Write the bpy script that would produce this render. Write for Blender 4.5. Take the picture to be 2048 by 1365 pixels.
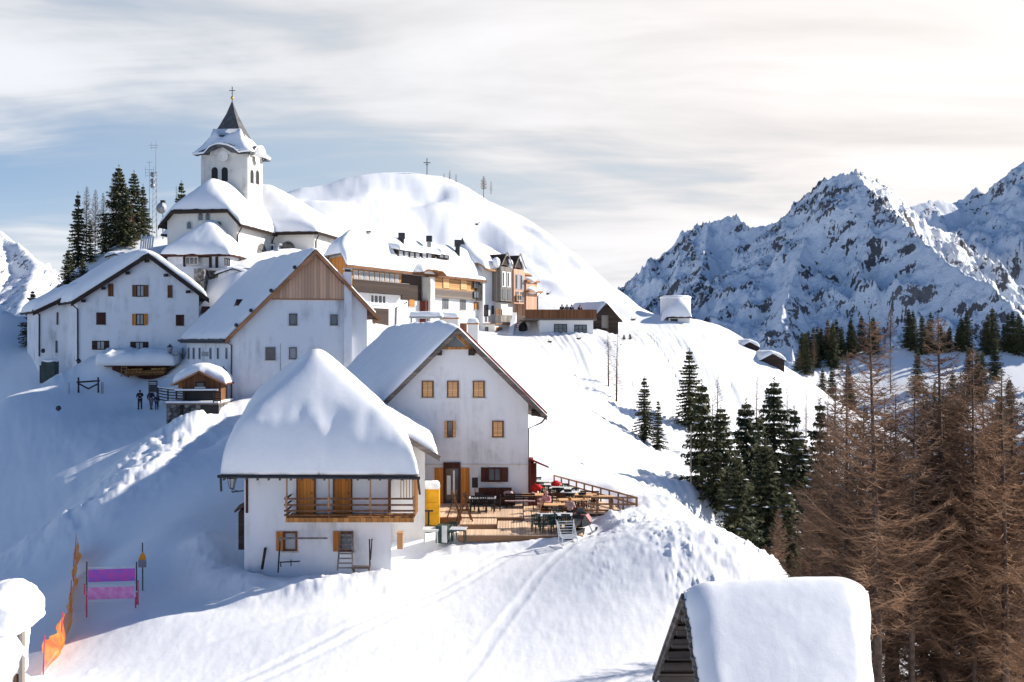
import bpy, bmesh, math, random
import numpy as np
from mathutils import Vector, Matrix

for _o in list(bpy.data.objects):
    bpy.data.objects.remove(_o)
SC = bpy.context.scene
COL = SC.collection
R = math.radians

# ---------------------------------------------------------------- camera
cam_d = bpy.data.cameras.new('camera')
cam_d.sensor_width = 36.0
cam_d.lens = 36.0 * 2000.0 / 2048.0
cam_d.clip_start = 0.1
cam_d.clip_end = 20000
cam = bpy.data.objects.new('camera', cam_d)
COL.objects.link(cam)
cam.location = (0, 0, 0)
cam.rotation_euler = (R(90), 0, 0)
SC.camera = cam
SC.render.resolution_x = 1024
SC.render.resolution_y = 682

# ---------------------------------------------------------------- sun and sky
SUN_AZ = R(72)      # clockwise from +y
SUN_EL = R(29)
SUNV = Vector((math.sin(SUN_AZ) * math.cos(SUN_EL), math.cos(SUN_AZ) * math.cos(SUN_EL), math.sin(SUN_EL)))
sl = bpy.data.lights.new('sun', 'SUN')
sl.energy = 5.0
sl.angle = R(0.6)
sl.color = (1.0, 0.935, 0.85)
so = bpy.data.objects.new('sun', sl)
COL.objects.link(so)
so.rotation_euler = SUNV.to_track_quat('Z', 'Y').to_euler()
so.location = SUNV * 200

SC.view_settings.view_transform = 'Standard'
SC.view_settings.look = 'None'
SC.view_settings.gamma = 1.0
SC.view_settings.exposure = 0.62

class NT:
    """small helper to write node trees"""
    def __init__(self, tree):
        self.t = tree
        self.n = tree.nodes
    def new(self, typ, **kw):
        nd = self.n.new(typ)
        for k, v in kw.items():
            setattr(nd, k, v)
        return nd
    def link(self, a, b):
        self.t.links.new(a, b)
    def put(self, sock, v):
        if isinstance(v, bpy.types.NodeSocket):
            self.link(v, sock)
        elif v is not None:
            sock.default_value = v
    def math(self, op, a, b=None, c=None, clamp=False):
        nd = self.new('ShaderNodeMath', operation=op, use_clamp=clamp)
        self.put(nd.inputs[0], a); self.put(nd.inputs[1], b)
        if c is not None: self.put(nd.inputs[2], c)
        return nd.outputs[0]
    def vmath(self, op, a, b=None):
        nd = self.new('ShaderNodeVectorMath', operation=op)
        self.put(nd.inputs[0], a); self.put(nd.inputs[1], b)
        return nd.outputs['Value'] if op in ('DOT_PRODUCT', 'LENGTH') else nd.outputs[0]
    def mix(self, f, a, b, blend='MIX'):
        nd = self.new('ShaderNodeMix', data_type='RGBA', blend_type=blend)
        self.put(nd.inputs[0], f); self.put(nd.inputs[6], a); self.put(nd.inputs[7], b)
        return nd.outputs[2]
    def ramp(self, f, lo, hi, a=0.0, b=1.0, smooth=True):
        nd = self.new('ShaderNodeMapRange', interpolation_type='SMOOTHSTEP' if smooth else 'LINEAR')
        self.put(nd.inputs[0], f)
        for i, v in ((1, lo), (2, hi), (3, a), (4, b)): nd.inputs[i].default_value = v
        return nd.outputs[0]
    def noise(self, vec, scale, detail=4.0, rough=0.55, dist=0.0, out=0):
        nd = self.new('ShaderNodeTexNoise')
        self.put(nd.inputs['Vector'], vec)
        nd.inputs['Scale'].default_value = scale
        nd.inputs['Detail'].default_value = detail
        nd.inputs['Roughness'].default_value = rough
        nd.inputs['Distortion'].default_value = dist
        return nd.outputs[out]
    def mapping(self, vec, scale=(1, 1, 1), rot=(0, 0, 0), loc=(0, 0, 0)):
        nd = self.new('ShaderNodeMapping')
        self.put(nd.inputs['Vector'], vec)
        nd.inputs['Scale'].default_value = scale
        nd.inputs['Rotation'].default_value = rot
        nd.inputs['Location'].default_value = loc
        return nd.outputs[0]

def build_world():
    w = bpy.data.worlds.new('World')
    SC.world = w
    w.use_nodes = True
    k = NT(w.node_tree)
    k.n.clear()
    out = k.new('ShaderNodeOutputWorld')
    bg = k.new('ShaderNodeBackground')
    k.link(bg.outputs[0], out.inputs[0])
    sky = k.new('ShaderNodeTexSky', sky_type='NISHITA', sun_disc=False)
    sky.sun_elevation = SUN_EL
    sky.sun_rotation = SUN_AZ
    sky.altitude = 1700
    sky.air_density = 1.0
    sky.dust_density = 0.6
    sky.ozone_density = 1.6
    bg.inputs['Strength'].default_value = 0.10
    tc = k.new('ShaderNodeTexCoord').outputs['Generated']
    nrm = k.vmath('NORMALIZE', tc)
    sep = k.new('ShaderNodeSeparateXYZ'); k.link(nrm, sep.inputs[0])
    X, Y, Z = sep.outputs
    zz = k.math('ADD', k.math('MAXIMUM', Z, 0.0), 0.16)
    u = k.math('DIVIDE', X, zz); v = k.math('DIVIDE', Y, zz)
    comb = k.new('ShaderNodeCombineXYZ'); k.link(u, comb.inputs[0]); k.link(v, comb.inputs[1])
    P = comb.outputs[0]
    # streaked high cloud: long thin noise, warped
    warp = k.noise(P, 0.55, 3, 0.5, 0, 1)
    wv = k.vmath('MULTIPLY', k.vmath('SUBTRACT', warp, (0.5, 0.5, 0.5)), (0.7, 0.7, 0))
    Pw = k.vmath('ADD', P, wv)
    m1 = k.mapping(Pw, scale=(0.55, 1.05, 1), rot=(0, 0, R(-12)), loc=(2.3, 0.4, 0))
    n1 = k.noise(m1, 1.0, 6, 0.56, 0.4)
    m2 = k.mapping(Pw, scale=(0.8, 2.4, 1), rot=(0, 0, R(-8)), loc=(0.6, 3.1, 0))
    n2 = k.noise(m2, 1.0, 5, 0.52, 0.6)
    dens = k.math('ADD', k.math('MULTIPLY', n1, 0.62), k.math('MULTIPLY', n2, 0.38))
    sd = k.vmath('DOT_PRODUCT', nrm, tuple(SUNV))
    # more cloud towards the sun, thinner to the left where blue shows through
    near = k.ramp(sd, 0.1, 0.9, 0.0, 1.0, False)
    d2 = k.math('ADD', dens, k.math('MULTIPLY', near, 0.15))
    # a little extra veil overhead
    d2 = k.math('ADD', d2, k.ramp(Z, 0.08, 0.34, -0.01, 0.075))
    cov = k.ramp(d2, 0.41, 0.57)
    sunw = k.ramp(sd, 0.05, 0.86)
    c_far = (5.3, 5.45, 5.75, 1)
    c_near = (6.85, 6.4, 6.15, 1)
    cloud = k.mix(sunw, c_far, c_near)
    shade = k.ramp(dens, 0.36, 0.60, 0.82, 1.10)
    cloud = k.mix(1.0, cloud, k.comb3(shade) if hasattr(k, 'comb3') else shade, 'MULTIPLY')
    base = k.mix(1.0, sky.outputs[0], (0.46, 0.66, 0.86, 1), 'MULTIPLY')
    lowfront = k.math('MULTIPLY', k.ramp(Z, 0.30, 0.55, 1.0, 0.0), k.ramp(Y, -0.1, 0.5, 0.0, 1.0))
    veil = k.mix(k.math('MULTIPLY', k.ramp(sd, -0.45, 0.5, 0.1, 0.9), lowfront), base, (4.0, 4.55, 4.95, 1))
    # horizon glow of distant haze
    veil = k.mix(k.math('MULTIPLY', k.ramp(Z, 0.0, 0.16, 0.75, 0.0), k.ramp(Y, -0.5, 0.4, 0.1, 1.0)), veil, (5.8, 5.6, 5.5, 1))
    # clear sky behind the camera
    back = k.ramp(Y, -0.1, 0.55, 0.10, 1.0)
    leftclear = k.ramp(X, -0.90, -0.5, 0.1, 1.0)
    cov2 = k.math('MULTIPLY', k.math('MULTIPLY', k.math('MULTIPLY', cov, back), leftclear), k.ramp(Z, 0.32, 0.52, 1.0, 0.04))
    final = k.mix(cov2, veil, cloud)
    k.link(final, bg.inputs[0])
build_world()

# ---------------------------------------------------------------- pixel -> world point at distance
def PX(px, py, d):
    return Vector(((px - 1024) / 2000.0 * d, d, (682.5 - py) / 2000.0 * d))

# ---------------------------------------------------------------- scene-tree helpers
def link(name, data, parent=None):
    o = bpy.data.objects.new(name, data)
    COL.objects.link(o)
    if parent is not None:
        o.parent = parent
        o.matrix_parent_inverse = Matrix.Identity(4)
    return o

def thing(name, label, cat, loc=(0, 0, 0), rz=0.0, group=None, scale=None):
    o = bpy.data.objects.new(name, None)
    o.empty_display_size = 0.2
    COL.objects.link(o)
    o.location = loc
    o.rotation_euler = (0, 0, rz)
    if scale is not None: o.scale = (scale,) * 3 if not hasattr(scale, '__len__') else scale
    o['label'] = label; o['category'] = cat
    if group: o['group'] = group
    return o

def tag(o, label, cat, group=None, kind=None):
    o['label'] = label
    if cat: o['category'] = cat
    if group: o['group'] = group
    if kind: o['kind'] = kind
    return o

def kids(o):
    return [c for c in ALLKIDS.get(o.name, [])]
ALLKIDS = {}

def copy_tree(root, loc=None, rz=None, scale=None, label=None, group=None):
    r = root.copy(); COL.objects.link(r)
    for ch in root.children:
        c = ch.copy(); COL.objects.link(c); c.parent = r
        for g in ch.children:
            e = g.copy(); COL.objects.link(e); e.parent = c
    if loc is not None: r.location = loc
    if rz is not None: r.rotation_euler = (0, 0, rz)
    if scale is not None: r.scale = (scale,) * 3 if not hasattr(scale, '__len__') else scale
    if label: r['label'] = label
    if group: r['group'] = group
    return r

class MB:
    """mesh builder: collects hexahedra, prisms and tubes, links them as ONE object"""
    def __init__(self):
        self.v = []; self.f = []
    def add(self, vs, fs):
        b = len(self.v)
        self.v.extend([tuple(p) for p in vs])
        self.f.extend([tuple(i + b for i in q) for q in fs])
        return self
    def hexa(self, p):
        return self.add(p, [(0, 3, 2, 1), (4, 5, 6, 7), (0, 1, 5, 4), (1, 2, 6, 5), (2, 3, 7, 6), (3, 0, 4, 7)])
    def box(self, x0, x1, y0, y1, z0, z1):
        return self.hexa([(x0, y0, z0), (x1, y0, z0), (x1, y1, z0), (x0, y1, z0), (x0, y0, z1), (x1, y0, z1), (x1, y1, z1), (x0, y1, z1)])
    def prism(self, ring, off):
        """ring: list of 3d points, off: offset vector"""
        n = len(ring); off = Vector(off)
        a = [Vector(p) for p in ring]; b = [p + off for p in a]
        return self.add(a + b, [tuple(range(n))[::-1], tuple(range(n, 2 * n))] + [(i, (i + 1) % n, n + (i + 1) % n, n + i) for i in range(n)])
    def tube(self, pts, r0, r1=None, n=6, caps=True):
        pts = [Vector(p) for p in pts]
        if r1 is None: r1 = r0
        m = len(pts); rings = []
        for i, p in enumerate(pts):
            if i == 0: d = pts[1] - pts[0]
            elif i == m - 1: d = pts[-1] - pts[-2]
            else: d = pts[i + 1] - pts[i - 1]
            if d.length < 1e-9: d = Vector((0, 0, 1))
            d.normalize()
            ref = Vector((0, 0, 1)) if abs(d.z) < 0.9 else Vector((1, 0, 0))
            a = d.cross(ref).normalized(); b = d.cross(a).normalized()
            r = r0[i] if isinstance(r0, (list, tuple)) else r0 + (r1 - r0) * i / (m - 1)
            rings.append([p + a * (r * math.cos(2 * math.pi * k / n)) + b * (r * math.sin(2 * math.pi * k / n)) for k in range(n)])
        vs = [q for rg in rings for q in rg]
        fs = []
        for i in range(m - 1):
            for k in range(n):
                fs.append((i * n + k, i * n + (k + 1) % n, (i + 1) * n + (k + 1) % n, (i + 1) * n + k))
        if caps:
            fs.append(tuple(range(n))[::-1]); fs.append(tuple((m - 1) * n + k for k in range(n)))
        return self.add(vs, fs)
    def bar(self, a, b, w, h=None):
        """rectangular bar from a to b"""
        a = Vector(a); b = Vector(b); h = h or w
        d = (b - a).normalized()
        ref = Vector((0, 0, 1)) if abs(d.z) < 0.95 else Vector((0, 1, 0))
        s = d.cross(ref).normalized() * (w / 2); t = s.normalized().cross(d).normalized() * (h / 2)
        return self.hexa([a - s - t, a + s - t, a + s + t, a - s + t, b - s - t, b + s - t, b + s + t, b - s + t])
    def ball(self, c, r, nu=8, nv=6, sq=(1, 1, 1), jit=0.0, rng=None):
        c = Vector(c); vs = []; fs = []
        for j in range(nv + 1):
            th = math.pi * j / nv
            for i in range(nu):
                ph = 2 * math.pi * i / nu
                k = 1 + (rng.uniform(-jit, jit) if rng and jit else 0)
                vs.append(c + Vector((math.sin(th) * math.cos(ph) * sq[0], math.sin(th) * math.sin(ph) * sq[1], math.cos(th) * sq[2])) * r * k)
        for j in range(nv):
            for i in range(nu):
                fs.append((j * nu + i, (j + 1) * nu + i, (j + 1) * nu + (i + 1) % nu, j * nu + (i + 1) % nu))
        return self.add(vs, fs)
    def mesh(self, name):
        me = bpy.data.meshes.new(name)
        me.from_pydata(self.v, [], self.f)
        me.update()
        return me
    def build(self, name, mat, parent=None, smooth=False, label=None):
        me = self.mesh(name)
        me.materials.append(mat)
        if smooth:
            me.polygons.foreach_set('use_smooth', [True] * len(me.polygons))
        o = link(name, me, parent)
        if label: o['label'] = label
        return o

def np_mesh(name, V, F, mat, parent=None, smooth=False):
    """fast mesh from numpy arrays; F is (n,3) or (n,4)"""
    me = bpy.data.meshes.new(name)
    V = np.asarray(V, dtype=np.float32); F = np.asarray(F, dtype=np.int32)
    k = F.shape[1]
    me.vertices.add(len(V)); me.vertices.foreach_set('co', V.ravel())
    me.loops.add(F.size); me.loops.foreach_set('vertex_index', F.ravel())
    me.polygons.add(len(F))
    me.polygons.foreach_set('loop_start', np.arange(0, F.size, k, dtype=np.int32))
    me.polygons.foreach_set('loop_total', np.full(len(F), k, dtype=np.int32))
    if smooth: me.polygons.foreach_set('use_smooth', np.ones(len(F), dtype=bool))
    me.update(calc_edges=True)
    me.validate()
    me.materials.append(mat)
    return link(name, me, parent)

# ---------------------------------------------------------------- numpy noise
_rs = np.random.RandomState(7)
_perm = np.concatenate([_rs.permutation(512)] * 3)
_ga = _rs.uniform(0, 2 * np.pi, 512)
_gx, _gy = np.cos(_ga), np.sin(_ga)
def pnoise(x, y):
    xi = np.floor(x).astype(int); yi = np.floor(y).astype(int)
    xf = x - xi; yf = y - yi
    u = xf * xf * xf * (xf * (xf * 6 - 15) + 10); v = yf * yf * yf * (yf * (yf * 6 - 15) + 10)
    def g(ix, iy, dx, dy):
        h = _perm[_perm[ix & 511] + (iy & 511)] & 511
        return _gx[h] * dx + _gy[h] * dy
    a = g(xi, yi, xf, yf); b = g(xi + 1, yi, xf - 1, yf)
    c = g(xi, yi + 1, xf, yf - 1); d = g(xi + 1, yi + 1, xf - 1, yf - 1)
    return (a * (1 - u) + b * u) * (1 - v) + (c * (1 - u) + d * u) * v
def fbm(x, y, octv=4, gain=0.5, lac=2.03):
    s = 0; a = 1.0
    for i in range(octv):
        s = s + a * pnoise(x + 17.3 * i, y - 9.1 * i); x = x * lac; y = y * lac; a *= gain
    return s
def ridged(x, y, octv=5, gain=0.5, lac=2.1):
    s = 0; a = 1.0; w = 1.0
    for i in range(octv):
        n = 1 - np.abs(pnoise(x + 31.7 * i, y + 11.9 * i)) * 1.8
        n = np.clip(n, 0, 1) ** 2 * w; w = np.clip(n * 1.6, 0, 1)
        s = s + a * n; x = x * lac; y = y * lac; a *= gain
    return s
def sstep(a, b, x):
    t = np.clip((x - a) / (b - a), 0, 1); return t * t * (3 - 2 * t)
# ---------------------------------------------------------------- materials
MATS = {}
def base_mat(name, rough=0.8, spec=0.3):
    m = bpy.data.materials.new(name); m.use_nodes = True
    k = NT(m.node_tree)
    b = k.n['Principled BSDF']
    b.inputs['Roughness'].default_value = rough
    b.inputs['Specular IOR Level'].default_value = spec
    MATS[name] = m
    return m, k, b
def bump(k, b, h, strength, dist):
    nd = k.new('ShaderNodeBump'); nd.inputs['Strength'].default_value = strength; nd.inputs['Distance'].default_value = dist
    k.put(nd.inputs['Height'], h); k.link(nd.outputs[0], b.inputs['Normal'])
def gpos(k): return k.new('ShaderNodeNewGeometry').outputs['Position']
def opos(k): return k.new('ShaderNodeTexCoord').outputs['Object']

def m_snow(name, fine=1.0, rgb=(0.88, 0.88, 0.885), tracks=False):
    m, k, b = base_mat(name, 0.55, 0.25)
    p = gpos(k)
    n1 = k.noise(p, 0.9, 5, 0.55)
    n2 = k.noise(p, 5.0, 6, 0.72)
    n3 = k.noise(p, 38.0, 3, 0.6)
    col = k.mix(k.ramp(n2, 0.35, 0.65), (rgb[0] * .965, rgb[1] * .97, rgb[2] * .98, 1), (*rgb, 1))
    k.link(col, b.inputs['Base Color'])
    h = k.math('ADD', k.math('MULTIPLY', n1, 0.5), k.math('MULTIPLY', n2, 0.22))
    h = k.math('ADD', h, k.math('MULTIPLY', n3, 0.10))
    bump(k, b, h, 0.32 * fine, 0.12)
    b.inputs['Sheen Weight'].default_value = 0.0
    return m
m_snow('snow'); m_snow('roof_snow', 0.7)

def m_plain(name, rgb, rough=0.7, var=0.12, scale=3.0, bmp=0.15, metallic=0.0, spec=0.3):
    m, k, b = base_mat(name, rough, spec)
    n = k.noise(opos(k), scale, 5, 0.6)
    lo = tuple(c * (1 - var) for c in rgb) + (1,); hi = tuple(min(1, c * (1 + var)) for c in rgb) + (1,)
    k.link(k.mix(k.ramp(n, 0.3, 0.7), lo, hi), b.inputs['Base Color'])
    b.inputs['Metallic'].default_value = metallic
    if bmp: bump(k, b, n, bmp, 0.02)
    return m

def m_plaster(name, rgb, stain=0.10, scale=0.45):
    m, k, b = base_mat(name, 0.9, 0.15)
    p = opos(k)
    n = k.noise(p, scale, 6, 0.62)
    st = k.noise(k.mapping(p, scale=(1.6, 1.6, 0.22)), 1.0, 5, 0.6)
    f = k.math('MULTIPLY', k.ramp(n, 0.42, 0.72), k.ramp(st, 0.35, 0.75), clamp=True)
    dark = tuple(c * (1 - stain * 2.2) for c in rgb) + (1,)
    k.link(k.mix(f, (*rgb, 1), dark), b.inputs['Base Color'])
    bump(k, b, k.noise(p, 9.0, 6, 0.7), 0.25, 0.02)
    return m
m_plaster('plaster', (0.74, 0.75, 0.78), 0.21); m_plaster('plaster_warm', (0.78, 0.74, 0.68), 0.14)
m_plaster('plaster_old', (0.62, 0.60, 0.56), 0.26, 0.9); m_plaster('plaster_hotel', (0.74, 0.74, 0.74), 0.08)
m_plaster('concrete', (0.42, 0.42, 0.42), 0.2, 1.2)

def m_wood(name, rgb, axis='z', plank=0.16, var=0.35, rough=0.75, gap=0.25):
    """planks run along `axis`; separate boards get their own tone"""
    m, k, b = base_mat(name, rough, 0.2)
    p = opos(k)
    sep = k.new('ShaderNodeSeparateXYZ'); k.link(p, sep.inputs[0])
    if axis == 'z':
        across = k.math('ADD', sep.outputs[0], k.math('MULTIPLY', sep.outputs[1], 0.83)); sc = (9, 9, 0.7)
    elif axis == 'h':
        across = sep.outputs[2]; sc = (0.7, 0.7, 9)
    elif axis == 'y':
        across = sep.outputs[0]; sc = (9, 0.7, 9)
    else:
        across = sep.outputs[1]; sc = (0.7, 9, 9)
    q = k.math('DIVIDE', across, plank)
    fl = k.math('FLOOR', q); fr = k.math('FRACT', q)
    wn = k.new('ShaderNodeTexWhiteNoise', noise_dimensions='1D'); k.link(fl, wn.inputs['W'])
    grain = k.noise(k.mapping(p, scale=sc), 2.2, 5, 0.6)
    tone = k.math('ADD', k.math('MULTIPLY', wn.outputs[0], 0.6), k.math('MULTIPLY', grain, 0.7))
    lo = tuple(c * (1 - var) for c in rgb) + (1,); hi = tuple(min(1, c * (1 + var)) for c in rgb) + (1,)
    col = k.mix(k.ramp(tone, 0.2, 1.1), lo, hi)
    edge = k.math('MINIMUM', fr, k.math('SUBTRACT', 1.0, fr))
    g = k.ramp(edge, 0.0, 0.09, 1 - gap * 2.4, 1.0)
    col = k.mix(1.0, col, g, 'MULTIPLY')
    k.link(col, b.inputs['Base Color'])
    bump(k, b, k.math('ADD', k.ramp(edge, 0, 0.08), k.math('MULTIPLY', grain, 0.4)), 0.4, 0.02)
    return m
m_wood('wood_panel', (0.60, 0.37, 0.25), 'z', 0.30, 0.22)
m_wood('wood_orange', (0.55, 0.21, 0.045), 'z', 0.16, 0.25)
m_wood('wood_shutter', (0.70, 0.40, 0.19), 'h', 0.13, 0.15, gap=0.2)
m_wood('wood_honey', (0.46, 0.20, 0.06), 'z', 0.25, 0.3)
m_wood('wood_ochre', (0.50, 0.27, 0.11), 'h', 0.22, 0.28)
m_wood('wood_brown', (0.17, 0.075, 0.035), 'z', 0.18, 0.3)
m_wood('wood_red', (0.14, 0.032, 0.022), 'z', 0.14, 0.3)
m_wood('wood_dark', (0.045, 0.030, 0.024), 'h', 0.2, 0.35)
m_wood('wood_darkred', (0.075, 0.028, 0.020), 'z', 0.12, 0.3)
m_wood('wood_grey', (0.17, 0.14, 0.12), 'h', 0.18, 0.4)
m_wood('wood_grey_v', (0.21, 0.185, 0.165), 'z', 0.12, 0.35)
m_wood('deck_boards', (0.74, 0.52, 0.35), 'y', 0.145, 0.16, gap=0.18)
m_wood('wood_plain', (0.30, 0.17, 0.09), 'x', 0.6, 0.25, gap=0.0)
m_wood('wood_barge', (0.36, 0.17, 0.085), 'h', 0.6, 0.3, gap=0.0)
m_wood('wood_firewood', (0.34, 0.17, 0.06), 'h', 0.15, 0.6, gap=0.35)
m_plain('metal_dark', (0.035, 0.035, 0.04), 0.5, 0.3)
m_plain('metal_green', (0.03, 0.05, 0.045), 0.5, 0.3)
m_plain('metal_copper', (0.09, 0.05, 0.035), 0.5, 0.3)
m_plain('metal_grey', (0.30, 0.31, 0.33), 0.45, 0.15, metallic=0.6)
m_plain('metal_light', (0.62, 0.64, 0.66), 0.4, 0.1, metallic=0.2)
m_plain('slate', (0.085, 0.085, 0.09), 0.7, 0.35, 2.0, 0.4)
m_plain('plastic_green', (0.012, 0.035, 0.030), 0.4, 0.2)
m_plain('plastic_white', (0.62, 0.63, 0.60), 0.5, 0.1)
m_plain('plastic_black', (0.012, 0.012, 0.014), 0.5, 0.2)
m_plain('yellow_paint', (0.72, 0.36, 0.010), 0.6, 0.12, 2.0)
m_plain('orange_paint', (0.70, 0.28, 0.01), 0.6, 0.1)
m_plain('red_cloth', (0.55, 0.02, 0.02), 0.85, 0.2, 8)
m_plain('red_paint', (0.30, 0.03, 0.02), 0.6, 0.2)
m_plain('pink_pole', (0.65, 0.06, 0.12), 0.5, 0.15)
m_plain('pink_cloth', (0.55, 0.25, 0.25), 0.85, 0.2, 8)
m_plain('cushion_pink', (0.45, 0.30, 0.28), 0.85, 0.3, 8)
m_plain('window_white', (0.72, 0.72, 0.72), 0.5, 0.04)
m_plain('brass', (0.55, 0.36, 0.08), 0.35, 0.1, metallic=1.0)
m_plain('skin', (0.50, 0.30, 0.22), 0.6, 0.05)
m_plain('hair_brown', (0.09, 0.05, 0.03), 0.7, 0.2)
m_plain('cloth_black', (0.015, 0.016, 0.02), 0.8, 0.3)
m_plain('cloth_navy', (0.02, 0.035, 0.08), 0.8, 0.3)
m_plain('cloth_grey', (0.16, 0.15, 0.16), 0.8, 0.3)
m_plain('cloth_olive', (0.05, 0.055, 0.04), 0.8, 0.3)
m_plain('cloth_blue', (0.05, 0.11, 0.24), 0.8, 0.3)
m_plain('bark', (0.085, 0.058, 0.045), 0.95, 0.4, 5.0, 0.8)
m_plain('bark_warm', (0.16, 0.09, 0.055), 0.95, 0.3, 5.0, 0.8)
m_plain('sat_white', (0.6, 0.6, 0.6), 0.5, 0.1)

def m_needles():
    m, k, b = base_mat('needles', 0.75, 0.2)
    oi = k.new('ShaderNodeObjectInfo')
    n = k.noise(opos(k), 0.9, 3, 0.6)
    n2 = k.noise(opos(k), 6.0, 3, 0.6)
    c = k.mix(k.ramp(n, 0.35, 0.65), (0.024, 0.040, 0.022, 1), (0.100, 0.098, 0.042, 1))
    c = k.mix(k.ramp(n2, 0.5, 0.75, 0, 0.7), c, (0.085, 0.062, 0.028, 1))
    k.link(c, b.inputs['Base Color'])
def m_larch():
    m, k, b = base_mat('larch_twigs', 0.8, 0.2)
    oi = k.new('ShaderNodeObjectInfo')
    n = k.noise(opos(k), 0.5, 3, 0.6)
    c = k.mix(k.ramp(n, 0.38, 0.62), (0.11, 0.062, 0.040, 1), (0.36, 0.21, 0.12, 1))
    c = k.mix(k.math('MULTIPLY', oi.outputs['Random'], 0.45), c, (0.15, 0.11, 0.085, 1))
    k.link(c, b.inputs['Base Color'])
m_needles(); m_larch()

def m_glass(name, rgb=(0.05, 0.06, 0.08), rough=0.12):
    m, k, b = base_mat(name, rough, 0.6)
    n = k.noise(opos(k), 1.3, 2, 0.5)
    k.link(k.mix(n, (*[c * .5 for c in rgb], 1), (*rgb, 1)), b.inputs['Base Color'])
m_glass('glass'); m_glass('glass_curtain', (0.40, 0.42, 0.46), 0.3); m_glass('glass_grey', (0.16, 0.18, 0.20), 0.25)

def m_stone():
    m, k, b = base_mat('stone_wall', 0.9, 0.2)
    v = k.new('ShaderNodeTexVoronoi', feature='F1'); k.link(opos(k), v.inputs['Vector']); v.inputs['Scale'].default_value = 3.2
    v2 = k.new('ShaderNodeTexVoronoi', feature='DISTANCE_TO_EDGE'); k.link(opos(k), v2.inputs['Vector']); v2.inputs['Scale'].default_value = 3.2
    c = k.mix(k.ramp(k.noise(v.outputs['Position'], 5.0, 1), 0.3, 0.7), (0.05, 0.047, 0.045, 1), (0.26, 0.25, 0.24, 1))
    c = k.mix(k.ramp(v2.outputs[0], 0.0, 0.06), (0.03, 0.03, 0.03, 1), c)
    k.link(c, b.inputs['Base Color'])
    bump(k, b, k.ramp(v2.outputs[0], 0, 0.1), 0.6, 0.05)
m_stone()

def m_net():
    """orange safety netting, see-through between the strands"""
    m, k, b = base_mat('net_orange', 0.7, 0.2)
    uv = k.new('ShaderNodeTexCoord').outputs['UV']
    n = k.noise(uv, 1.6, 4, 0.6)
    k.link(k.mix(k.ramp(n, 0.4, 0.62), (0.85, 0.16, 0.01, 1), (0.95, 0.42, 0.03, 1)), b.inputs['Base Color'])
    tr = k.new('ShaderNodeBsdfTransparent'); mx = k.new('ShaderNodeMixShader'); tl = k.new('ShaderNodeBsdfTranslucent')
    tl.inputs[0].default_value = (0.95, 0.3, 0.02, 1)
    m2 = k.new('ShaderNodeMixShader'); m2.inputs[0].default_value = 0.45
    k.link(b.outputs[0], m2.inputs[1]); k.link(tl.outputs[0], m2.inputs[2])
    s = k.new('ShaderNodeSeparateXYZ'); k.link(uv, s.inputs[0])
    a = k.math('FRACT', k.math('MULTIPLY', k.math('ADD', s.outputs[0], s.outputs[1]), 14.0))
    c = k.math('FRACT', k.math('MULTIPLY', k.math('SUBTRACT', s.outputs[0], s.outputs[1]), 14.0))
    hole = k.math('MULTIPLY', k.math('GREATER_THAN', a, 0.42), k.math('GREATER_THAN', c, 0.42))
    k.link(hole, mx.inputs[0]); k.link(m2.outputs[0], mx.inputs[1]); k.link(tr.outputs[0], mx.inputs[2])
    k.link(mx.outputs[0], k.n['Material Output'].inputs[0])
m_net()
def m_banner(name, c1, c2):
    m, k, b = base_mat(name, 0.7, 0.2)
    uv = k.new('ShaderNodeTexCoord').outputs['UV']
    n = k.noise(uv, 2.3, 3, 0.5)
    k.link(k.mix(k.ramp(n, 0.35, 0.65), (*c1, 1), (*c2, 1)), b.inputs['Base Color'])
m_banner('banner_purple', (0.30, 0.12, 0.55), (0.55, 0.10, 0.42)); m_banner('banner_pink', (0.62, 0.20, 0.48), (0.70, 0.34, 0.62))

def m_mountain():
    m, k, b = base_mat('mountain_snow_rock', 0.9, 0.1)
    geo = k.new('ShaderNodeNewGeometry')
    s = k.new('ShaderNodeSeparateXYZ'); k.link(geo.outputs['Normal'], s.inputs[0])
    p = geo.outputs['Position']
    n1 = k.noise(p, 0.012, 6, 0.62)
    n2 = k.noise(p, 0.13, 7, 0.66)
    at = k.new('ShaderNodeAttribute'); at.attribute_name = 'rock'
    f = k.math('ADD', at.outputs['Fac'], k.math('MULTIPLY', k.math('SUBTRACT', n2, 0.5), 2.2))
    f = k.math('ADD', f, k.math('MULTIPLY', k.math('SUBTRACT', 0.56, s.outputs[2]), 0.9))
    rock = k.ramp(f, 0.56, 0.66)
    rc = k.mix(k.ramp(n1, 0.3, 0.7), (0.075, 0.075, 0.085, 1), (0.19, 0.175, 0.17, 1))
    k.link(k.mix(rock, (0.80, 0.82, 0.86, 1), rc), b.inputs['Base Color'])
    h = k.math('ADD', k.math('MULTIPLY', n2, 0.8), k.math('MULTIPLY', k.noise(p, 0.35, 5, 0.7), 0.25))
    bump(k, b, h, 0.8, 5.0)
m_mountain()
M = MATS
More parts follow.
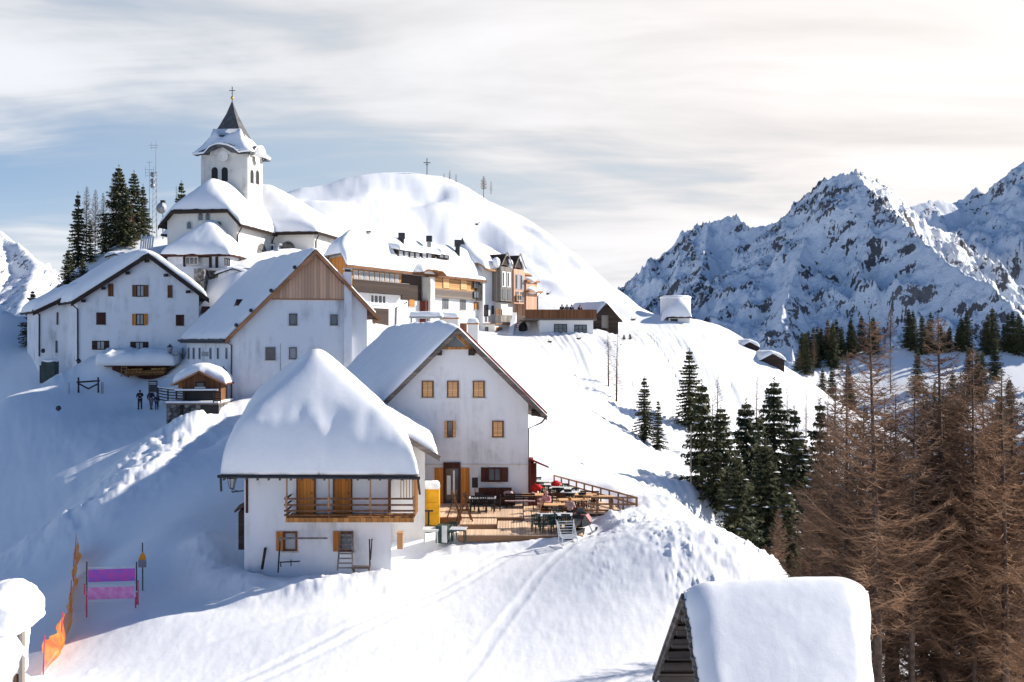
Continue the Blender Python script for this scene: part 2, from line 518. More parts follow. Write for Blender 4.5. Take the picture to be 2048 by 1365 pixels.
# ---------------------------------------------------------------- terrain
# control points: (px, py, distance) as seen in the photograph, turned into ground points in metres
CP = [
 (-60,1365,33),(150,1400,33),(500,1365,34),(1000,1365,33.5),(1250,1365,33),
 (86,1352,37),(140,1240,45),(150,1150,55),(300,1240,41.5),(640,1152,46),(900,1098,49.5),(1170,1072,50),(1330,1000,57),(1240,1012,56),
 (1450,1072,49),(1560,1130,43.5),(1480,1250,38),(1000,1180,43),(700,1250,39),
 (450,1150,47),(800,1180,44),(1050,1040,54),(860,1040,56),
 (1000,1000,60),(1100,1000,61),
 # the right-hand slope below the plateau
 (1800,1250,48),(1760,1360,38),(1950,1330,50),(2100,1300,52),
 (1650,1250,44),(1560,1200,50),(1900,955,112),(2048,1060,100),(1740,868,120),(1850,930,114),
 (1850,1050,88),(1800,1150,66),(1950,1100,80),(2048,1180,72),(1450,1075,70),(1600,1000,95),(1700,1060,85),(1420,1010,74),
 # rim of the upper plateau and the silhouette falling to the right
 (1190,655,126),(1330,656,140),(1440,652,146),(1500,690,140),(1560,726,136),(1600,762,131),(1660,808,127),
 # open slope between plateau and terrace
 (1000,690,98),(1050,700,101),(1100,760,95),(1150,850,84),(1200,940,73),(1270,985,63),(1370,962,73),(1305,905,88),(1235,832,98),
 (1300,740,113),(1400,770,118),(1380,835,107),(1400,880,100),(1500,900,103),(1580,840,118),(1130,925,70),(1180,700,112),
 (1100,672,117),(1190,686,115),(1250,700,114),
 # village
 (460,815,82),(600,800,80),(700,760,84),(700,1000,62),(560,940,60),(960,668,116),(1040,668,120),(700,662,97),(620,690,96),
 (850,700,92),(1085,640,124),
 # path and left slope
 (290,812,92),(360,760,95),(400,870,79),(330,895,76),(160,778,95),(250,760,96.5),(110,765,100),(275,754,97.6),(330,750,97.4),(240,700,103.5),(320,705,102.5),(170,735,101),
 (200,900,77),(100,850,86),(60,668,118),(75,643,125),(0,668,130),(40,730,106),(0,800,93),(0,900,84),(0,1000,75),(0,1100,66),(100,1100,61),(250,1010,62),(-80,760,120),(-80,900,95),(-80,1100,70),
 (430,1000,57),(330,1060,52),(430,900,72),(480,870,70),
 # church hill
 (475,520,109),(440,590,101),(200,540,122),(130,556,124),(330,490,135),(600,500,118),(270,478,150),(690,500,135),
 # dome hill behind
 (850,350,230),(780,348,228),(700,352,224),(640,366,218),(560,388,212),(480,420,205),(920,368,228),(985,403,222),(1040,442,215),(1100,480,206),(1160,522,196),
 (1220,562,183),(1280,602,168),(1330,640,152),
 (800,480,178),(700,455,180),(950,530,165),(1050,600,145),(1150,615,143),(640,440,172),(900,440,195),(1000,500,185),(1100,560,168),(1250,640,143),(760,400,205),(860,400,212),(520,430,196),(570,408,197),(620,402,198),(470,450,190),(680,392,207),(740,378,212),(600,378,220),(540,393,214),(640,392,208),(1000,425,240),(1060,470,236),(1120,512,228),(940,385,245),(1180,560,210),
]
CPW = [tuple(PX(*c)) for c in CP]
CPW += [  # metres directly
 (0,0,-1.9),(-20,3,-2.5),(20,3,-3.5),(0,14,-6.4),(-9,22,-8.3),(0,24,-9.6),(8,22,-10.2),(-20,22,-8.5),(16,20,-12),(-40,20,-12),(-40,-20,-3),(40,-20,-6),(40,20,-18),
 (18,34,-14.2),(26,45,-17),(30,70,-19),(14,60,-13.5),(14,75,-14.5),(45,60,-22),(60,90,-26),(45,110,-20),(70,130,-34),(80,60,-34),
 (48,150,-14),(45,175,-22),(60,200,-45),(90,160,-50),(30,170,-3),(34,200,-20),
 (-33,101.5,-0.8),(-38,99.2,-1.6),(-36,105,6.5),(-9,90,-3.2),(-3,82,-4.6),(-20,72,-6.6),(-12,66,-8.0),(-5,100,0.3),(-15,112,1.4),(-8,125,2.2),(2,135,2.4),(10,135,2.0),
 (-40,112,4),(-60,118,3.6),(-45,140,9.5),(-62,135,6),(-30,125,9.0),(-22,135,9.2),(-30,150,10.5),(-10,150,7),(10,160,8),
 (-70,150,2),(-75,120,-3),(-90,100,-16),(-85,75,-22),(-70,55,-19),(-60,160,3),(-110,150,-22),(-90,200,-20),
 (-40,240,22),(-60,220,10),(-20,260,34),(10,270,26),(20,240,16),(-80,260,-8),(-20,320,10),(30,320,-25),(-80,350,-40),(0,380,-35),(60,300,-60),(110,250,-70),
 (-140,60,-50),(-120,200,-50),(130,80,-60),(130,180,-75),(-120,0,-30),(120,0,-45),
]
_C = np.array(CPW)
_S = 60.0
def _ker(r2):
    return 0.5 * r2 * np.log(r2 + 1e-9)
def _fit():
    n = len(_C); X = _C[:, :2] / _S
    d2 = ((X[:, None] - X[None]) ** 2).sum(-1)
    K = _ker(d2) + np.eye(n) * 2e-5
    P = np.c_[np.ones(n), X]
    A = np.zeros((n + 3, n + 3)); A[:n, :n] = K; A[:n, n:] = P; A[n:, :n] = P.T
    b = np.zeros(n + 3); b[:n] = _C[:, 2]
    s = np.linalg.solve(A, b)
    return X, s[:n], s[n:]
_X, _W, _A = _fit()

def seg_dist(x, y, pts):
    """distance to a polyline, plus the parameter along it (in points)"""
    best = np.full(x.shape, 1e9); tt = np.zeros(x.shape)
    for i in range(len(pts) - 1):
        ax, ay = pts[i][:2]; bx, by = pts[i + 1][:2]
        dx, dy = bx - ax, by - ay; L = dx * dx + dy * dy
        t = np.clip(((x - ax) * dx + (y - ay) * dy) / L, 0, 1)
        d = np.hypot(x - ax - t * dx, y - ay - t * dy)
        m = d < best; best = np.where(m, d, best); tt = np.where(m, i + t, tt)
    return best, tt

def gxy(px, py, d):
    p = PX(px, py, d); return (p.x, p.y)
BERMS = [  # polyline, height, half width
 ([gxy(400,880,79), gxy(330,900,74), gxy(265,930,70), gxy(225,985,65), gxy(170,1030,61), gxy(60,1085,61)], 1.7, 3.0),
 ([gxy(400,905,76), gxy(350,935,70), gxy(300,985,64)], 0.8, 2.4),
 ([gxy(410,1075,49.5), gxy(440,1140,46), gxy(520,1175,43.8), gxy(640,1178,43.6), gxy(760,1150,44.4)], 0.75, 1.2),
 ([(-2.9, 49.35), (0, 49.3), (2.9, 49.35)], 0.24, 0.42),
 ([gxy(130,770,97), gxy(175,745,98), gxy(215,745,98)], 1.2, 2.2),
 ([gxy(1330,985,58), gxy(1400,1030,53), gxy(1500,1090,47.5)], 0.35, 1.2),
 ([gxy(720,690,92), gxy(860,700,86), gxy(960,690,93), gxy(1050,690,98)], 1.0, 3.0),
]
def CLOD(x, y, ch):
    n = fbm(x * 1.5 + 11, y * 0.95, 4, 0.6); n2 = fbm(x * 3.2, y * 2.0 + 7, 3, 0.6)
    pm = sstep(-.15, .35, fbm(x / 3.2 + 2, y / 4.5, 2))
    return ch * pm * (0.42 * np.clip(n - 0.14, 0, 1) + 0.22 * np.clip(n2 - .15, 0, 1))
RUTS = [([gxy(430,1400,33.5), gxy(640,1300,37.5), gxy(850,1190,43), gxy(1010,1110,48), gxy(1080,1080,49.2)], .22, .028),
        ([gxy(490,1400,33.5), gxy(690,1300,37.5), gxy(885,1190,43), gxy(1035,1112,48), gxy(1100,1082,49.2)], .22, .028),
        ([gxy(900,1400,32.5), gxy(990,1270,38), gxy(1080,1160,44), gxy(1150,1100,48)], .25, .02),
        ([gxy(300,1235,42), gxy(480,1230,42), gxy(660,1190,44), gxy(850,1130,47), gxy(950,1100,48.5)], .30, .022),
        ([gxy(200,1330,37), gxy(420,1290,38.5), gxy(700,1215,42), gxy(900,1150,46)], .28, .022)]
FLATS = [] # (x0,y0,x1,y1,z) levelled ground
def H0(x, y):
    """large shape of the ground"""
    x = np.asarray(x, float); y = np.asarray(y, float)
    sh = x.shape; x = x.ravel(); y = y.ravel()
    r = np.hypot(x, y - 120)
    out = np.full(x.shape, -90.0)
    ins = r < 420
    idx = np.nonzero(ins)[0]
    for c in range(0, len(idx), 40000):
        j = idx[c:c + 40000]
        Q = np.c_[x[j], y[j]] / _S
        d2 = ((Q[:, None] - _X[None]) ** 2).sum(-1)
        out[j] = _ker(d2) @ _W + _A[0] + Q @ _A[1:]
    out = np.maximum(out, -150)
    w = sstep(190, 380, r)
    far = -90 + 25 * fbm(x / 400, y / 400, 4)
    out = np.where(ins, out * (1 - w) + far * w, far)
    return out.reshape(sh)

def HD(x, y):
    """berms, ruts and lumps of snow added to the large shape"""
    x = np.asarray(x, float); y = np.asarray(y, float)
    r = np.hypot(x, y)
    z = np.zeros(x.shape)
    for pts, h, w in BERMS:
        d, t = seg_dist(x, y, pts)
        k = np.exp(-(d / w) ** 2)
        ends = 1.0
        z = z + h * k * (0.9 + 0.30 * fbm(x * 0.45, y * 0.45, 3)) 
        z = z + 0.10 * k * fbm(x * 1.8, y * 1.8, 3)
    # trodden plateau in front of the terrace
    tr = sstep(30, 36, y) * sstep(64, 52, y) * sstep(-26, -16, x) * sstep(16, 8, x)
    z = z + 0.016 * tr * fbm(x * 1.5, y * 0.7, 4, 0.6)
    # rough churned snow right of the terrace, drifts running down-slope
    ch = np.exp(-(((x - 7.5 - (50 - y) * 0.25) / 4.0) ** 2)) * sstep(30, 38, y) * sstep(62, 54, y)
    z = z + 0.15 * ch * fbm(x * 0.9 + 5, y * 0.6, 4, 0.55)
    # general undulation and drift ripples
    far = sstep(15, 60, r)
    z = z + (0.10 + 0.5 * sstep(90, 200, r)) * fbm(x / 9, y / 9, 3) * far
    a = 0.5
    q = (x * math.cos(a) + y * math.sin(a)) / 1.6; q2 = (-x * math.sin(a) + y * math.cos(a)) / 7.0
    z = z + 0.07 * fbm(q, q2, 3) * sstep(55, 75, r) * sstep(300, 150, r)
    # gullies down the right flank of the dome hill
    m = sstep(135, 160, y) * sstep(265, 215, y) * sstep(-30, 0, x)
    s = (x * 0.90 + (y - 180) * 0.30)
    z = z + m * (0.9 * np.sin(s / 5.5 + 1.6 * fbm(x / 30, y / 30, 2)) * sstep(215, 185, y) + 0.8 * fbm(s / 7.0, y / 45, 2))
    # wind lip under the crest on the left of the dome
    d, t = seg_dist(x, y, [gxy(560,392,207), gxy(640,378,212), gxy(740,364,217), gxy(850,378,214), gxy(890,392,212)])
    z = z - 1.5 * np.exp(-(d / 7) ** 2) * sstep(-0.2, 0.6, t) * sstep(4.0, 3.2, t)
    z = z + m * 1.7 * fbm(s / 13.0 + 4, y / 70, 3, .55)
    # ski tracks sweeping down the open slope below the rim
    m2 = sstep(62, 75, y) * sstep(145, 130, y) * sstep(1, 4, x) * sstep(45, 36, x)
    for i, (x0, sl, amp) in enumerate(((-2, 0.14, .25), (-.6, 0.15, .3), (1, 0.13, .22), (2.6, 0.15, .3), (4, 0.12, .22), (5.2, 0.15, .3), (7.5, 0.11, .25), (9, 0.14, .25), (12, 0.06, .3), (15, 0.04, .3), (17, 0.08, .35), (18.2, 0.03, .35), (19.5, 0.07, .35), (20.8, 0.01, .35), (22, 0.05, .35), (23.5, 0.02, .35), (25, 0.04, .35))):
        c = x0 + (130 - y) * sl + 0.5 * np.sin(y / 12.0 + i)
        z = z - m2 * amp * .5 * (np.exp(-((x - c) / 0.2) ** 2) + np.exp(-((x - c - .75) / 0.2) ** 2))
    z = z + m2 * 0.40 * fbm((x - (130 - y) * .12) / 3.5, y / 24, 3)
    # footprints / piste texture on the left path
    m3 = sstep(-50, -42, x) * sstep(-14, -22, x) * sstep(60, 70, y) * sstep(98, 90, y)
    z = z + 0.05 * m3 * fbm(x * 0.6, y * 0.5, 3, 0.6)
    z = z + CLOD(x, y, ch)
    for pts, w, dp in RUTS:
        d, t = seg_dist(x, y, pts)
        e = sstep(0.0, 0.6, t) 
        z = z - dp * np.exp(-(d / w) ** 4) * (1 + .5 * fbm(x * 1.7, y * 1.7, 2)) + dp * .5 * np.exp(-((d - w * 1.5) / (w * .6)) ** 2)
    for (fx0, fy0, fx1, fy1, fz, soft) in FLATS:
        w = sstep(fx0 - soft, fx0, x) * sstep(fx1 + soft, fx1, x) * sstep(fy0 - soft, fy0, y) * sstep(fy1 + soft, fy1, y)
        z = z * (1 - w)
    return z

def H(x, y):
    x = np.asarray(x, float); y = np.asarray(y, float)
    base = H0(x, y)
    z = base + HD(x, y)
    for (fx0, fy0, fx1, fy1, fz, soft) in FLATS:
        w = sstep(fx0 - soft, fx0, x) * sstep(fx1 + soft, fx1, x) * sstep(fy0 - soft, fy0, y) * sstep(fy1 + soft, fy1, y)
        z = z * (1 - w) + fz * w
    return z
def ground(x, y):
    return float(H(np.array([x]), np.array([y]))[0])
DECK = (-5.2, 49.4, 3.75, 58.0, -9.62)
FLATS.append((-5.6, 50.6, 4.2, 58.8, -9.80, 1.3))
FLATS.append((1.2, 56.0, 5.4, 64.5, -9.76, 1.6))

def build_terrain():
    th = np.concatenate([np.linspace(-180, -45, 60)[:-1], np.linspace(-45, -30, 60)[:-1], np.linspace(-30, 30, 860), np.linspace(30, 45, 60)[1:], np.linspace(45, 180, 60)[1:]])
    th = np.radians(th)
    rr = [0.0]
    r = 3.0
    while r < 7500:
        rr.append(r)
        if r < 30: r *= 1.03
        elif r < 70: r *= 1.0048
        elif r < 160: r *= 1.0085
        elif r < 300: r *= 1.014
        else: r *= 1.05
    rr = np.array(rr)
    RR, TH = np.meshgrid(rr, th, indexing='ij')
    X = RR * np.sin(TH); Y = RR * np.cos(TH)
    Z = H(X, Y)
    nr, nt = X.shape
    V = np.stack([X, Y, Z], -1).reshape(-1, 3)
    i, j = np.meshgrid(np.arange(nr - 1), np.arange(nt - 1), indexing='ij')
    a = (i * nt + j).ravel()
    F = np.stack([a, a + 1, a + nt + 1, a + nt], 1)
    o = np_mesh('snowy_ground', V, F[:, ::-1], M['snow'], smooth=True)
    o['kind'] = 'structure'
    o['label'] = 'snow covered hillside with the dome hill behind the village'
    return o
build_terrain()

# ---------------------------------------------------------------- far mountains
def range_mesh(name, lines, bounds, step, slope, rough, base_z, seed, jag=1.0, rockamp=1.0):
    x0, x1, y0, y1 = bounds
    xs = np.arange(x0, x1, step); ys = np.arange(y0, y1, step)
    X, Y = np.meshgrid(xs, ys, indexing='ij')
    wx = X + 28 * jag * fbm(X / 130 + seed, Y / 130, 3); wy = Y + 28 * jag * fbm(X / 130 + 9 + seed, Y / 130 + 4, 3)
    Z = np.full(X.shape, -1e4); D = np.full(X.shape, 1e9)
    for pts, sl, amp in lines:
        P = [tuple(PX(*p)) for p in pts]
        for i in range(len(P) - 1):
            ax, ay, az = P[i]; bx, by, bz = P[i + 1]
            dx, dy = bx - ax, by - ay; L = dx * dx + dy * dy
            t = np.clip(((wx - ax) * dx + (wy - ay) * dy) / L, 0, 1)
            # near the crest use the true position so the skyline stays where it is
            t0 = np.clip(((X - ax) * dx + (Y - ay) * dy) / L, 0, 1)
            d0 = np.hypot(X - ax - t0 * dx, Y - ay - t0 * dy)
            d1 = np.hypot(wx - ax - t * dx, wy - ay - t * dy)
            k = sstep(10, 90, d0)
            d = d0 * (1 - k) + d1 * k; tt = t0 * (1 - k) + t * k
            hz = az + (bz - az) * tt
            z = hz - sl * d + sl * 0.0009 * d * d * (d < 400) 
            Z = np.maximum(Z, z); D = np.minimum(D, d0)
    # gullies and ribs running down the faces
    rib = ridged(X / 85 + seed, Y / 95 + seed * 2, 6, 0.52)
    rib2 = ridged(X / 30 + seed, Y / 30, 5, 0.55)
    k = sstep(4, 70, D)
    Z = Z + rough * (rib - 0.85) * 26 * (0.15 + 0.85 * k) + rough * (rib2 - 0.8) * (7 * (0.35 + 0.65 * k))
    # clumps of jagged rock standing out of the snow
    patch = 0.62 * sstep(-0.05, 0.30, fbm(X / 60 + 3 * seed, Y / 60 + Z / 50, 5, 0.7) * rockamp)
    crest = sstep(120, 10, D)
    rk = np.clip(patch + 0.12 * crest, 0, 1.2)
    Z = Z + (1.6 + 5.5 * np.clip(rk, 0, 1)) * jag * fbm(X / 16, Y / 16, 4, 0.62)
    Z = Z + rk * 20 * jag * np.abs(fbm(X / 14 + seed, Y / 14, 4, 0.62))
    Z = np.maximum(Z, base_z)
    nx, ny = X.shape
    V = np.stack([X, Y, Z], -1).reshape(-1, 3)
    i, j = np.meshgrid(np.arange(nx - 1), np.arange(ny - 1), indexing='ij')
    a = (i * ny + j).ravel()
    F = np.stack([a, a + ny, a + ny + 1, a + 1], 1)
    o = np_mesh(name, V, F, M['mountain_snow_rock'], smooth=False)
    at = o.data.attributes.new('rock', 'FLOAT', 'POINT')
    at.data.foreach_set('value', rk.ravel().astype(np.float32))
    o['kind'] = 'structure'
    return o

MAIN = [(1262,585,2050),(1310,520,1990),(1352,512,1950),(1362,470,1930),(1420,440,1880),(1460,432,1850),(1478,438,1830),(1500,458,1800),(1530,452,1780),(1560,450,1750),(1590,408,1710),(1640,372,1650),(1672,352,1600),(1703,343,1560),
        (1735,372,1500),(1790,430,1430),(1850,490,1350),(1925,548,1250),(1985,575,1180),(2048,640,1100),(2130,730,1000)]
MAIN_R = [(1703,343,1560),(1750,360,1620),(1785,385,1680),(1805,410,1720),(1830,440,1750),(1900,470,1800)]
mo = range_mesh('mountain', [(MAIN, 1.25, 1), (MAIN_R, 1.2, 1),
     ([(1640,372,1650),(1600,520,1450),(1560,640,1300)], 1.1, 1), ([(1420,440,1880),(1400,560,1700)], 1.1, 1), ([(1560,450,1750),(1500,560,1600),(1470,680,1450)], 1.1, 1)],
     (90, 900, 900, 2080), 2.6, 1.2, 1.0, -160, 3.1, 1.0)
mo['label'] = 'nearer jagged mountain with blue shaded face right of the village'
BACK = [(1760,470,2500),(1820,412,2500),(1880,402,2520),(1925,408,2550),(1952,374,2560),(1968,395,2560),(2000,382,2560),(2020,345,2540),(2048,322,2500),(2120,280,2450),(2230,330,2400)]
mo2 = range_mesh('mountain', [(BACK, 1.15, 1), ([(2120,280,2450),(2200,480,2000)], 1.0, 1)], (780, 1750, 1850, 2800), 6.5, 1.1, 0.9, -100, 7.7, 0.9, 0.8)
mo2['label'] = 'farther snowy mountain rising at the right edge of the picture'
LEFT = [(-200,380,2300),(-80,440,2200),(0,463,2100),(22,478,2060),(50,500,2000),(75,528,1950),(98,548,1900),(125,600,1850),(160,680,1800)]
mo3 = range_mesh('mountain', [(LEFT, 1.1, 1), ([(0,463,2100),(-60,600,1700)], 0.9, 1), ([(75,528,1950),(40,620,1600)], 0.8, 1)], (-1700, -620, 1250, 2500), 7, 1.0, 0.8, -160, 1.9, 0.8, 0.6)
mo3['label'] = 'pale snowy mountain seen behind the leftmost house'
# shaded snow ridge with woods between the village and the mountain
MID = [(1440,900,300),(1500,818,330),(1600,742,370),(1680,705,390),(1790,694,390),(1900,698,385),(2000,700,380),(2150,690,380),(2400,640,400)]
mid = range_mesh('snowy_ridge', [(MID, 0.42, 1)], (40, 340, 170, 560), 2.6, 0.4, 0.06, -120, 5.2, 0.05, 0.0)
mid.data.materials.clear(); mid.data.materials.append(M['snow'])
for _p in mid.data.polygons: _p.use_smooth = True
mid['label'] = 'shaded snow ridge carrying dark woods below the mountain'
# ---------------------------------------------------------------- building kit
class Fr:
    """plan frame: origin, direction along the facade (u) and direction to the back (v)"""
    def __init__(self, ox, oy, au, av=None):
        self.o = Vector((ox, oy)); self.u = Vector((math.cos(R(au)), math.sin(R(au))))
        av = au + 90 if av is None else av
        self.v = Vector((math.cos(R(av)), math.sin(R(av))))
    def pt(self, u, v, z):
        p = self.o + self.u * u + self.v * v
        return Vector((p.x, p.y, z))
    def arr(self, U, V):
        return self.o.x + self.u.x * U + self.v.x * V, self.o.y + self.u.y * U + self.v.y * V
    def wall(self, u, v, side='front'):
        if side == 'front': return Wall(self.pt(u, v, 0), self.u, Vector((self.u.y, -self.u.x)))
        if side == 'right': return Wall(self.pt(u, v, 0), self.v, Vector((self.v.y, -self.v.x)))
        if side == 'left': return Wall(self.pt(u, v, 0), self.v, Vector((-self.v.y, self.v.x)))
class Wall:
    def __init__(self, p, d, n):
        self.p = p; self.d = d; self.n = n
    def pt(self, s, n, z):
        return Vector((self.p.x + self.d.x * s + self.n.x * n, self.p.y + self.d.y * s + self.n.y * n, z))
    def hit(self, px, py, off=0.0):
        k = (px - 1024) / 2000.0
        ox = self.p.x + self.n.x * off; oy = self.p.y + self.n.y * off
        # ox + s*dx = k*(oy + s*dy)
        s = (k * oy - ox) / (self.d.x - k * self.d.y)
        d = oy + s * self.d.y
        return s, (682.5 - py) / 2000.0 * d
    def rect(self, x0, y0, x1, y1):
        sa, _ = self.hit(x0, y0); sb, _ = self.hit(x1, y0)
        sm = (x0 + x1) / 2
        _, z1 = self.hit(sm, y0); _, z0 = self.hit(sm, y1)
        return min(sa, sb), max(sa, sb), z0, z1
    def box(self, mb, s0, s1, n0, n1, z0, z1):
        P = self.pt
        return mb.hexa([P(s0, n0, z0), P(s1, n0, z0), P(s1, n1, z0), P(s0, n1, z0), P(s0, n0, z1), P(s1, n0, z1), P(s1, n1, z1), P(s0, n1, z1)])

def window(W, px, parent, pane='glass', frame='wood_dark', sh=None, shm='wood_brown', sill=True, bars=1, hbars=0, fw=0.09, snow=False, name='window', curtain=False):
    """px: opening (x0,y0,x1,y1) in the photograph, laid on the real wall plane. sh: None, 'open', 'closed', 'left', 'right'"""
    s0, s1, z0, z1 = W.rect(*px)
    w = s1 - s0; h = z1 - z0
    fw = min(fw, w * 0.14)
    m = MB()
    W.box(m, s0, s0 + fw, 0.0, 0.07, z0, z1); W.box(m, s1 - fw, s1, 0.0, 0.07, z0, z1)
    W.box(m, s0 + fw, s1 - fw, 0.0, 0.068, z0, z0 + fw); W.box(m, s0 + fw, s1 - fw, 0.0, 0.068, z1 - fw, z1)
    if sh != 'closed':
        for i in range(bars):
            c = s0 + w * (i + 1) / (bars + 1)
            W.box(m, c - fw * .35, c + fw * .35, 0.0, 0.06, z0 + fw, z1 - fw)
        for i in range(hbars):
            c = z0 + h * (i + 1) / (hbars + 1)
            W.box(m, s0 + fw, s1 - fw, 0.0, 0.052, c - .02, c + .02)
    win = m.build(name, M[frame], parent)
    if sh == 'closed':
        for a, b in ((s0 + fw, s0 + w / 2 - .012), (s0 + w / 2 + .012, s1 - fw)):
            q = MB(); W.box(q, a, b, 0.01, 0.085, z0 + fw * .6, z1 - fw * .6)
            for zz in (z0 + h * .2, z1 - h * .2): W.box(q, a + .03, b - .03, 0.085, 0.105, zz - .035, zz + .035)
            q.build('shutter', M[shm], win)
    else:
        q = MB(); W.box(q, s0 + fw * .5, s1 - fw * .5, 0.004, 0.022, z0 + fw * .5, z1 - fw * .5); q.build('pane', M[pane], win)
        sides = {'open': ('l', 'r'), 'left': ('l',), 'right': ('r',), None: ()}[sh]
        for sd in sides:
            a, b = (s0 - w * .5, s0 - .01) if sd == 'l' else (s1 + .01, s1 + w * .5)
            q = MB(); W.box(q, a, b, 0.02, 0.075, z0, z1)
            for zz in (z0 + h * .18, z1 - h * .18): W.box(q, a + .03, b - .03, 0.075, 0.095, zz - .04, zz + .04)
            q.build('shutter', M[shm], win)
    if sill:
        q = MB(); W.box(q, s0 - .06, s1 + .06, 0.0, 0.14, z0 - .07, z0 - .004); q.build('sill', M['plaster_old'], win)
        if snow:
            q = MB(); W.box(q, s0 - .03, s1 + .03, 0.01, 0.13, z0 - .004, z0 + .07); q.build('sill_snow', M['roof_snow'], win)
    return win

def arch_window(W, px, parent, pane='glass', frame='plaster_old', name='window', rise=None, grid=False):
    s0, s1, z0, z1 = W.rect(*px)
    c = (s0 + s1) / 2; r = (s1 - s0) / 2; zc = max(z0, z1 - r)
    def ring(r, n, extra=0.0):
        pts = [W.pt(c - r, n, z0 - extra), W.pt(c + r, n, z0 - extra)]
        for k in range(0, 13):
            a = math.pi * k / 12
            pts.append(W.pt(c + r * math.cos(a), n, zc + (z1 - zc) / ((s1 - s0) / 2) * r * math.sin(a)))
        return pts
    nn = Vector((W.n.x, W.n.y, 0))
    m = MB(); m.prism(ring(r + .13, 0.0, .10), nn * .05); f = m.build(name, M[frame], parent)
    m = MB(); m.prism(ring(r, 0.05), nn * .012); m.build('pane', M[pane], f)
    if grid:
        m = MB()
        for t in (-.33, 0, .33): W.box(m, c + t * r * 2 - .025, c + t * r * 2 + .025, .062, .085, z0, zc + r * math.sqrt(max(0, 1 - (2 * t) ** 2)) * (z1 - zc) / r)
        W.box(m, s0, s1, .062, .08, z0 + (z1 - z0) * .45, z0 + (z1 - z0) * .45 + .04)
        m.build('bars', M['metal_dark'], f)
    return f

def planes_of(u0, u1, v0, v1, spec):
    """spec: list of (side, height at the roof edge, slope)"""
    def f(U, V):
        out = []
        for side, z, s in spec:
            d = {'l': U - u0, 'r': u1 - U, 'f': V - v0, 'b': v1 - V}[side]
            out.append(z + s * d)
        return out
    return f
def hmin(pl): return lambda U, V: np.minimum.reduce([np.asarray(p, float) + 0 * (U + V) for p in pl(U, V)])

def _axis(a, b, n, br=()):
    x = np.unique(np.round(np.concatenate([np.linspace(a, b, n), [q for q in br if a < q < b]]), 5))
    return x

def roof_deck(F, u0, u1, v0, v1, pl, thick=0.2, mat='wood_dark', parent=None, ubr=(), vbr=(), name='roof', n=24):
    hf = hmin(pl)
    us = _axis(u0, u1, n, ubr); vs = _axis(v0, v1, n, vbr)
    U, V = np.meshgrid(us, vs, indexing='ij'); Z = hf(U, V)
    X, Y = F.arr(U, V)
    nu, nv = U.shape; N = nu * nv
    top = np.stack([X, Y, Z], -1).reshape(-1, 3); bot = np.stack([X, Y, Z - thick], -1).reshape(-1, 3)
    return _slab_mesh(name, top, bot, nu, nv, M[mat], parent, False)

def _slab_mesh(name, top, bot, nu, nv, mat, parent, smooth):
    N = nu * nv
    i, j = np.meshgrid(np.arange(nu - 1), np.arange(nv - 1), indexing='ij')
    a = (i * nv + j).ravel()
    F1 = np.stack([a, a + nv, a + nv + 1, a + 1], 1)
    F2 = F1[:, ::-1] + N
    e = []
    for i in range(nu - 1):
        p, q = i * nv, (i + 1) * nv; e.append((q, p, p + N, q + N))
        p, q = i * nv + nv - 1, (i + 1) * nv + nv - 1; e.append((p, q, q + N, p + N))
    for j in range(nv - 1):
        p, q = j, j + 1; e.append((p, q, q + N, p + N))
        p, q = (nu - 1) * nv + j, (nu - 1) * nv + j + 1; e.append((q, p, p + N, q + N))
    return np_mesh(name, np.concatenate([top, bot]), np.concatenate([F1, F2, np.array(e)]), mat, parent, smooth)

def snow_on(F, u0, u1, v0, v1, pl, T=0.6, parent=None, res=0.22, r=0.55, k=2.2, noise=0.10, over=0.12, seed=0.0, edge=0.25, name='snow_cover', tf=None, warp=None, ns=1.0, keep=None):
    nu = max(8, int((u1 - u0 + 2 * over) / res)); nv = max(8, int((v1 - v0 + 2 * over) / res))
    def ax(a, b, n):  # denser near the rims
        t = np.linspace(0, 1, n); t = t - 0.10 * np.sin(4 * np.pi * t) / (4 * np.pi) * 4
        t = (t - t[0]) / (t[-1] - t[0])
        return a + (b - a) * t
    us = ax(u0 - over, u1 + over, nu); vs = ax(v0 - over, v1 + over, nv)
    U, V = np.meshgrid(us, vs, indexing='ij')
    ps = [np.asarray(p, float) + 0 * U for p in pl(np.clip(U, u0, u1), np.clip(V, v0, v1))]
    hm = np.minimum.reduce(ps)
    soft = -np.log(sum(np.exp(-k * (p - hm)) for p in ps)) / k + hm
    d = np.minimum(np.minimum(U - us[0], us[-1] - U), np.minimum(V - vs[0], vs[-1] - V))
    X, Y = F.arr(U, V)
    wob = 1 + 0.5 * fbm(X * .8 + seed, Y * .8 + seed, 2)
    q = np.clip(d / (r * wob), 0, 1)
    prof = edge + (1 - edge) * np.sqrt(np.clip(1 - (1 - q) ** 2, 0, 1))
    TT = T if tf is None else T * tf(U, V)
    n = noise * (fbm(X * .55 * ns + seed, Y * .55 * ns, 4, 0.5)) + noise * .35 * fbm(X * 2.1 + seed, Y * 2.1 - seed, 3)
    top = soft + TT * prof + n * (0.4 + 0.6 * q)
    top = np.maximum(top, hm + 0.05)
    # the rim of the slab swings in and out a little
    cu = (us[0] + us[-1]) / 2; cv = (vs[0] + vs[-1]) / 2
    rim = np.exp(-d / 0.25) * 0.10
    w = fbm(X * .9 + 5 + seed, Y * .9, 3)
    U2 = U - rim * np.sign(U - cu) * (0.5 + w); V2 = V - rim * np.sign(V - cv) * (0.5 + w)
    if warp: U2, V2 = warp(U2, V2)
    X2, Y2 = F.arr(U2, V2)
    bot = np.where(d < 1e-6, hm + 0.0, hm + 0.01)
    a = np.stack([X2, Y2, top], -1).reshape(-1, 3); b = np.stack([X2, Y2, bot], -1).reshape(-1, 3)
    return _slab_mesh(name, a, b, nu, nv, M['roof_snow'], parent, True)

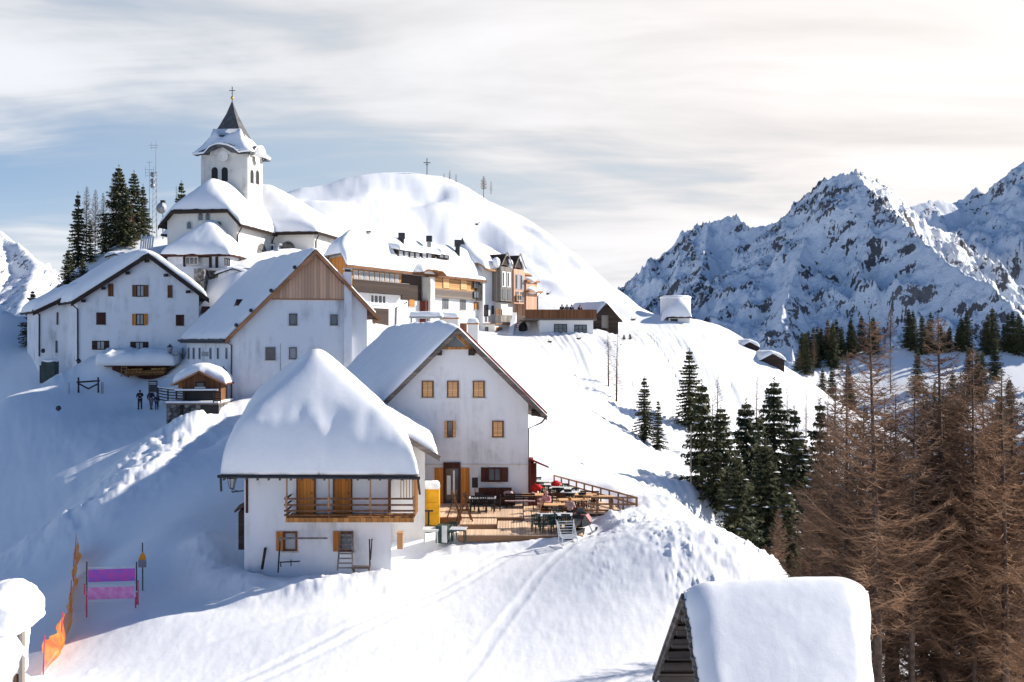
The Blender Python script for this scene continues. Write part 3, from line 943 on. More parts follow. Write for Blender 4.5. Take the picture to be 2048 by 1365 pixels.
def walls(F, u0, u1, v0, v1, zb, pl, mat, parent, name='wall', drop=0.12, n=30, ubr=()):
    """four outer walls whose tops follow the roof above"""
    hf = hmin(pl) if callable(pl) else (lambda U, V: pl + 0 * U)
    us = _axis(u0, u1, n, ubr); vs = _axis(v0, v1, n)
    vt = []; fc = []
    def side(pts):
        b = len(vt)
        for (u, v) in pts:
            z = float(hf(np.array(float(u)), np.array(float(v)))) - drop
            vt.append(tuple(F.pt(u, v, zb))); vt.append(tuple(F.pt(u, v, z)))
        for i in range(len(pts) - 1):
            fc.append((b + 2 * i, b + 2 * i + 2, b + 2 * i + 3, b + 2 * i + 1))
    side([(u, v0) for u in us]); side([(u1, v) for v in vs]); side([(u, v1) for u in us[::-1]]); side([(u0, v) for v in vs[::-1]])
    m = MB(); m.add(vt, fc)
    # floor under the roof closes the volume
    zc = zb + 0.1
    m.add([F.pt(u0, v0, zc), F.pt(u1, v0, zc), F.pt(u1, v1, zc), F.pt(u0, v1, zc)], [(0, 1, 2, 3)])
    return m.build(name, M[mat], parent)

def verge(F, pts, v, parent, mat='wood_dark', h=0.30, t=0.10, name='bargeboard'):
    """board following the roof edge: pts = (u, z top)"""
    m = MB()
    for (ua, za), (ub, zb) in zip(pts[:-1], pts[1:]):
        a = [F.pt(ua, v, za), F.pt(ub, v, zb), F.pt(ub, v, zb - h), F.pt(ua, v, za - h)]
        off = F.pt(0, -t, 0) - F.pt(0, 0, 0)
        m.prism(a, off)
    return m.build(name, M[mat], parent)

def gutter_pipe(pts, parent, r=0.055, mat='metal_dark', name='downpipe'):
    m = MB(); m.tube(pts, r, r, 6); return m.build(name, M[mat], parent)

def lantern(loc, wall_pt, label, s=1.0, group=None):
    t = thing('wall_lantern', label, 'lantern', loc, group=group)
    wp = Vector(wall_pt) - Vector(loc)
    m = MB(); m.tube([(0, 0, -.62 * s), (wp.x, wp.y, -.62 * s)], .028 * s); m.tube([(0, 0, -.62 * s), (0, 0, -.45 * s)], .022 * s)
    m.tube([(0, 0, -.50 * s), (wp.x * .5, wp.y * .5, -.60 * s)], .015 * s)
    m.build('bracket', M['metal_dark'], t)
    m = MB()
    for k in range(6):
        a = k * math.pi / 3 + .3
        m.bar((.10 * s * math.cos(a), .10 * s * math.sin(a), -.46 * s), (.19 * s * math.cos(a), .19 * s * math.sin(a), -.02 * s), .018 * s)
    m.tube([(0, 0, -.47 * s), (0, 0, -.43 * s)], .11 * s, .11 * s, 6)
    m.tube([(0, 0, -.03 * s), (0, 0, 0.0), (0, 0, .15 * s), (0, 0, .24 * s)], [.23 * s, .23 * s, .06 * s, .02 * s], None, 6) if False else m.tube([(0, 0, -.02 * s), (0, 0, .16 * s)], .24 * s, .05 * s, 6)
    m.tube([(0, 0, .15 * s), (0, 0, .27 * s)], .04 * s, .015 * s, 6)
    m.build('cage', M['metal_dark'], t)
    m = MB(); m.tube([(0, 0, -.44 * s), (0, 0, -.03 * s)], .09 * s, .175 * s, 6); m.build('lamp_glass', M['glass_curtain'], t)
    return t
# ================================================================ HOUSE D: balcony house in front
def house_balcony():
    F = Fr(-13.12, 45.0, 0, 101)
    t = thing('balcony_house', 'small white house with a slatted wooden balcony under a huge pyramid of roof snow', 'house')
    U1, V1 = 8.85, 15.0
    spec = [('f', -6.0, 0.98), ('l', -6.0, 0.90), ('r', -6.0, 0.88), ('b', -6.0, 0.70)]
    pl = planes_of(0, U1, 0, V1, spec)
    roof_deck(F, 0, U1, 0, V1, pl, 0.16, 'wood_grey', t)
    tf = lambda U, V: 1.0 + 0.30 * sstep(4.5, 12.5, V) * sstep(7.5, 2.0, U) + .06 * fbm(U / 3.6, V / 3.6, 2)
    snow_on(F, 0, U1, 0, V1, pl, 1.85, t, res=0.15, r=1.5, k=2.4, noise=0.03, over=0.10, seed=3.1, edge=0.10, tf=tf, ns=.7)
    pw = planes_of(0, U1, 0, V1, [('f', -6.15, 0), ('l', -6.1, 0), ('r', -6.1, 0)])
    walls(F, 1.0, 7.75, 1.0, 14.0, -13.2, pw, 'plaster', t, drop=0.0)
    W = F.wall(1.0, 1.0, 'front')
    # rafters, gutter and drain pipes
    m = MB()
    for i in range(18):
        u = .15 + i * (U1 - .3) / 17
        m.bar(F.pt(u, .02, -6.22), F.pt(u, 1.2, -6.20), .09, .12)
    m.build('rafters', M['wood_grey'], t)
    m = MB(); m.tube([F.pt(-.12, -.10, -6.08), F.pt(U1 + .12, -.10, -6.16)], .075); m.build('gutter', M['metal_dark'], t)
    gutter_pipe([F.pt(.02, -.1, -6.1), F.pt(.04, -.05, -6.75)], t); gutter_pipe([F.pt(U1 + .02, -.1, -6.15), F.pt(U1 + .12, -.05, -6.9)], t)
    # balcony
    b = MB()
    u0, u1 = 2.98, 8.72
    zf = (682.5 - 1037) / 2000 * 45.0
    for i in range(10): b.box(F.pt(u0, 0, 0).x, F.pt(u1, 0, 0).x, 44.88 + i * .115, 44.88 + i * .115 + .108, zf, zf + .06)
    for k in range(6):
        x = F.pt(u0, 0, 0).x + .2 + k * 1.03
        b.box(x, x + .12, 44.86, 46.0, zf - .16, zf - .005)
    b.box(F.pt(u0, 0, 0).x, F.pt(u1, 0, 0).x, 44.80, 44.875, zf - .15, zf + .05)
    X0 = F.pt(u0, 0, 0).x; X1 = F.pt(u1, 0, 0).x
    bal = b.build('balcony', M['wood_honey'], t)
    r = MB()
    for z in (.10, .30, .56, .84):
        zz = zf + .06 + z
        r.bar((X0 - .08, 44.86, zz), (X1 + .06, 44.86, zz), .055, .075)
        r.bar((X0 - .02, 44.86, zz), (X0 - .02, 45.98, zz), .05, .07)
        r.bar((X1, 44.86, zz), (X1, 46.6, zz), .05, .07)
    r.build('railing', M['wood_brown'], bal)
    for x in (X0 + .02, X0 + 1.92, X0 + 3.78, X1):
        p = MB(); p.box(x - .03, x + .03, 44.90, 44.97, zf + .05, -6.18)
        p.bar((x, 44.86, zf + .5), (x, 44.84, zf + 1.0), .1, .05); p.build('post', M['wood_plain'], bal)
    # upright slats closing the right-hand end
    s = MB()
    for i in range(7):
        yy = 44.98 + i * .24
        s.box(X1 - .02, X1 + .03, yy, yy + .08, zf + .05, -6.2)
    for i in range(5):
        x = X1 - .62 + i * .13
        s.box(x, x + .035, 44.99, 45.03, zf + .9 - .0, -6.2)
    s.build('slats', M['wood_honey'], bal)
    s = MB(); s.box(X1 - .75, X1 + .3, 46.02, 46.08, zf + .02, zf + 2.0); 
    # balcony doors
    for (a, c) in ((596, 629), (669, 702)):
        s0, s1, z0, z1 = W.rect(a, 953, c, 1036)
        d = MB(); W.box(d, s0, s1, .0, .07, zf + .06, -6.22); dd = d.build('door', M['wood_orange'], t)
        d = MB(); W.box(d, s0 - .06, s0 - .004, 0, .09, zf + .06, -6.2); W.box(d, s1 + .004, s1 + .06, 0, .09, zf + .06, -6.2); d.build('frame', M['wood_brown'], dd)
        d = MB(); d.ball(W.pt(s1 - .1, .10, zf + 1.0), .035); d.build('handle', M['metal_dark'], dd)
    d = MB(); W.box(d, 6.62, 6.745, 0.0, .05, zf + .1, -6.25); d.build('door', M['wood_brown'], t, label='narrow dark door edge at the end of the balcony')
    d = MB(); W.box(d, .08, .18, 0.0, .06, -7.9, -6.2); d.build('shutter', M['wood_darkred'], t)
    # lower windows with one orange shutter each
    window(W, (567, 1063, 595, 1102), t, 'glass_curtain', 'wood_brown', 'left', 'wood_orange', bars=0)
    window(W, (680, 1063, 707, 1103), t, 'glass_grey', 'wood_brown', 'left', 'wood_orange', bars=0)
    # dark door hood and door on the left side wall
    m = MB(); m.hexa([(-12.95, 46.6, -8.02), (-12.30, 46.6, -7.62), (-12.5, 48.4, -7.62), (-13.2, 48.4, -8.02), (-12.95, 46.6, -7.93), (-12.30, 46.6, -7.53), (-12.5, 48.4, -7.53), (-13.2, 48.4, -7.93)])
    m.build('door_hood', M['wood_darkred'], t)
    m = MB(); m.hexa([(-12.78, 46.7, -9.75), (-12.43, 46.7, -9.75), (-12.6, 47.9, -9.75), (-12.95, 47.9, -9.75), (-12.78, 46.7, -8.0), (-12.43, 46.7, -7.8), (-12.6, 47.9, -7.8), (-12.95, 47.9, -8.0)])
    m.build('door', M['wood_dark'], t)
    # rear wing with its own sloping roof
    G = Fr(-8.0, 50.2, 0, 96)
    wp = planes_of(-1, 4.05, -.6, 9, [('r', -5.62, 0.58)])
    roof_deck(G, -1, 4.35, -.7, 9, wp, .16, 'wood_grey', t, name='wing_roof')
    snow_on(G, 1.0, 4.30, -.55, 9, wp, .62, t, res=.2, r=.5, noise=.10, over=0.0, seed=9, edge=.15)
    walls(G, -1, 3.63, 0, 8.5, -12, wp, 'plaster_warm', t, name='wing_wall', drop=.16)
    m = MB(); 
    for i in range(7):
        u = 2.3 + i * .3
    m.bar(G.pt(-.6, -.72, -3.0 + .2), G.pt(4.35, -.72, -5.8), .06, .22); m.build('bargeboard', M['wood_grey'], t)
    # small roof vent poking through the snow
    return F, t
D_F, D_T = house_balcony()
lantern(PX(464, 956, 45.6), PX(487, 956, 46.0), 'wall lantern hanging off the corner of the balcony house', 1.05)

def wall_stuff():
    # things leaning on the balcony house
    def gz(x, y): return ground(x, y)
    # ladder
    t = thing('ladder', 'grey wooden ladder propped against the second window of the balcony house', 'ladder')
    a0 = PX(675, 1141, 44.9); a1 = PX(705, 1141, 44.9); top = 45.85
    b0 = PX(681, 1063, top); b1 = PX(704, 1063, top)
    m = MB(); m.bar(a0, b0, .07, .05); m.bar(a1, b1, .07, .05); m.build('rails', M['wood_grey_v'], t)
    for i in range(8):
        f = .06 + i * .12
        q = MB(); q.bar(a0.lerp(b0, f), a1.lerp(b1, f), .05, .05); q.build('rung', M['wood_grey_v'], t)
    # plank leaning left of the window
    m = MB(); m.bar(PX(524, 1139, 45.3), PX(531, 1096, 45.85), .11, .06)
    tag(m.build('plank', M['wood_dark']), 'short dark plank leaning on the wall left of the first window', 'plank')
    # low rack of bars
    t = thing('ski_rack', 'low rack of dark bars on two legs under the first window', 'rack')
    m = MB(); m.tube([PX(556, 1146, 45.0), PX(560, 1083, 45.3)], .04); m.tube([PX(562, 1134, 45.0), PX(561, 1124, 45.1)], .03); m.build('leg', M['metal_dark'], t)
    m = MB(); m.tube([PX(560, 1125, 45.1), PX(600, 1123, 45.3)], .03); m.tube([PX(582, 1132, 45.1), PX(582, 1120, 45.3)], .025); m.build('crossbar', M['metal_dark'], t)
    m = MB(); m.tube([PX(557, 1077, 45.5), PX(655, 1077, 45.5)], .045, .045)
    m.tube([PX(557, 1077, 45.5), PX(561, 1090, 45.4)], .04)
    tag(m.build('pole', M['wood_grey_v']), 'long grey pole lying level across both lower windows', 'pole')
    for (a, b, nm) in (((740, 1137), (739, 1079), 'straight'), ((741, 1120), (744, 1078), 'tilted')):
        m = MB(); m.tube([PX(a[0], a[1], 45.1), PX(b[0], b[1], 45.8)], .035, .03)
        tag(m.build('post', M['wood_dark']), nm + ' dark stick leaning on the wall right of the ladder', 'post')
    t = thing('bench', 'simple timber bench on posts between the ladder and the dark sticks', 'bench')
    m = MB(); m.box(*[PX(704, 0, 44.9).x, PX(741, 0, 44.9).x], 44.75, 45.1, -10.2, -10.12); m.build('seat', M['wood_grey'], t)
    for x in (706, 737):
        m = MB(); m.box(PX(x, 0, 44.9).x, PX(x, 0, 44.9).x + .07, 44.8, 45.05, -10.9, -10.2); m.build('leg', M['wood_grey'], t)
    m = MB(); m.box(-5.36, -5.10, 46.6, 47.1, -9.7, -8.98)
    m.box(-5.38, -5.08, 46.58, 47.12, -8.98, -8.94)
    tag(m.build('meter_cabinet', M['wood_plain']), 'beige utility cabinet on the right corner of the balcony house', 'cabinet')
wall_stuff()

# ================================================================ HOUSE C: tall gabled house with terrace
def house_gable():
    F = Fr(-3.28, 58.0, 0, 105.5)
    t = thing('gabled_house', 'tall white gabled house with pale closed shutters standing over the wooden terrace', 'house')
    L = 25.0; us = -5.05; ue = 5.05; v0 = -.8
    # planes meet at the ridge u=0
    pl = lambda U, V: [0.80 + 0.99 * U, 0.80 - 0.99 * U]
    pl2 = lambda U, V: [0.72 + 0.99 * U, 0.72 - 0.99 * U]
    roof_deck(F, us, ue, v0, L, pl2, .18, 'wood_grey', t, ubr=(0,))
    snow_on(F, us, ue, v0 + .15, L, pl, .62, t, res=.2, r=.9, k=2.4, noise=.16, over=0.0, seed=6.5, edge=.04,
            tf=lambda U, V: .55 + .65 * sstep(0, 5, V))
    verge(F, [(us, .74 + .99 * us), (0, .74), (ue, .74 - .99 * ue)], v0, t, 'wood_grey', .30, .07)
    m = MB()
    m.bar(F.pt(.12, v0 - .075, .80), F.pt(ue, v0 - .075, .80 - .99 * ue + .05), .09, .10); m.build('metal_trim', M['red_paint'], t)
    walls(F, -4.2, 4.22, 0, L - .8, -12, pl2, 'plaster', t, drop=.15, ubr=(0,))
    W = F.wall(0, 0, 'front')
    # timber truss and glazing in the gable top
    m = MB(); m.bar(F.pt(-.02, -.05, .45), F.pt(-1.35, -.05, -.9), .12, .2); m.bar(F.pt(.02, -.05, .45), F.pt(1.15, -.05, -.72), .12, .2)
    m.bar(F.pt(-1.15, -.05, -.42), F.pt(.95, -.05, -.42), .1, .14)
    m.build('gable_truss', M['wood_honey'], t)
    for u in (-.95, .95):
        m = MB(); m.box(F.pt(u, 0, 0).x - .17, F.pt(u, 0, 0).x + .17, 57.25, 58.0, -.83, -.50); m.build('purlin_end', M['wood_dark'], t)
    m = MB(); m.prism([W.pt(-.75, .01, -.36), W.pt(.62, .01, -.36), W.pt(-.02, .01, .30)], (0, -.03, 0)); m.build('gable_window', M['glass_grey'], t)
    for u in (4.6,):
        m = MB(); m.box(F.pt(u, 0, 0).x - .2, F.pt(u, 0, 0).x + .35, 57.3, 58.4, -4.30, -4.02); m.build('purlin_end', M['wood_dark'], t)
    for x0, x1 in ((843.5, 867.5), (894, 917.5), (945.5, 969.5)):
        window(W, (x0, 762, x1, 795.5), t, frame='wood_brown', sh='closed', shm='wood_shutter', sill=True)
    window(W, (984, 842, 1007.5, 875), t, frame='wood_brown', sh='closed', shm='wood_shutter')
    window(W, (894.5, 842, 906, 875), t, 'glass', 'wood_brown', 'open', 'wood_shutter', bars=0)
    window(W, (975.5, 935, 1002.5, 964), t, 'glass', 'wood_darkred', 'open', 'wood_darkred', bars=1, hbars=0)
    # ground floor door and its shutters
    s0, s1, z0, z1 = W.rect(887, 925, 921, 1003)
    m = MB(); W.box(m, s0, s0 + .12, 0, .12, -9.7, z1); W.box(m, s1 - .12, s1, 0, .12, -9.7, z1); W.box(m, s0 + .12, s1 - .12, 0, .118, z1 - .35, z1)
    dr = m.build('doorway', M['wood_darkred'], t)
    m = MB(); W.box(m, s0 + .12, s1 - .12, .005, .03, -9.7, z1 - .35); m.build('door', M['glass'], dr)
    m = MB(); W.box(m, s0 + .2, s0 + .42, .03, .07, -8.9, -7.8); W.box(m, s0 + .55, s0 + .66, .03, .06, -9.2, -7.5); m.build('notice', M['window_white'], dr)
    for a, b in ((869, 886), (922, 939)):
        q0, q1, z2, z3 = W.rect(a, 936, b, 990)
        m = MB(); W.box(m, q0, q1, .01, .08, -9.45, z3); m.build('shutter', M['wood_orange'], dr)
    m = MB(); W.box(m, -3.9, 4.23, 0.0, .06, (682.5 - 930.5) / 2000 * 58, (682.5 - 929) / 2000 * 58 + .02); m.build('ledge', M['plaster_old'], t)
    gutter_pipe([F.pt(5.1, -.7, -4.3), F.pt(5.05, .2, -4.75), F.pt(4.32, .3, -5.1), F.pt(4.30, .35, -9.7)], t)
    # red lean-to on the right side
    m = MB()
    m.hexa([F.pt(4.22, -.2, -6.85), F.pt(5.35, -.2, -7.35), F.pt(5.35, 6, -7.35), F.pt(4.22, 6, -6.85), F.pt(4.22, -.2, -6.75), F.pt(5.35, -.2, -7.25), F.pt(5.35, 6, -7.25), F.pt(4.22, 6, -6.75)])
    lt = m.build('lean_to_roof', M['red_paint'], t)
    m = MB(); m.box(.95, 1.10, 57.9, 58.05, -9.75, -6.9); m.build('post', M['wood_red'], t)
    m = MB(); m.box(1.30, 1.45, 58.9, 59.05, -9.75, -7.2); m.build('post', M['wood_red'], t)
    m = MB(); m.box(.98, 1.3, 58.9, 62, -9.75, -7.2); m.build('lean_to_wall', M['wood_red'], t)
    # chimney stub
    m = MB(); m.box(-3.45, -3.0, 66.1, 66.5, -2.5, 1.18); c = m.build('chimney', M['wood_brown'], t)
    return F, t, W
C_F, C_T, C_W = house_gable()

# ================================================================ HOUSE B: wood-gabled house
def house_wood_gable():
    F = Fr(-23.4, 83.0, 14, 120)
    t = thing('wood_gabled_house', 'white house with a planked wooden gable and orange eaves left of the village centre', 'house')
    L = 17; ua, uz = -.55, 12.1; ur = 6.82; zr = 7.72
    sl, sr = 1.03, 1.07
    pl = lambda U, V: [zr + sl * (U - ur), zr - sr * (U - ur)]
    roof_deck(F, ua, uz, -.6, L, pl, .22, 'wood_darkred', t, ubr=(ur,))
    snow_on(F, ua, uz, -.5, L, lambda U, V: [p + .02 for p in pl(U, V)], .36, t, res=.25, r=.55, k=4, noise=.14, over=0.0, seed=1.7, edge=.12)
    walls(F, 0, 11.3, 0, L - .5, -9, pl, 'plaster', t, drop=.2, ubr=(ur,))
    verge(F, [(ua, zr + sl * (ua - ur)), (ur, zr), (uz, zr - sr * (uz - ur))], -.62, t, 'wood_barge', .42, .09)
    W = F.wall(0, 0, 'front')
    # planked gable
    sA, zA = W.hit(545, 597); sB, zB = W.hit(688, 598)
    m = MB(); zt = lambda s: min(zr + sl * (s - ur), zr - sr * (s - ur)) - .25
    m.prism([W.pt(sA, 0, zA), W.pt(sB, 0, zA), W.pt(sB, 0, zt(sB)), W.pt(ur, 0, zt(ur)), W.pt(sA, 0, zt(sA))], Vector((W.n.x, W.n.y, 0)) * .07)
    g = m.build('gable_cladding', M['wood_panel'], t)
    m = MB(); W.box(m, sA - .1, sB, 0, .11, zA - .12, zA - .004); m.build('trim', M['wood_barge'], g)
    for r_, c in (((578, 627.5, 594.5, 651.5), 'glass_grey'), ((660.5, 629.5, 675.5, 651.5), 'glass_grey'), ((530.5, 695, 551, 721), 'glass'), ((578, 695, 593.5, 719), 'glass_curtain')):
        window(W, r_, t, c, 'wood_grey', None, bars=0, fw=.10)
    # chimney running up the facade
    c0, c1, _, _ = W.rect(687.5, 560, 702.5, 690)
    m = MB(); W.box(m, c0, c1, -.1, .42, -8, (682.5 - 546) / 2000 * 86); ch = m.build('chimney', M['plaster'], t)
    m = MB(); W.box(m, c0 + .08, c1 - .08, 0, .34, 5.86, 6.1); m.build('flue', M['metal_dark'], ch)
    m = MB(); W.box(m, c0 - .06, c1 + .06, -.16, .48, 6.1, 6.2); m.build('cap', M['plaster_old'], ch)
    # beam ends at right eave
    m = MB(); a = F.pt(uz, -.62, zr - sr * (uz - ur)); m.bar(a + Vector((0, -.05, -.15)), a + Vector((-.5, 1.5, -.15)), .25, .35); m.bar(a + Vector((-.35, -.1, -.35)), a + Vector((-.6, 1.2, -.45)), .2, .3)
    m.build('beam_end', M['wood_barge'], t)
    gutter_pipe([W.pt(-.4, .3, .0), W.pt(.12, .12, -.35), W.pt(.12, .1, -6.0)], t, .06, 'metal_copper')
    d0, _ = W.hit(561, 700)
    m = MB(); W.box(m, d0 - .02, d0 + .02, 0, .03, -4, -.2); m.build('conduit', M['metal_grey'], t)
    # left wall with slit windows under a dark gutter
    WL = F.wall(0, 0, 'left')
    m = MB(); m.tube([F.pt(ua - .1, -.7, .05), F.pt(ua - .1, L, .05)], .12); m.bar(F.pt(ua + .15, -.6, -.15), F.pt(ua + .15, L, -.15), .3, .1); m.build('gutter', M['metal_dark'], t)
    for x in (357.8, 366.5, 378, 388, 400, 421.8, 436.5, 453.8):
        window(WL, (x - 1.6, 696, x + 1.6, 719), t, 'glass', 'metal_grey', None, bars=0, sill=False, fw=.05, name='slit_window')
    s0, s1, z0, z1 = WL.rect(404, 704, 417, 713)
    m = MB(); WL.box(m, s0, s1, 0, .05, z0, z1); m.build('wall_plate', M['metal_grey'], t)
    # dormer-like vents and openings in the roof snow
    for (px, py, w, h) in ((375, 628, 1.0, .5), (404, 622, .7, .8), (474, 610, 1.9, .9)):
        k = (px - 1024) / 2000.; 
        # point on left plane: march along ray
        best = None
        for i in range(400):
            d = 82 + i * .05; p = PX(px, py, d)
            q = Vector((p.x, p.y)) - F.o; det = F.u.x * F.v.y - F.u.y * F.v.x
            uu = (q.x * F.v.y - q.y * F.v.x) / det; vv = (F.u.x * q.y - F.u.y * q.x) / det
            if p.z < zr + sl * (uu - ur) + .4: best = (uu, vv, p.z); break
        if best:
            uu, vv, z = best
            m = MB(); m.prism([F.pt(uu - .1, vv - w / 2, z - h * .35), F.pt(uu - .1, vv + w / 2, z - h * .35), F.pt(uu - .05, vv, z + h * .55)], F.pt(.8, 0, 0) - F.pt(0, 0, 0))
            m.build('roof_dormer', M['wood_darkred'], t)
    m = MB(); q = F.pt(ur - .2, 10, 8.4); m.tube([q, q + Vector((0, 0, .5))], .25, .25, 8); m.tube([q + Vector((0, 0, .55)), q + Vector((0, 0, .68))], .6, .5, 8); m.build('roof_vent', M['metal_grey'], t)
    for i, f in enumerate((.12, .28, .50, .76)):
        u = ua + (ur - ua) * f
        m = MB(); m.ball(F.pt(u, -.6, zr + sl * (u - ur) + .28), .17, 6, 5); m.build('snow_guard', M['metal_dark'], t)
    return F, t, W
B_F, B_T, B_W = house_wood_gable()
lantern(PX(447, 741, 81.8), tuple(B_W.pt(.1, 0, 0)), 'wall lantern between the brown kiosk and the corner of the wood gabled house', 1.35)
lantern(PX(340, 694, 96.5), (-32.3, 96.6, 0), 'wall lantern at the far end of the slit windowed wall', 1.3)

# ================================================================ HOUSE A: leftmost house
def house_left():
    k = .943; F = Fr(-38.7 * k, 105.7 * k, 0, 125)
    t = thing('shuttered_house', 'leftmost white house with dark eaves and brown and orange shutters', 'house')
    L = 11; zr = 9.25 * k; sl, sr = .63, .745; ua, uz = -8.1 * k, 6.4 * k
    pl = lambda U, V: [zr + sl * U, zr - sr * U]
    roof_deck(F, ua, uz, -.75, L, pl, .22, 'wood_dark', t, ubr=(0,))
    snow_on(F, ua, uz, -.7, L, pl, .95, t, res=.3, r=1.2, k=1.6, noise=.12, over=0.0, seed=4.4, edge=.06)
    walls(F, -7.2 * k, 5.6 * k, 0, L - .5, -7, pl, 'plaster', t, drop=.2, ubr=(0,))
    verge(F, [(ua, zr + sl * ua), (0, zr), (uz, zr - sr * uz)], -.77, t, 'wood_dark', .48, .09)
    for u in (-6.3, -4.3, -1.9, 0, 1.9, 4.1):
        z = zr + (sl * u if u < 0 else -sr * u) - .78
        m = MB(); a = F.pt(u, -.72, z); b = F.pt(u, .02, z); m.bar(a, b, .26, .26); m.build('purlin_end', M['wood_dark'], t)
    W = F.wall(0, 0, 'front')
    window(W, (273, 570.5, 289, 594), t, 'glass_curtain', 'wood_dark', 'open', 'wood_brown')
    window(W, (272.5, 628, 288, 651), t, 'glass_curtain', 'wood_dark', 'open', 'wood_orange')
    for r_ in ((216.5, 568, 227, 593), (335.5, 571, 345, 596)):
        window(W, r_, t, frame='wood_brown', sh='closed', shm='wood_brown')
    window(W, (193, 625.5, 211.5, 650), t, frame='wood_dark', sh='closed', shm='wood_darkred')
    window(W, (352, 630, 368, 652), t, frame='wood_dark', sh='closed', shm='wood_darkred')
    window(W, (193, 682, 210, 700), t, 'glass_curtain', 'wood_dark', 'open', 'wood_dark', sill=False)
    window(W, (270, 684, 288, 700), t, 'glass_curtain', 'wood_dark', 'open', 'wood_dark', sill=False)
    gutter_pipe([F.pt(ua + .05, -.8, 3.9 * k), F.pt(-7.25 * k, -.15, 3.35 * k), F.pt(-7.22 * k, -.12, -3.0)], t, .08)
    # set-back wing on the left
    G = Fr(*(lambda p: (p.x, p.y))(F.pt(-7.2 * k, 5.6, 0)), 0, 125)
    a = -2.9
    wp = lambda U, V: [5.05 + .47 * (U - 0.6)]
    roof_deck(G, a - .7, 1.2, -.7, 7, wp, .22, 'wood_dark', t, name='wing_roof')
    snow_on(G, a - .7, 1.6, -.7, 7, wp, .9, t, res=.3, r=.9, noise=.1, over=0, seed=8, edge=.05)
    walls(G, a, 1.0, 0, 6.5, -6, wp, 'plaster', t, name='wing_wall', drop=.2)
    verge(G, [(a - .7, 5.05 + .47 * (a - 1.3)), (1.2, 5.05 + .47 * .6)], -.72, t, 'wood_dark', .45, .08)
    WG = G.wall(0, 0, 'front')
    for r_ in ((113.5, 625, 117, 650), (111.5, 682, 115, 706)):
        window(WG, r_, t, 'glass', 'metal_dark', None, bars=0, sill=False, fw=.05, name='slit_window')
    gutter_pipe([G.pt(a - .75, -.7, 3.2), G.pt(a + .1, -.1, 2.75), G.pt(a + .08, -.1, -1.6)], t, .08)
    s0, s1, z0, z1 = WG.rect(112, 737, 148, 760)
    m = MB(); WG.box(m, s0, s1, 0.0, .08, -6, z1); m.build('plinth', M['concrete'], t)
    return F, t
A_F, A_T = house_left()
def left_bits():
    t = thing('service_box', 'dark green service box half buried in snow left of the leftmost house', 'box')
    p = PX(97, 757, 101)
    m = MB(); m.box(p.x - .75, p.x + .6, p.y, p.y + 1.0, p.z - .8, p.z + 1.7); m.build('cabinet', M['metal_green'], t)
    m = MB(); m.box(p.x - .95, p.x - .72, p.y + .1, p.y + .9, p.z - .5, p.z + 1.3); m.build('side_door', M['metal_dark'], t)
    m = MB(); m.ball((p.x - .05, p.y + .5, p.z + 1.75), .8, 12, 8, (1.0, .8, .3)); m.build('snow_cover', M['roof_snow'], t, smooth=True)
    # firewood niche under a thick shelf of snow
    t = thing('woodpile', 'stack of firewood under a thick ledge of snow below the leftmost house', 'woodpile')
    rng = random.Random(3)
    a = PX(222, 752, 96.4); b = PX(330, 748, 96.8)
    m = MB()
    for i in range(36):
        for j in range(4):
            f = (i + .5 * (j % 2)) / 36
            if f < .26 : continue
            p = a.lerp(b, f); r = .085 * rng.uniform(.8, 1.15)
            top = .75 - .35 * math.sin(f * 7) ** 2
            z = p.z + .0 + j * .17
            if z - p.z > top: continue
            m.tube([(p.x, p.y - .1 + rng.uniform(-.08, .08), z), (p.x, p.y + 1.0, z)], r, r, 6)
    m.build('logs', M['wood_firewood'], t)
    m = MB(); m.box(a.x, b.x, a.y + .9, a.y + 1.0, a.z - .6, a.z + 1.1); m.box(a.x, a.x + 1.6, a.y + .3, a.y + .9, a.z - .2, a.z + .9); m.build('back_wall', M['wood_darkred'], t)
    m = MB(); q = a.lerp(b, .2)
    for dx in (0, .5): m.bar((q.x + dx, q.y - .1, q.z - .1), (q.x + dx, q.y - .1, q.z + .85), .07)
    for dz in (.15, .5, .8): m.bar((q.x, q.y - .1, q.z + dz), (q.x + .5, q.y - .1, q.z + dz), .06)
    m.build('rack', M['wood_plain'], t)
    G = Fr(a.x - .6, a.y - .15, 1, 91)
    pl = lambda U, V: [a.z + 1.0 + .10 * V + 0 * U]
    roof_deck(G, 0, 6.0, 0, 4, pl, .12, 'wood_darkred', t)
    snow_on(G, -.6, 6.6, -.1, 4, pl, 1.25, t, res=.2, r=.8, noise=.42, over=.2, seed=2.2, edge=.5)
left_bits()

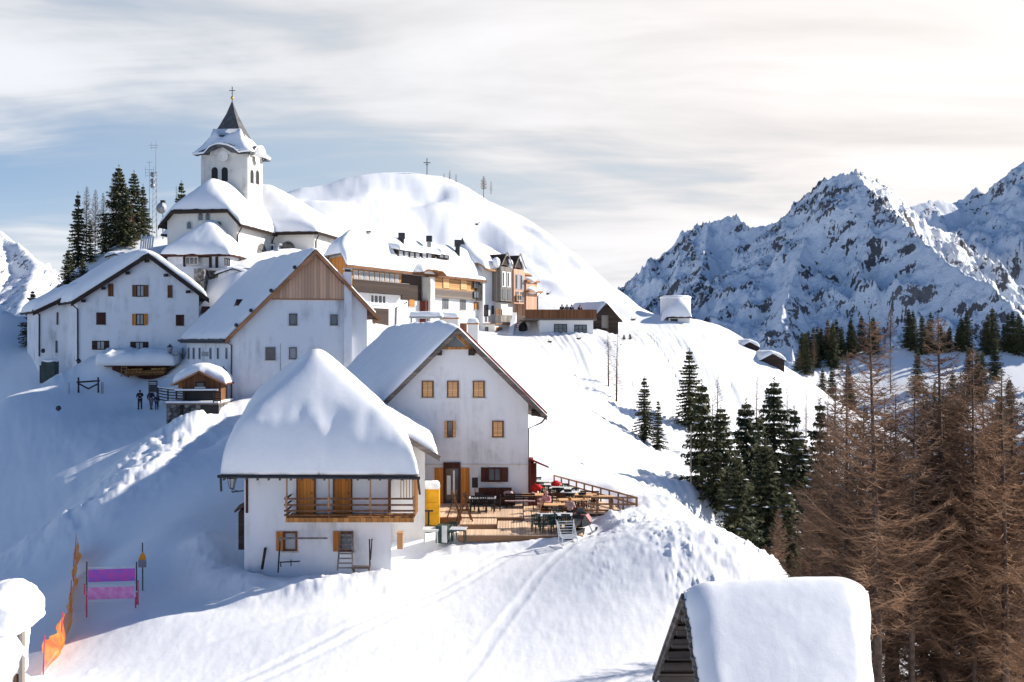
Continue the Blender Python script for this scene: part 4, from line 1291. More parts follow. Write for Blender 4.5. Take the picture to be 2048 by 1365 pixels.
# ================================================================ kiosk on its stone terrace
def kiosk():
    t = thing('wooden_kiosk', 'small brown wooden kiosk with a snow roof in front of the slit windowed wall', 'kiosk')
    d = 79.0
    F = Fr(PX(356, 0, d).x, d, 6)
    W = 3.45
    pl = lambda U, V: [-2.35 + .50 * (U - W / 2), -2.35 - .50 * (U - W / 2)]
    roof_deck(F, -.45, W + .35, -.5, 3.2, pl, .1, 'wood_red', t, ubr=(W / 2,))
    snow_on(F, -.42, W + .32, -.42, 3.2, pl, .85, t, res=.12, r=.9, k=3, noise=.06, over=0, seed=5, edge=.05)
    verge(F, [(-.45, -2.33 - .5 * (W / 2 + .45)), (W / 2, -2.33), (W + .35, -2.33 - .5 * (W / 2 + .35))], -.52, t, 'wood_barge', .14, .05)
    walls(F, .35, W - .15, 0, 3, -4.9, pl, 'wood_brown', t, drop=.1, ubr=(W / 2,))
    m = MB(); m.box(F.pt(.0, 0, 0).x - .12, F.pt(.34, 0, 0).x, d + .35, d + 2.4, -3.75, -3.05); m.build('side_panel', M['wood_honey'], t)
    Wf = F.wall(0, 0, 'front')
    window(Wf, (391, 764, 410, 776), t, 'glass', 'wood_dark', None, bars=0, snow=True)
    m = MB(); Wf.box(m, -.1, W - .35, -.1, .55, -3.98, -3.90); m.build('counter', M['wood_dark'], t)
    m = MB(); Wf.box(m, -.12, W - .33, -.1, .56, -3.896, -3.78); m.build('counter_snow', M['roof_snow'], t)
    m = MB(); Wf.box(m, .5, W - .6, .02, .05, -4.75, -3.98); m.build('hatch', M['plastic_black'], t)
    # stone terrace below
    s = thing('stone_terrace', 'snow topped stone terrace with a dark cellar opening under the brown kiosk', 'terrace')
    ax = PX(338, 0, d).x; bx = PX(441, 0, d).x
    m = MB(); m.box(ax, bx, d - .6, d + 3.6, -8.2, -4.98); m.build('wall', M['stone_wall'], s)
    m = MB(); m.box(ax - .05, bx + .05, d - .7, d + 3.6, -4.98, -4.86); m.build('slab', M['wood_grey'], s)
    m = MB(); m.box(ax - .04, bx + .04, d - .69, d + 3.6, -4.86, -4.72); m.build('snow_cover', M['roof_snow'], s)
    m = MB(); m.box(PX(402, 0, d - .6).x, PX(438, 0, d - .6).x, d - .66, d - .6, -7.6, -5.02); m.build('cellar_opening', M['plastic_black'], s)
    m = MB(); m.box(PX(368, 0, d).x - .08, PX(368, 0, d).x + .1, d - .75, d - .6, -7.4, -5.0); m.build('post', M['wood_dark'], s)
    # slatted railing left of the kiosk and around it
    f = thing('terrace_fence', 'dark slatted fence with snowy rails running left from the brown kiosk', 'fence')
    pts = [(316, 776, 802, 90.5), (336, 779, 806, 86.0), (353, 781, 806, 81.0), (368, 782, 806, 78.6)]
    q = [(PX(a, b, e), PX(a, c, e)) for a, b, c, e in pts]
    for i in range(len(q) - 1):
        m = MB()
        for k in range(5):
            h = k / 4.6
            m.bar(q[i][0].lerp(q[i][1], h), q[i + 1][0].lerp(q[i + 1][1], h), .06, .10)
        m.build('rail_panel', M['wood_dark'], f)
        m = MB(); m.bar(q[i][0] + Vector((0, 0, .08)), q[i + 1][0] + Vector((0, 0, .08)), .12, .06); m.build('snow_strip', M['roof_snow'], f)
    for a, b in q:
        m = MB(); m.bar(a + Vector((0, 0, .1)), b - Vector((0, 0, 1.2)), .1); m.build('post', M['wood_dark'], f)
    # right railing
    f = thing('terrace_fence', 'short snowy slatted railing right of the kiosk hatch', 'fence')
    m = MB()
    for k in range(5): m.bar(PX(427, 785 + k * 4.2, d - .7), PX(441, 785 + k * 4.2, d - .7), .05, .08)
    m.build('rail_panel', M['wood_dark'], f)
    m = MB(); m.bar(PX(427, 784, d - .7), PX(427, 806, d - .7), .07); m.bar(PX(441, 784, d - .7), PX(441, 806, d - .7), .07); m.build('post', M['wood_dark'], f)
kiosk()

def path_bits():
    # timber barrier left of the path
    t = thing('timber_barrier', 'dark timber barrier with crossed braces standing in the snow left of the people', 'barrier')
    d = 94
    m = MB(); m.bar(PX(154, 765, d), PX(199, 762, d), .16); m.build('top_rail', M['wood_dark'], t)
    for x in (157, 196.5):
        m = MB(); m.bar(PX(x, 755, d), PX(x, 786, d), .12); m.build('post', M['wood_dark'], t)
    for a in (158, 196):
        m = MB(); m.bar(PX(a, 768, d), PX(177, 778, d), .12); m.build('brace', M['wood_dark'], t)
    for x in (203, 206, 138):
        m = MB(); m.tube([PX(x, 765, 93.5), PX(x, 788, 93.5)], .035)
        tag(m.build('stake', M['wood_grey_v']), {203: 'thin stake nearest the right of the timber barrier', 206: 'thin stake second to the right of the timber barrier', 138: 'thin stake on the left of the timber barrier'}[x], 'stake')
    # notice board beside the walkers
    t = thing('notice_board', 'dark notice board standing behind the walking pair on the path', 'notice board')
    m = MB(); a = PX(297, 762, 94); m.box(a.x, a.x + .82, a.y, a.y + .12, a.z - 1.05, a.z); m.build('panel', M['metal_dark'], t)
    m = MB(); m.box(a.x + .08, a.x + .74, a.y - .03, a.y, a.z - .22, a.z - .16); m.box(a.x + .08, a.x + .74, a.y - .03, a.y, a.z - .34, a.z - .30); m.build('header_stripe', M['window_white'], t)
    for dx in (.05, .77):
        m = MB(); m.bar((a.x + dx, a.y + .06, a.z - 1.0), (a.x + dx, a.y + .06, a.z - 2.3), .09); m.build('leg', M['metal_dark'], t)
    # small dark things sticking out of the snow
    for (px, py, d, r, lab) in ((117, 817, 85, .22, 'dark round valve cover showing in the snow slope left of the path'), (157, 722, 97.2, .24, 'dark lump against the leftmost house beside its downpipe'), (86, 702, 103, .22, 'small dark drum left of the leftmost house')):
        p = PX(px, py, d); m = MB(); rng = random.Random(px)
        m.ball(p, r, 8, 6, (1, .8, 1.0), .2, rng); tag(m.build('buried_drum', M['metal_dark']), lab, 'drum')
path_bits()
# ================================================================ CHURCH
def church():
    t = thing('pilgrimage_church', 'white church with a spired bell tower and a broad snow covered roof', 'church')
    F = Fr(-30.2, 110.0, -9.5, 80.5)
    W0 = -8.3
    # nave
    zr = 17.3
    spec = [('l', 12.75, 1.08), ('r', 12.75, 1.08), ('f', 14.45, 1.25)]
    pl = planes_of(W0 - .7, .75, -.7, 30, spec)
    roof_deck(F, W0 - .7, .75, -.7, 12, pl, .2, 'wood_dark', t)
    snow_on(F, W0 - .75, .75, -.7, 12, pl, .85, t, res=.25, r=.9, k=1.8, noise=.12, over=.0, seed=2.9, edge=.12)
    walls(F, W0, 0, 0, 11, 5, pl, 'plaster_warm', t, drop=.12, n=60)
    # cornice along the side and verge boards on the clipped gable
    m = MB(); m.bar(F.pt(.62, -.7, 12.55), F.pt(.62, 9.6, 12.55), .2, .24); m.build('eave_cornice', M['wood_dark'], t)
    uc = lambda z: (z - 12.75) / 1.08
    verge(F, [(W0 - .7, 12.75), (W0 - .7 + uc(14.45), 14.45), (.75 - uc(14.45), 14.45), (.75, 12.75)], -.72, t, 'wood_dark', .42, .09)
    Wf = F.wall(0, 0, 'front')
    for r_ in ((397.5, 427, 406, 441), (411.5, 427, 420, 441), (374.5, 444, 383, 458), (434.5, 444, 443, 463)):
        arch_window(Wf, r_, t, 'glass_grey', 'plaster_old')
    gutter_pipe([F.pt(.6, -.3, 12.4), F.pt(.05, -.1, 11.6), F.pt(.06, -.08, 7)], t, .09)
    Ws = F.wall(0, 0, 'right')
    arch_window(Ws, (513, 487, 533, 516), t, 'stone_wall', 'plaster_old', name='niche')
    # choir and transept block
    c0, c1, v0, v1 = -13.2, 5.3, 9.4, 24.5
    spec = [('l', 12.9, .70), ('r', 12.9, .70), ('f', 12.9, .95), ('b', 12.9, .8)]
    pc = planes_of(c0 - .7, c1 + .7, v0 - .7, v1 + .7, spec)
    roof_deck(F, c0 - .7, c1 + .7, v0 - .7, v1 + .7, pc, .2, 'wood_dark', t, name='choir_roof')
    snow_on(F, c0 - .7, c1 + .7, v0 - .7, v1 + .7, pc, 1.0, t, res=.35, r=1.0, k=1.2, noise=.15, over=0, seed=7.9, edge=.12)
    walls(F, c0, c1, v0, v1, 4, pc, 'plaster_warm', t, drop=.5, name='choir_wall')
    m = MB(); m.bar(F.pt(.5, v0 - .62, 12.68), F.pt(c1 + .6, v0 - .62, 12.68), .2, .24); m.bar(F.pt(c1 + .6, v0 - .6, 12.68), F.pt(c1 + .6, v1, 12.68), .2, .24); m.build('eave_cornice', M['wood_dark'], t)
    Wt = F.wall(0, v0, 'front')
    arch_window(Wt, (562, 483.5, 590, 506), t, 'glass', 'plaster_old', grid=True)
    gutter_pipe([F.pt(.55, v0 - .5, 12.5), F.pt(.12, v0 - .15, 11.9), F.pt(.12, v0 - .12, 7.5)], t, .09)
    gutter_pipe([F.pt(c1 + .5, v0 + .1, 12.5), F.pt(c1 + .12, v0 + .3, 11.9), F.pt(c1 + .1, v0 + .3, 7.5)], t, .09)
    # porch
    G = Fr(PX(330, 0, 106.3).x, 106.3, -6)
    pw = 6.9
    pp = planes_of(-.5, pw + .5, -.5, 4.4, [('l', 9.1, .95), ('r', 9.1, 1.0), ('f', 9.1, 1.05)])
    roof_deck(G, -.5, pw + .5, -.5, 4.4, pp, .2, 'wood_darkred', t, name='porch_roof')
    snow_on(G, -.5, pw + .5, -.5, 4.6, pp, .75, t, res=.2, r=.8, k=2, noise=.08, over=0, seed=1, edge=.1)
    Wp = G.wall(0, 0, 'front')
    m = MB(); Wp.box(m, .3, 2.0, -3.8, 0, 5, 9.0); Wp.box(m, 5.0, pw, -3.8, 0, 5, 9.0); Wp.box(m, 2.0, 5.0, -3.8, -.6, 5, 8.9); Wp.box(m, 2.0, 5.0, -.55, 0, 5, 7.7)
    m.build('porch_wall', M['plaster'], t)
    window(Wp, (371, 514, 397, 530), t, 'glass', 'plaster_old', None, bars=2, sill=False)
    for s in (2.05, 4.9, 5.6):
        m = MB(); Wp.box(m, s, s + .25, .0, .12, 6, 8.9); m.build('porch_post', M['wood_dark'], t)
    window(G.wall(pw, 0, 'right'), (449, 517, 459, 532), t, 'glass', 'wood_dark', None, sill=False)
    # bell tower
    T = Fr(PX(402.5, 0, 117.9).x, 117.9, -9.5)
    tw, td = 5.75, 4.3
    zt = 21.9
    m = MB(); m.hexa([T.pt(0, 0, 5), T.pt(tw, 0, 5), T.pt(tw, td, 5), T.pt(0, td, 5), T.pt(0, 0, zt), T.pt(tw, 0, zt), T.pt(tw, td, zt), T.pt(0, td, zt)])
    tower = m.build('tower', M['plaster_old'], t)
    Tf = T.wall(0, 0, 'front'); Ts = T.wall(tw, 0, 'right')
    m = MB()
    for s in (0.0, tw - .45): Tf.box(m, s, s + .45, 0.003, .06, 6, zt - .3)
    for s in (0.004, td - .4): Ts.box(m, s, s + .4, .003, .06, 6, zt - .3)
    Tf.box(m, .45, tw - .45, .003, .05, 17.35, 17.6)
    m.build('corner_pilasters', M['plaster_old'], tower)
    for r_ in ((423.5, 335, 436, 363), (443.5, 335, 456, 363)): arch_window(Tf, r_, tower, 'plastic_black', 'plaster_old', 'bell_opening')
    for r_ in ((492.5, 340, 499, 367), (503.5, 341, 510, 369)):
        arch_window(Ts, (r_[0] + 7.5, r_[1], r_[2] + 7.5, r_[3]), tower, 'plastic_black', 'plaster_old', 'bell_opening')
    cx, cy = tw / 2, td / 2
    rings = [(1.13, zt - .05), (1.10, zt + .1), (.82, zt + 1.1), (.58, zt + 2.3), (.37, zt + 3.7), (.17, zt + 5.2), (.012, zt + 6.75)]
    def pyramid(rs, off=0.0, jit=None, n=10, rng=None):
        vs = []; 
        for (k, z) in rs:
            hx = (tw / 2 + .45) * k / 1.13 * 1.08 + off; hy = (td / 2 + .55) * k / 1.13 * 1.08 + off
            pts = []
            for (ax, ay, bx, by) in ((-1, -1, 1, -1), (1, -1, 1, 1), (1, 1, -1, 1), (-1, 1, -1, -1)):
                for i in range(n):
                    f = i / n; x = ax + (bx - ax) * f; y = ay + (by - ay) * f
                    dz = 0
                    # the eaves rise in an arch over the middle of each face
                    if k > 1.0: dz = 1.05 * math.sqrt(max(0, 1 - ((f - .5) / .26) ** 2)) if abs(f - .5) < .26 else 0
                    elif k > .8: dz = .35 * max(0, 1 - abs(f - .5) / .3)
                    rr = jit(x, y, z) if jit else 0
                    pts.append(T.pt(cx + x * hx, cy + y * hy, z + dz + rr))
            vs.append(pts)
        m = MB(); N = 4 * n
        fl = [p for r_ in vs for p in r_]
        fs = []
        for a in range(len(vs) - 1):
            for i in range(N): fs.append((a * N + i, a * N + (i + 1) % N, (a + 1) * N + (i + 1) % N, (a + 1) * N + i))
        fs.append(tuple((len(vs) - 1) * N + i for i in range(N)))
        fs.append(tuple(range(N))[::-1])
        m.add(fl, fs); return m
    sp = pyramid(rings).build('spire', M['slate'], tower)
    rng = random.Random(5)
    srs = [(1.12, zt + .08), (1.13, zt + .24), (1.0, zt + .6), (.84, zt + 1.15), (.61, zt + 2.3), (.53, zt + 2.75)]
    def jit(x, y, z):
        v = 0.10 * math.sin(x * 5 + z) + .08 * math.sin(y * 7 + 2 * z)
        if z > zt + 2.6: v += .38 * math.sin(3.1 * x + 2.2 * y + 1.0) + .25 * math.sin(7 * x + 5 * y)
        return v
    pyramid(srs, .06, jit).build('snow_cover', M['roof_snow'], sp, smooth=True)
    # dark arched rim of the eaves
    m = MB()
    hx = tw / 2 + .5; hy = td / 2 + .6
    for (ax, ay, bx, by) in ((-1, -1, 1, -1), (1, -1, 1, 1)):
        pts = []
        for i in range(25):
            f = i / 24; dz = 1.05 * math.sqrt(max(0, 1 - ((f - .5) / .26) ** 2)) if abs(f - .5) < .26 else 0
            pts.append(T.pt(cx + (ax + (bx - ax) * f) * hx, cy + (ay + (by - ay) * f) * hy, zt + dz - .02))
        m.tube(pts, .10, .10, 5)
    m.build('eave_rim', M['metal_dark'], tower)
    # arched gable walls under the rims
    for wl, wid, d in ((Tf, tw, 0), (Ts, td, 0)):
        ring = [wl.pt(wid / 2 + (wid / 2 + .45) * .50 * math.cos(a) , .30, zt - .05 + 1.02 * math.sin(a)) for a in [math.pi * k / 16 for k in range(17)]]
        m = MB(); m.prism(ring, Vector((wl.n.x, wl.n.y, 0)) * -1.6); m.build('clock_gable', M['plaster_old'], tower)
        c = wl.pt(wid / 2, .30, zt - .25)
        m = MB(); 
        dirv = Vector((wl.d.x, wl.d.y, 0)); 
        m.prism([c + dirv * (.62 * math.cos(a)) + Vector((0, 0, .62 * math.sin(a))) for a in [2 * math.pi * k / 20 for k in range(20)]], Vector((wl.n.x, wl.n.y, 0)) * .04)
        m.build('roundel', M['plaster_warm'], tower)
    # ball and cross
    top = T.pt(cx, cy, zt + 6.8)
    m = MB(); m.tube([top - Vector((0, 0, .5)), top + Vector((0, 0, 1.7))], .05); m.bar(top + Vector((-.36, 0, 1.25)), top + Vector((.36, 0, 1.25)), .07); m.build('cross', M['metal_dark'], tower)
    m = MB(); m.ball(top + Vector((0, 0, .35)), .2, 12, 8); m.build('finial_ball', M['brass'], tower, smooth=True)
church()

def church_walls():
    # retaining wall and steps between church and houses
    t = thing('retaining_wall', 'grey stone retaining wall with a snowy top below the church porch', 'wall')
    d = 103.5
    m = MB(); a = PX(388, 538, d); b = PX(405, 600, d); m.box(a.x, PX(408, 0, d).x, d, d + 3, 1.0, a.z)
    m.box(PX(408, 0, d).x, PX(478, 0, d).x, d + 1.5, d + 2, 2, PX(0, 540, d).z); m.build('wall', M['stone_wall'], t)
    m = MB(); m.box(PX(390, 0, d).x, PX(500, 0, d).x, d + .9, d + 2.2, PX(0, 540, d).z, PX(0, 535, d).z); m.build('parapet', M['concrete'], t)
    # snow on a low shed right of the porch
    t = thing('low_shed', 'low snow covered shed right of the church porch', 'shed')
    G = Fr(PX(430, 0, 104.2).x, 104.4, -5)
    pl = planes_of(0, 3.6, 0, 3.0, [('l', 7.0, .35), ('r', 7.0, .35)])
    roof_deck(G, 0, 3.6, 0, 3, pl, .12, 'wood_dark', t)
    snow_on(G, 0, 3.6, 0, 3, pl, .45, t, res=.2, r=.8, k=3, noise=.05, over=.1, seed=3, edge=.1)
    walls(G, .2, 3.4, .2, 2.8, 3.0, pl, 'plaster', t, drop=.1)
    # small snow covered roof behind house A
    t = thing('low_shed', 'tiny snow covered shed roof just above the ridge of the leftmost house', 'shed')
    G = Fr(PX(209, 0, 122).x, 122, 0)
    pl = planes_of(0, 2.4, 0, 3.0, [('l', 10.3, .3), ('r', 10.3, .3)])
    roof_deck(G, 0, 2.4, 0, 3, pl, .12, 'wood_dark', t)
    snow_on(G, 0, 2.4, 0, 3, pl, .6, t, res=.2, r=.7, k=3, noise=.05, over=.1, seed=3, edge=.1)
    walls(G, .15, 2.3, .2, 2.8, 5.0, pl, 'plaster_old', t, drop=.1)
church_walls()

# ================================================================ HOTEL
def hotel():
    t = thing('wooden_hotel', 'long hotel with weathered timber balconies above white ground floor walls', 'hotel')
    F = Fr(-16.0, 98.0, 63.0, 122)
    W = F.wall(0, 0, 'front')
    L = 27.0; dep = 6.6
    spec = [('f', 7.35, .98), ('b', 7.35, .98), ('l', 8.6, .9), ('r', 8.9, 1.5)]
    u0, u1, v0, v1 = -1.0, L + .3, -1.0, dep
    pl = planes_of(u0, u1, v0, v1, spec)
    roof_deck(F, u0, u1, v0, v1, pl, .2, 'wood_grey', t)
    snow_on(F, u0, u1, v0, v1, pl, .75, t, res=.3, r=.8, k=1.8, noise=.22, over=.05, seed=5.2, edge=.12)
    walls(F, 0, L, 0, dep - 1, -3, pl, 'plaster_hotel', t, drop=.3)
    m = MB(); m.bar(F.pt(u0, v0 - .03, 7.2), F.pt(u1, v0 - .03, 7.2), .08, .22); m.build('eave_board', M['wood_brown'], t)
    Wl = F.wall(0, 0, 'left')
    # orange planked end gable
    m = MB(); P = lambda v, z: F.pt(-.06, v, z)
    m.prism([P(0.0, 4.6), P(dep - 1, 4.6), P(dep - 1, 7.3), P(dep - 2.0, 8.4), P(1.0, 8.4), P(0.0, 7.3)], F.pt(-.12, 0, 0) - F.pt(0, 0, 0))
    m.build('gable_cladding', M['wood_orange'], t)
    verge(F, [(0, 0)], 0, t) if False else None
    # timber upper storey of the left wing
    sA, _ = W.hit(712, 560); sB, _ = W.hit(801, 560); sC, _ = W.hit(842, 560); sD, _ = W.hit(848, 560); sE, _ = W.hit(966, 560)
    z_floor = 5.08
    m = MB(); W.box(m, 0.0, sB, .0, .12, z_floor + .0, 7.1); m.build('timber_storey', M['wood_ochre'], t)
    # window band behind the left balcony
    n = 9
    for i in range(n):
        a = .6 + (sB - 1.0) * i / n; b = a + (sB - 1.0) / n * .72
        m = MB(); W.box(m, a, b, .12, .18, z_floor + .3, 6.98); w = m.build('window', M['window_white'], t)
        m = MB(); W.box(m, a + .07, b - .07, .18, .20, z_floor + .4, 6.9); m.build('pane', M['glass_curtain'], w)
    # left balcony of dark boards
    m = MB(); W.box(m, -.8, sB + .2, .12, 1.1, z_floor - .25, z_floor - .1); bal = m.build('balcony', M['wood_dark'], t)
    m = MB(); W.box(m, -.8, sB, 1.02, 1.1, z_floor - .1, z_floor + .9); m.build('board_panel', M['wood_dark'], bal)
    m = MB(); W.box(m, -.8, sB, .98, 1.14, z_floor + .9, z_floor + .97); m.build('handrail', M['wood_grey'], bal)
    m = MB(); a = F.pt(-.75, -1.05, z_floor - .1); b = F.pt(-.75, 3.0, z_floor - .1); 
    m.hexa([a, b, b + Vector((.08, .04, 0)), a + Vector((.08, .04, 0)), a + Vector((0, 0, 1.15)), b + Vector((0, 0, 1.15)), b + Vector((.08, .04, 1.15)), a + Vector((.08, .04, 1.15))]); m.build('board_panel', M['wood_grey'], bal)
    # recess with mirror-like windows
    m = MB(); W.box(m, sB, sC, .02, .10, 4.4, 7.1); m.build('recess', M['wood_dark'], t)
    window(W, (807, 551, 825, 570), t, 'glass_curtain', 'wood_grey', None, bars=0, sill=False)
    window(W, (828, 553, 834, 570), t, 'glass_curtain', 'wood_honey', None, bars=0, sill=False)
    # column with its little roof
    m = MB(); W.box(m, sC + .2, sD + .5, .1, 1.1, -2, 7.0); m.build('column', M['plaster_old'], t)
    m = MB(); W.box(m, sC - .35, sC + .15, .1, .8, -2, 4.4); m.build('pipe_duct', M['wood_red'], t)
    G = Fr(*(lambda p: (p.x, p.y))(W.pt(sC - .5, 1.7, 0)), 63, 153)
    pr = planes_of(-2.2, 2.6, -.3, 4, [('l', 7.35, .5), ('r', 7.35, .5), ('f', 7.7, .9)])
    roof_deck(G, -2.2, 2.6, -.3, 4, pr, .18, 'wood_brown', t, name='bay_roof')
    snow_on(G, -2.2, 2.6, -.3, 4, pr, .6, t, res=.2, r=.7, k=2, noise=.08, over=0, seed=5, edge=.1)
    # middle wing: timber wall with four pale shutters
    m = MB(); W.box(m, sD + .6, sE, .02, .30, z_floor + .5, 7.1); m.build('timber_storey', M['wood_ochre'], t)
    m = MB(); W.box(m, sD + .6, sE, .3, .42, z_floor - .2, z_floor + .8); m.build('board_panel', M['wood_grey'], t)
    W2 = Wall(W.pt(0, .30, 0), W.d, W.n)
    for x0, x1, y0, y1 in ((855, 868, 551, 575), (885, 898, 553.5, 577), (920, 933, 557, 580)):
        window(W2, (x0, y0, x1, y1), t, frame='wood_plain', sh='closed', shm='wood_shutter', sill=False)
    m = MB(); s0, s1, _, _ = W.rect(946, 550, 965, 600); W.box(m, s0, s1, .3, .5, z_floor - .2, 6.95); fr = m.build('dark_bay', M['wood_dark'], t)
    window(Wall(W.pt(0, .5, 0), W.d, W.n), (947, 559, 958, 577), t, 'glass', 'metal_dark', None, sill=False)
    window(Wall(W.pt(0, .5, 0), W.d, W.n), (947, 582, 958, 597), t, 'glass_grey', 'metal_dark', None, sill=False)
    # ground floor openings
    for r_ in ((854.5, 597, 867, 618), (884.5, 598.5, 896.5, 619), (919.5, 600.5, 931, 621)):
        window(W, r_, t, 'glass_grey', 'wood_grey_v', None, bars=1)
    window(W, (816.5, 597, 828.5, 614), t, frame='wood_brown', sh='closed', shm='wood_orange')
    window(W, (947.5, 605, 956, 620), t, frame='wood_brown', sh='closed', shm='wood_honey')
    window(W, (739, 588, 772, 610), t, 'glass', 'window_white', None, bars=3, fw=.2, name='glazed_door')
    s0, s1, _, _ = W.rect(745, 612, 776, 640)
    m = MB(); W.box(m, s0, s1, .0, .1, -1.2, 3.35); m.build('garage_door', M['wood_dark'], t)
    gutter_pipe([W.pt(W.hit(800, 0)[0], .9, 4.1), W.pt(W.hit(791, 0)[0], .1, 3.5), W.pt(W.hit(790, 0)[0], .1, 1)], t, .08)
    # chimneys on the roof
    def onroof(px, py0, py1, d, wpx, mat, cap, dark=None):
        a = PX(px - wpx / 2, py0, d); b = PX(px + wpx / 2, py1, d)
        m = MB(); m.box(a.x, b.x, d, d + (b.x - a.x), b.z - 1.0, a.z); c = m.build('chimney', M[mat], t)
        m = MB(); m.box(a.x - .1, b.x + .1, d - .1, d + (b.x - a.x) + .1, a.z - (.55 if dark else .0), a.z + .12); m.build('cap', M[cap], c)
    onroof(737, 465, 480, 104.2, 5, 'plaster_old', 'metal_dark')
    onroof(803, 468, 480, 109, 9, 'metal_dark', 'metal_dark', 1)
    onroof(858, 474, 494, 113, 8, 'concrete', 'metal_dark', 1)
    onroof(915, 482, 496, 119, 9, 'metal_dark', 'metal_dark', 1)
    m = MB(); p = PX(922, 484, 119); m.prism([p + Vector((-.2, 0, -.3)), p + Vector((.5, 0, -.3)), p + Vector((.15, 0, .55))], (0, .8, 0)); m.build('vent_cowl', M['metal_dark'], t)
    # dormers
    def dormer(px, py, d, w, h):
        p = PX(px, py, d); Gd = Fr(p.x, p.y, 63, 153)
        m = MB(); m.hexa([Gd.pt(-w / 2, 0, p.z - h), Gd.pt(w / 2, 0, p.z - h), Gd.pt(w / 2, 3, p.z - h), Gd.pt(-w / 2, 3, p.z - h), Gd.pt(-w / 2, 0, p.z), Gd.pt(w / 2, 0, p.z), Gd.pt(w / 2, 3, p.z + .4), Gd.pt(-w / 2, 3, p.z + .4)])
        dm = m.build('dormer', M['wood_dark'], t)
        pld = lambda U, V: [p.z + .05 + .2 * V + 0 * U]
        snow_on(Gd, -w / 2 - .4, w / 2 + .4, -.6, 3.4, pld, .6, dm, res=.2, r=.7, noise=.06, over=0, seed=px, edge=.1)
        nW = Gd.wall(0, 0, 'front')
        for k in range(max(1, int(w / 1.1))):
            q = MB(); s = -w / 2 + .2 + k * 1.1; nW.box(q, s, s + .7, .01, .05, p.z - h + .15, p.z - .1); q.build('window', M['glass_curtain'], dm)
    dormer(818, 503, 107.6, 4.4, 1.0); dormer(857, 507, 111.3, 2.9, .75); dormer(888, 510, 114.2, 2.3, .5)
    # small gabled dormer at left end
    p = PX(702, 473, 103.4); m = MB(); m.prism([p + Vector((-.5, 0, -.3)), p + Vector((.5, 0, -.3)), p + Vector((0, 0, .4))], (0, 1.5, 0)); m.build('ridge_vent', M['wood_dark'], t)
    m = MB(); m.ball(p + Vector((.1, .8, .15)), .95, 12, 8, (1, 1, .7)); m.build('snow_cap', M['roof_snow'], t, smooth=True)
hotel()

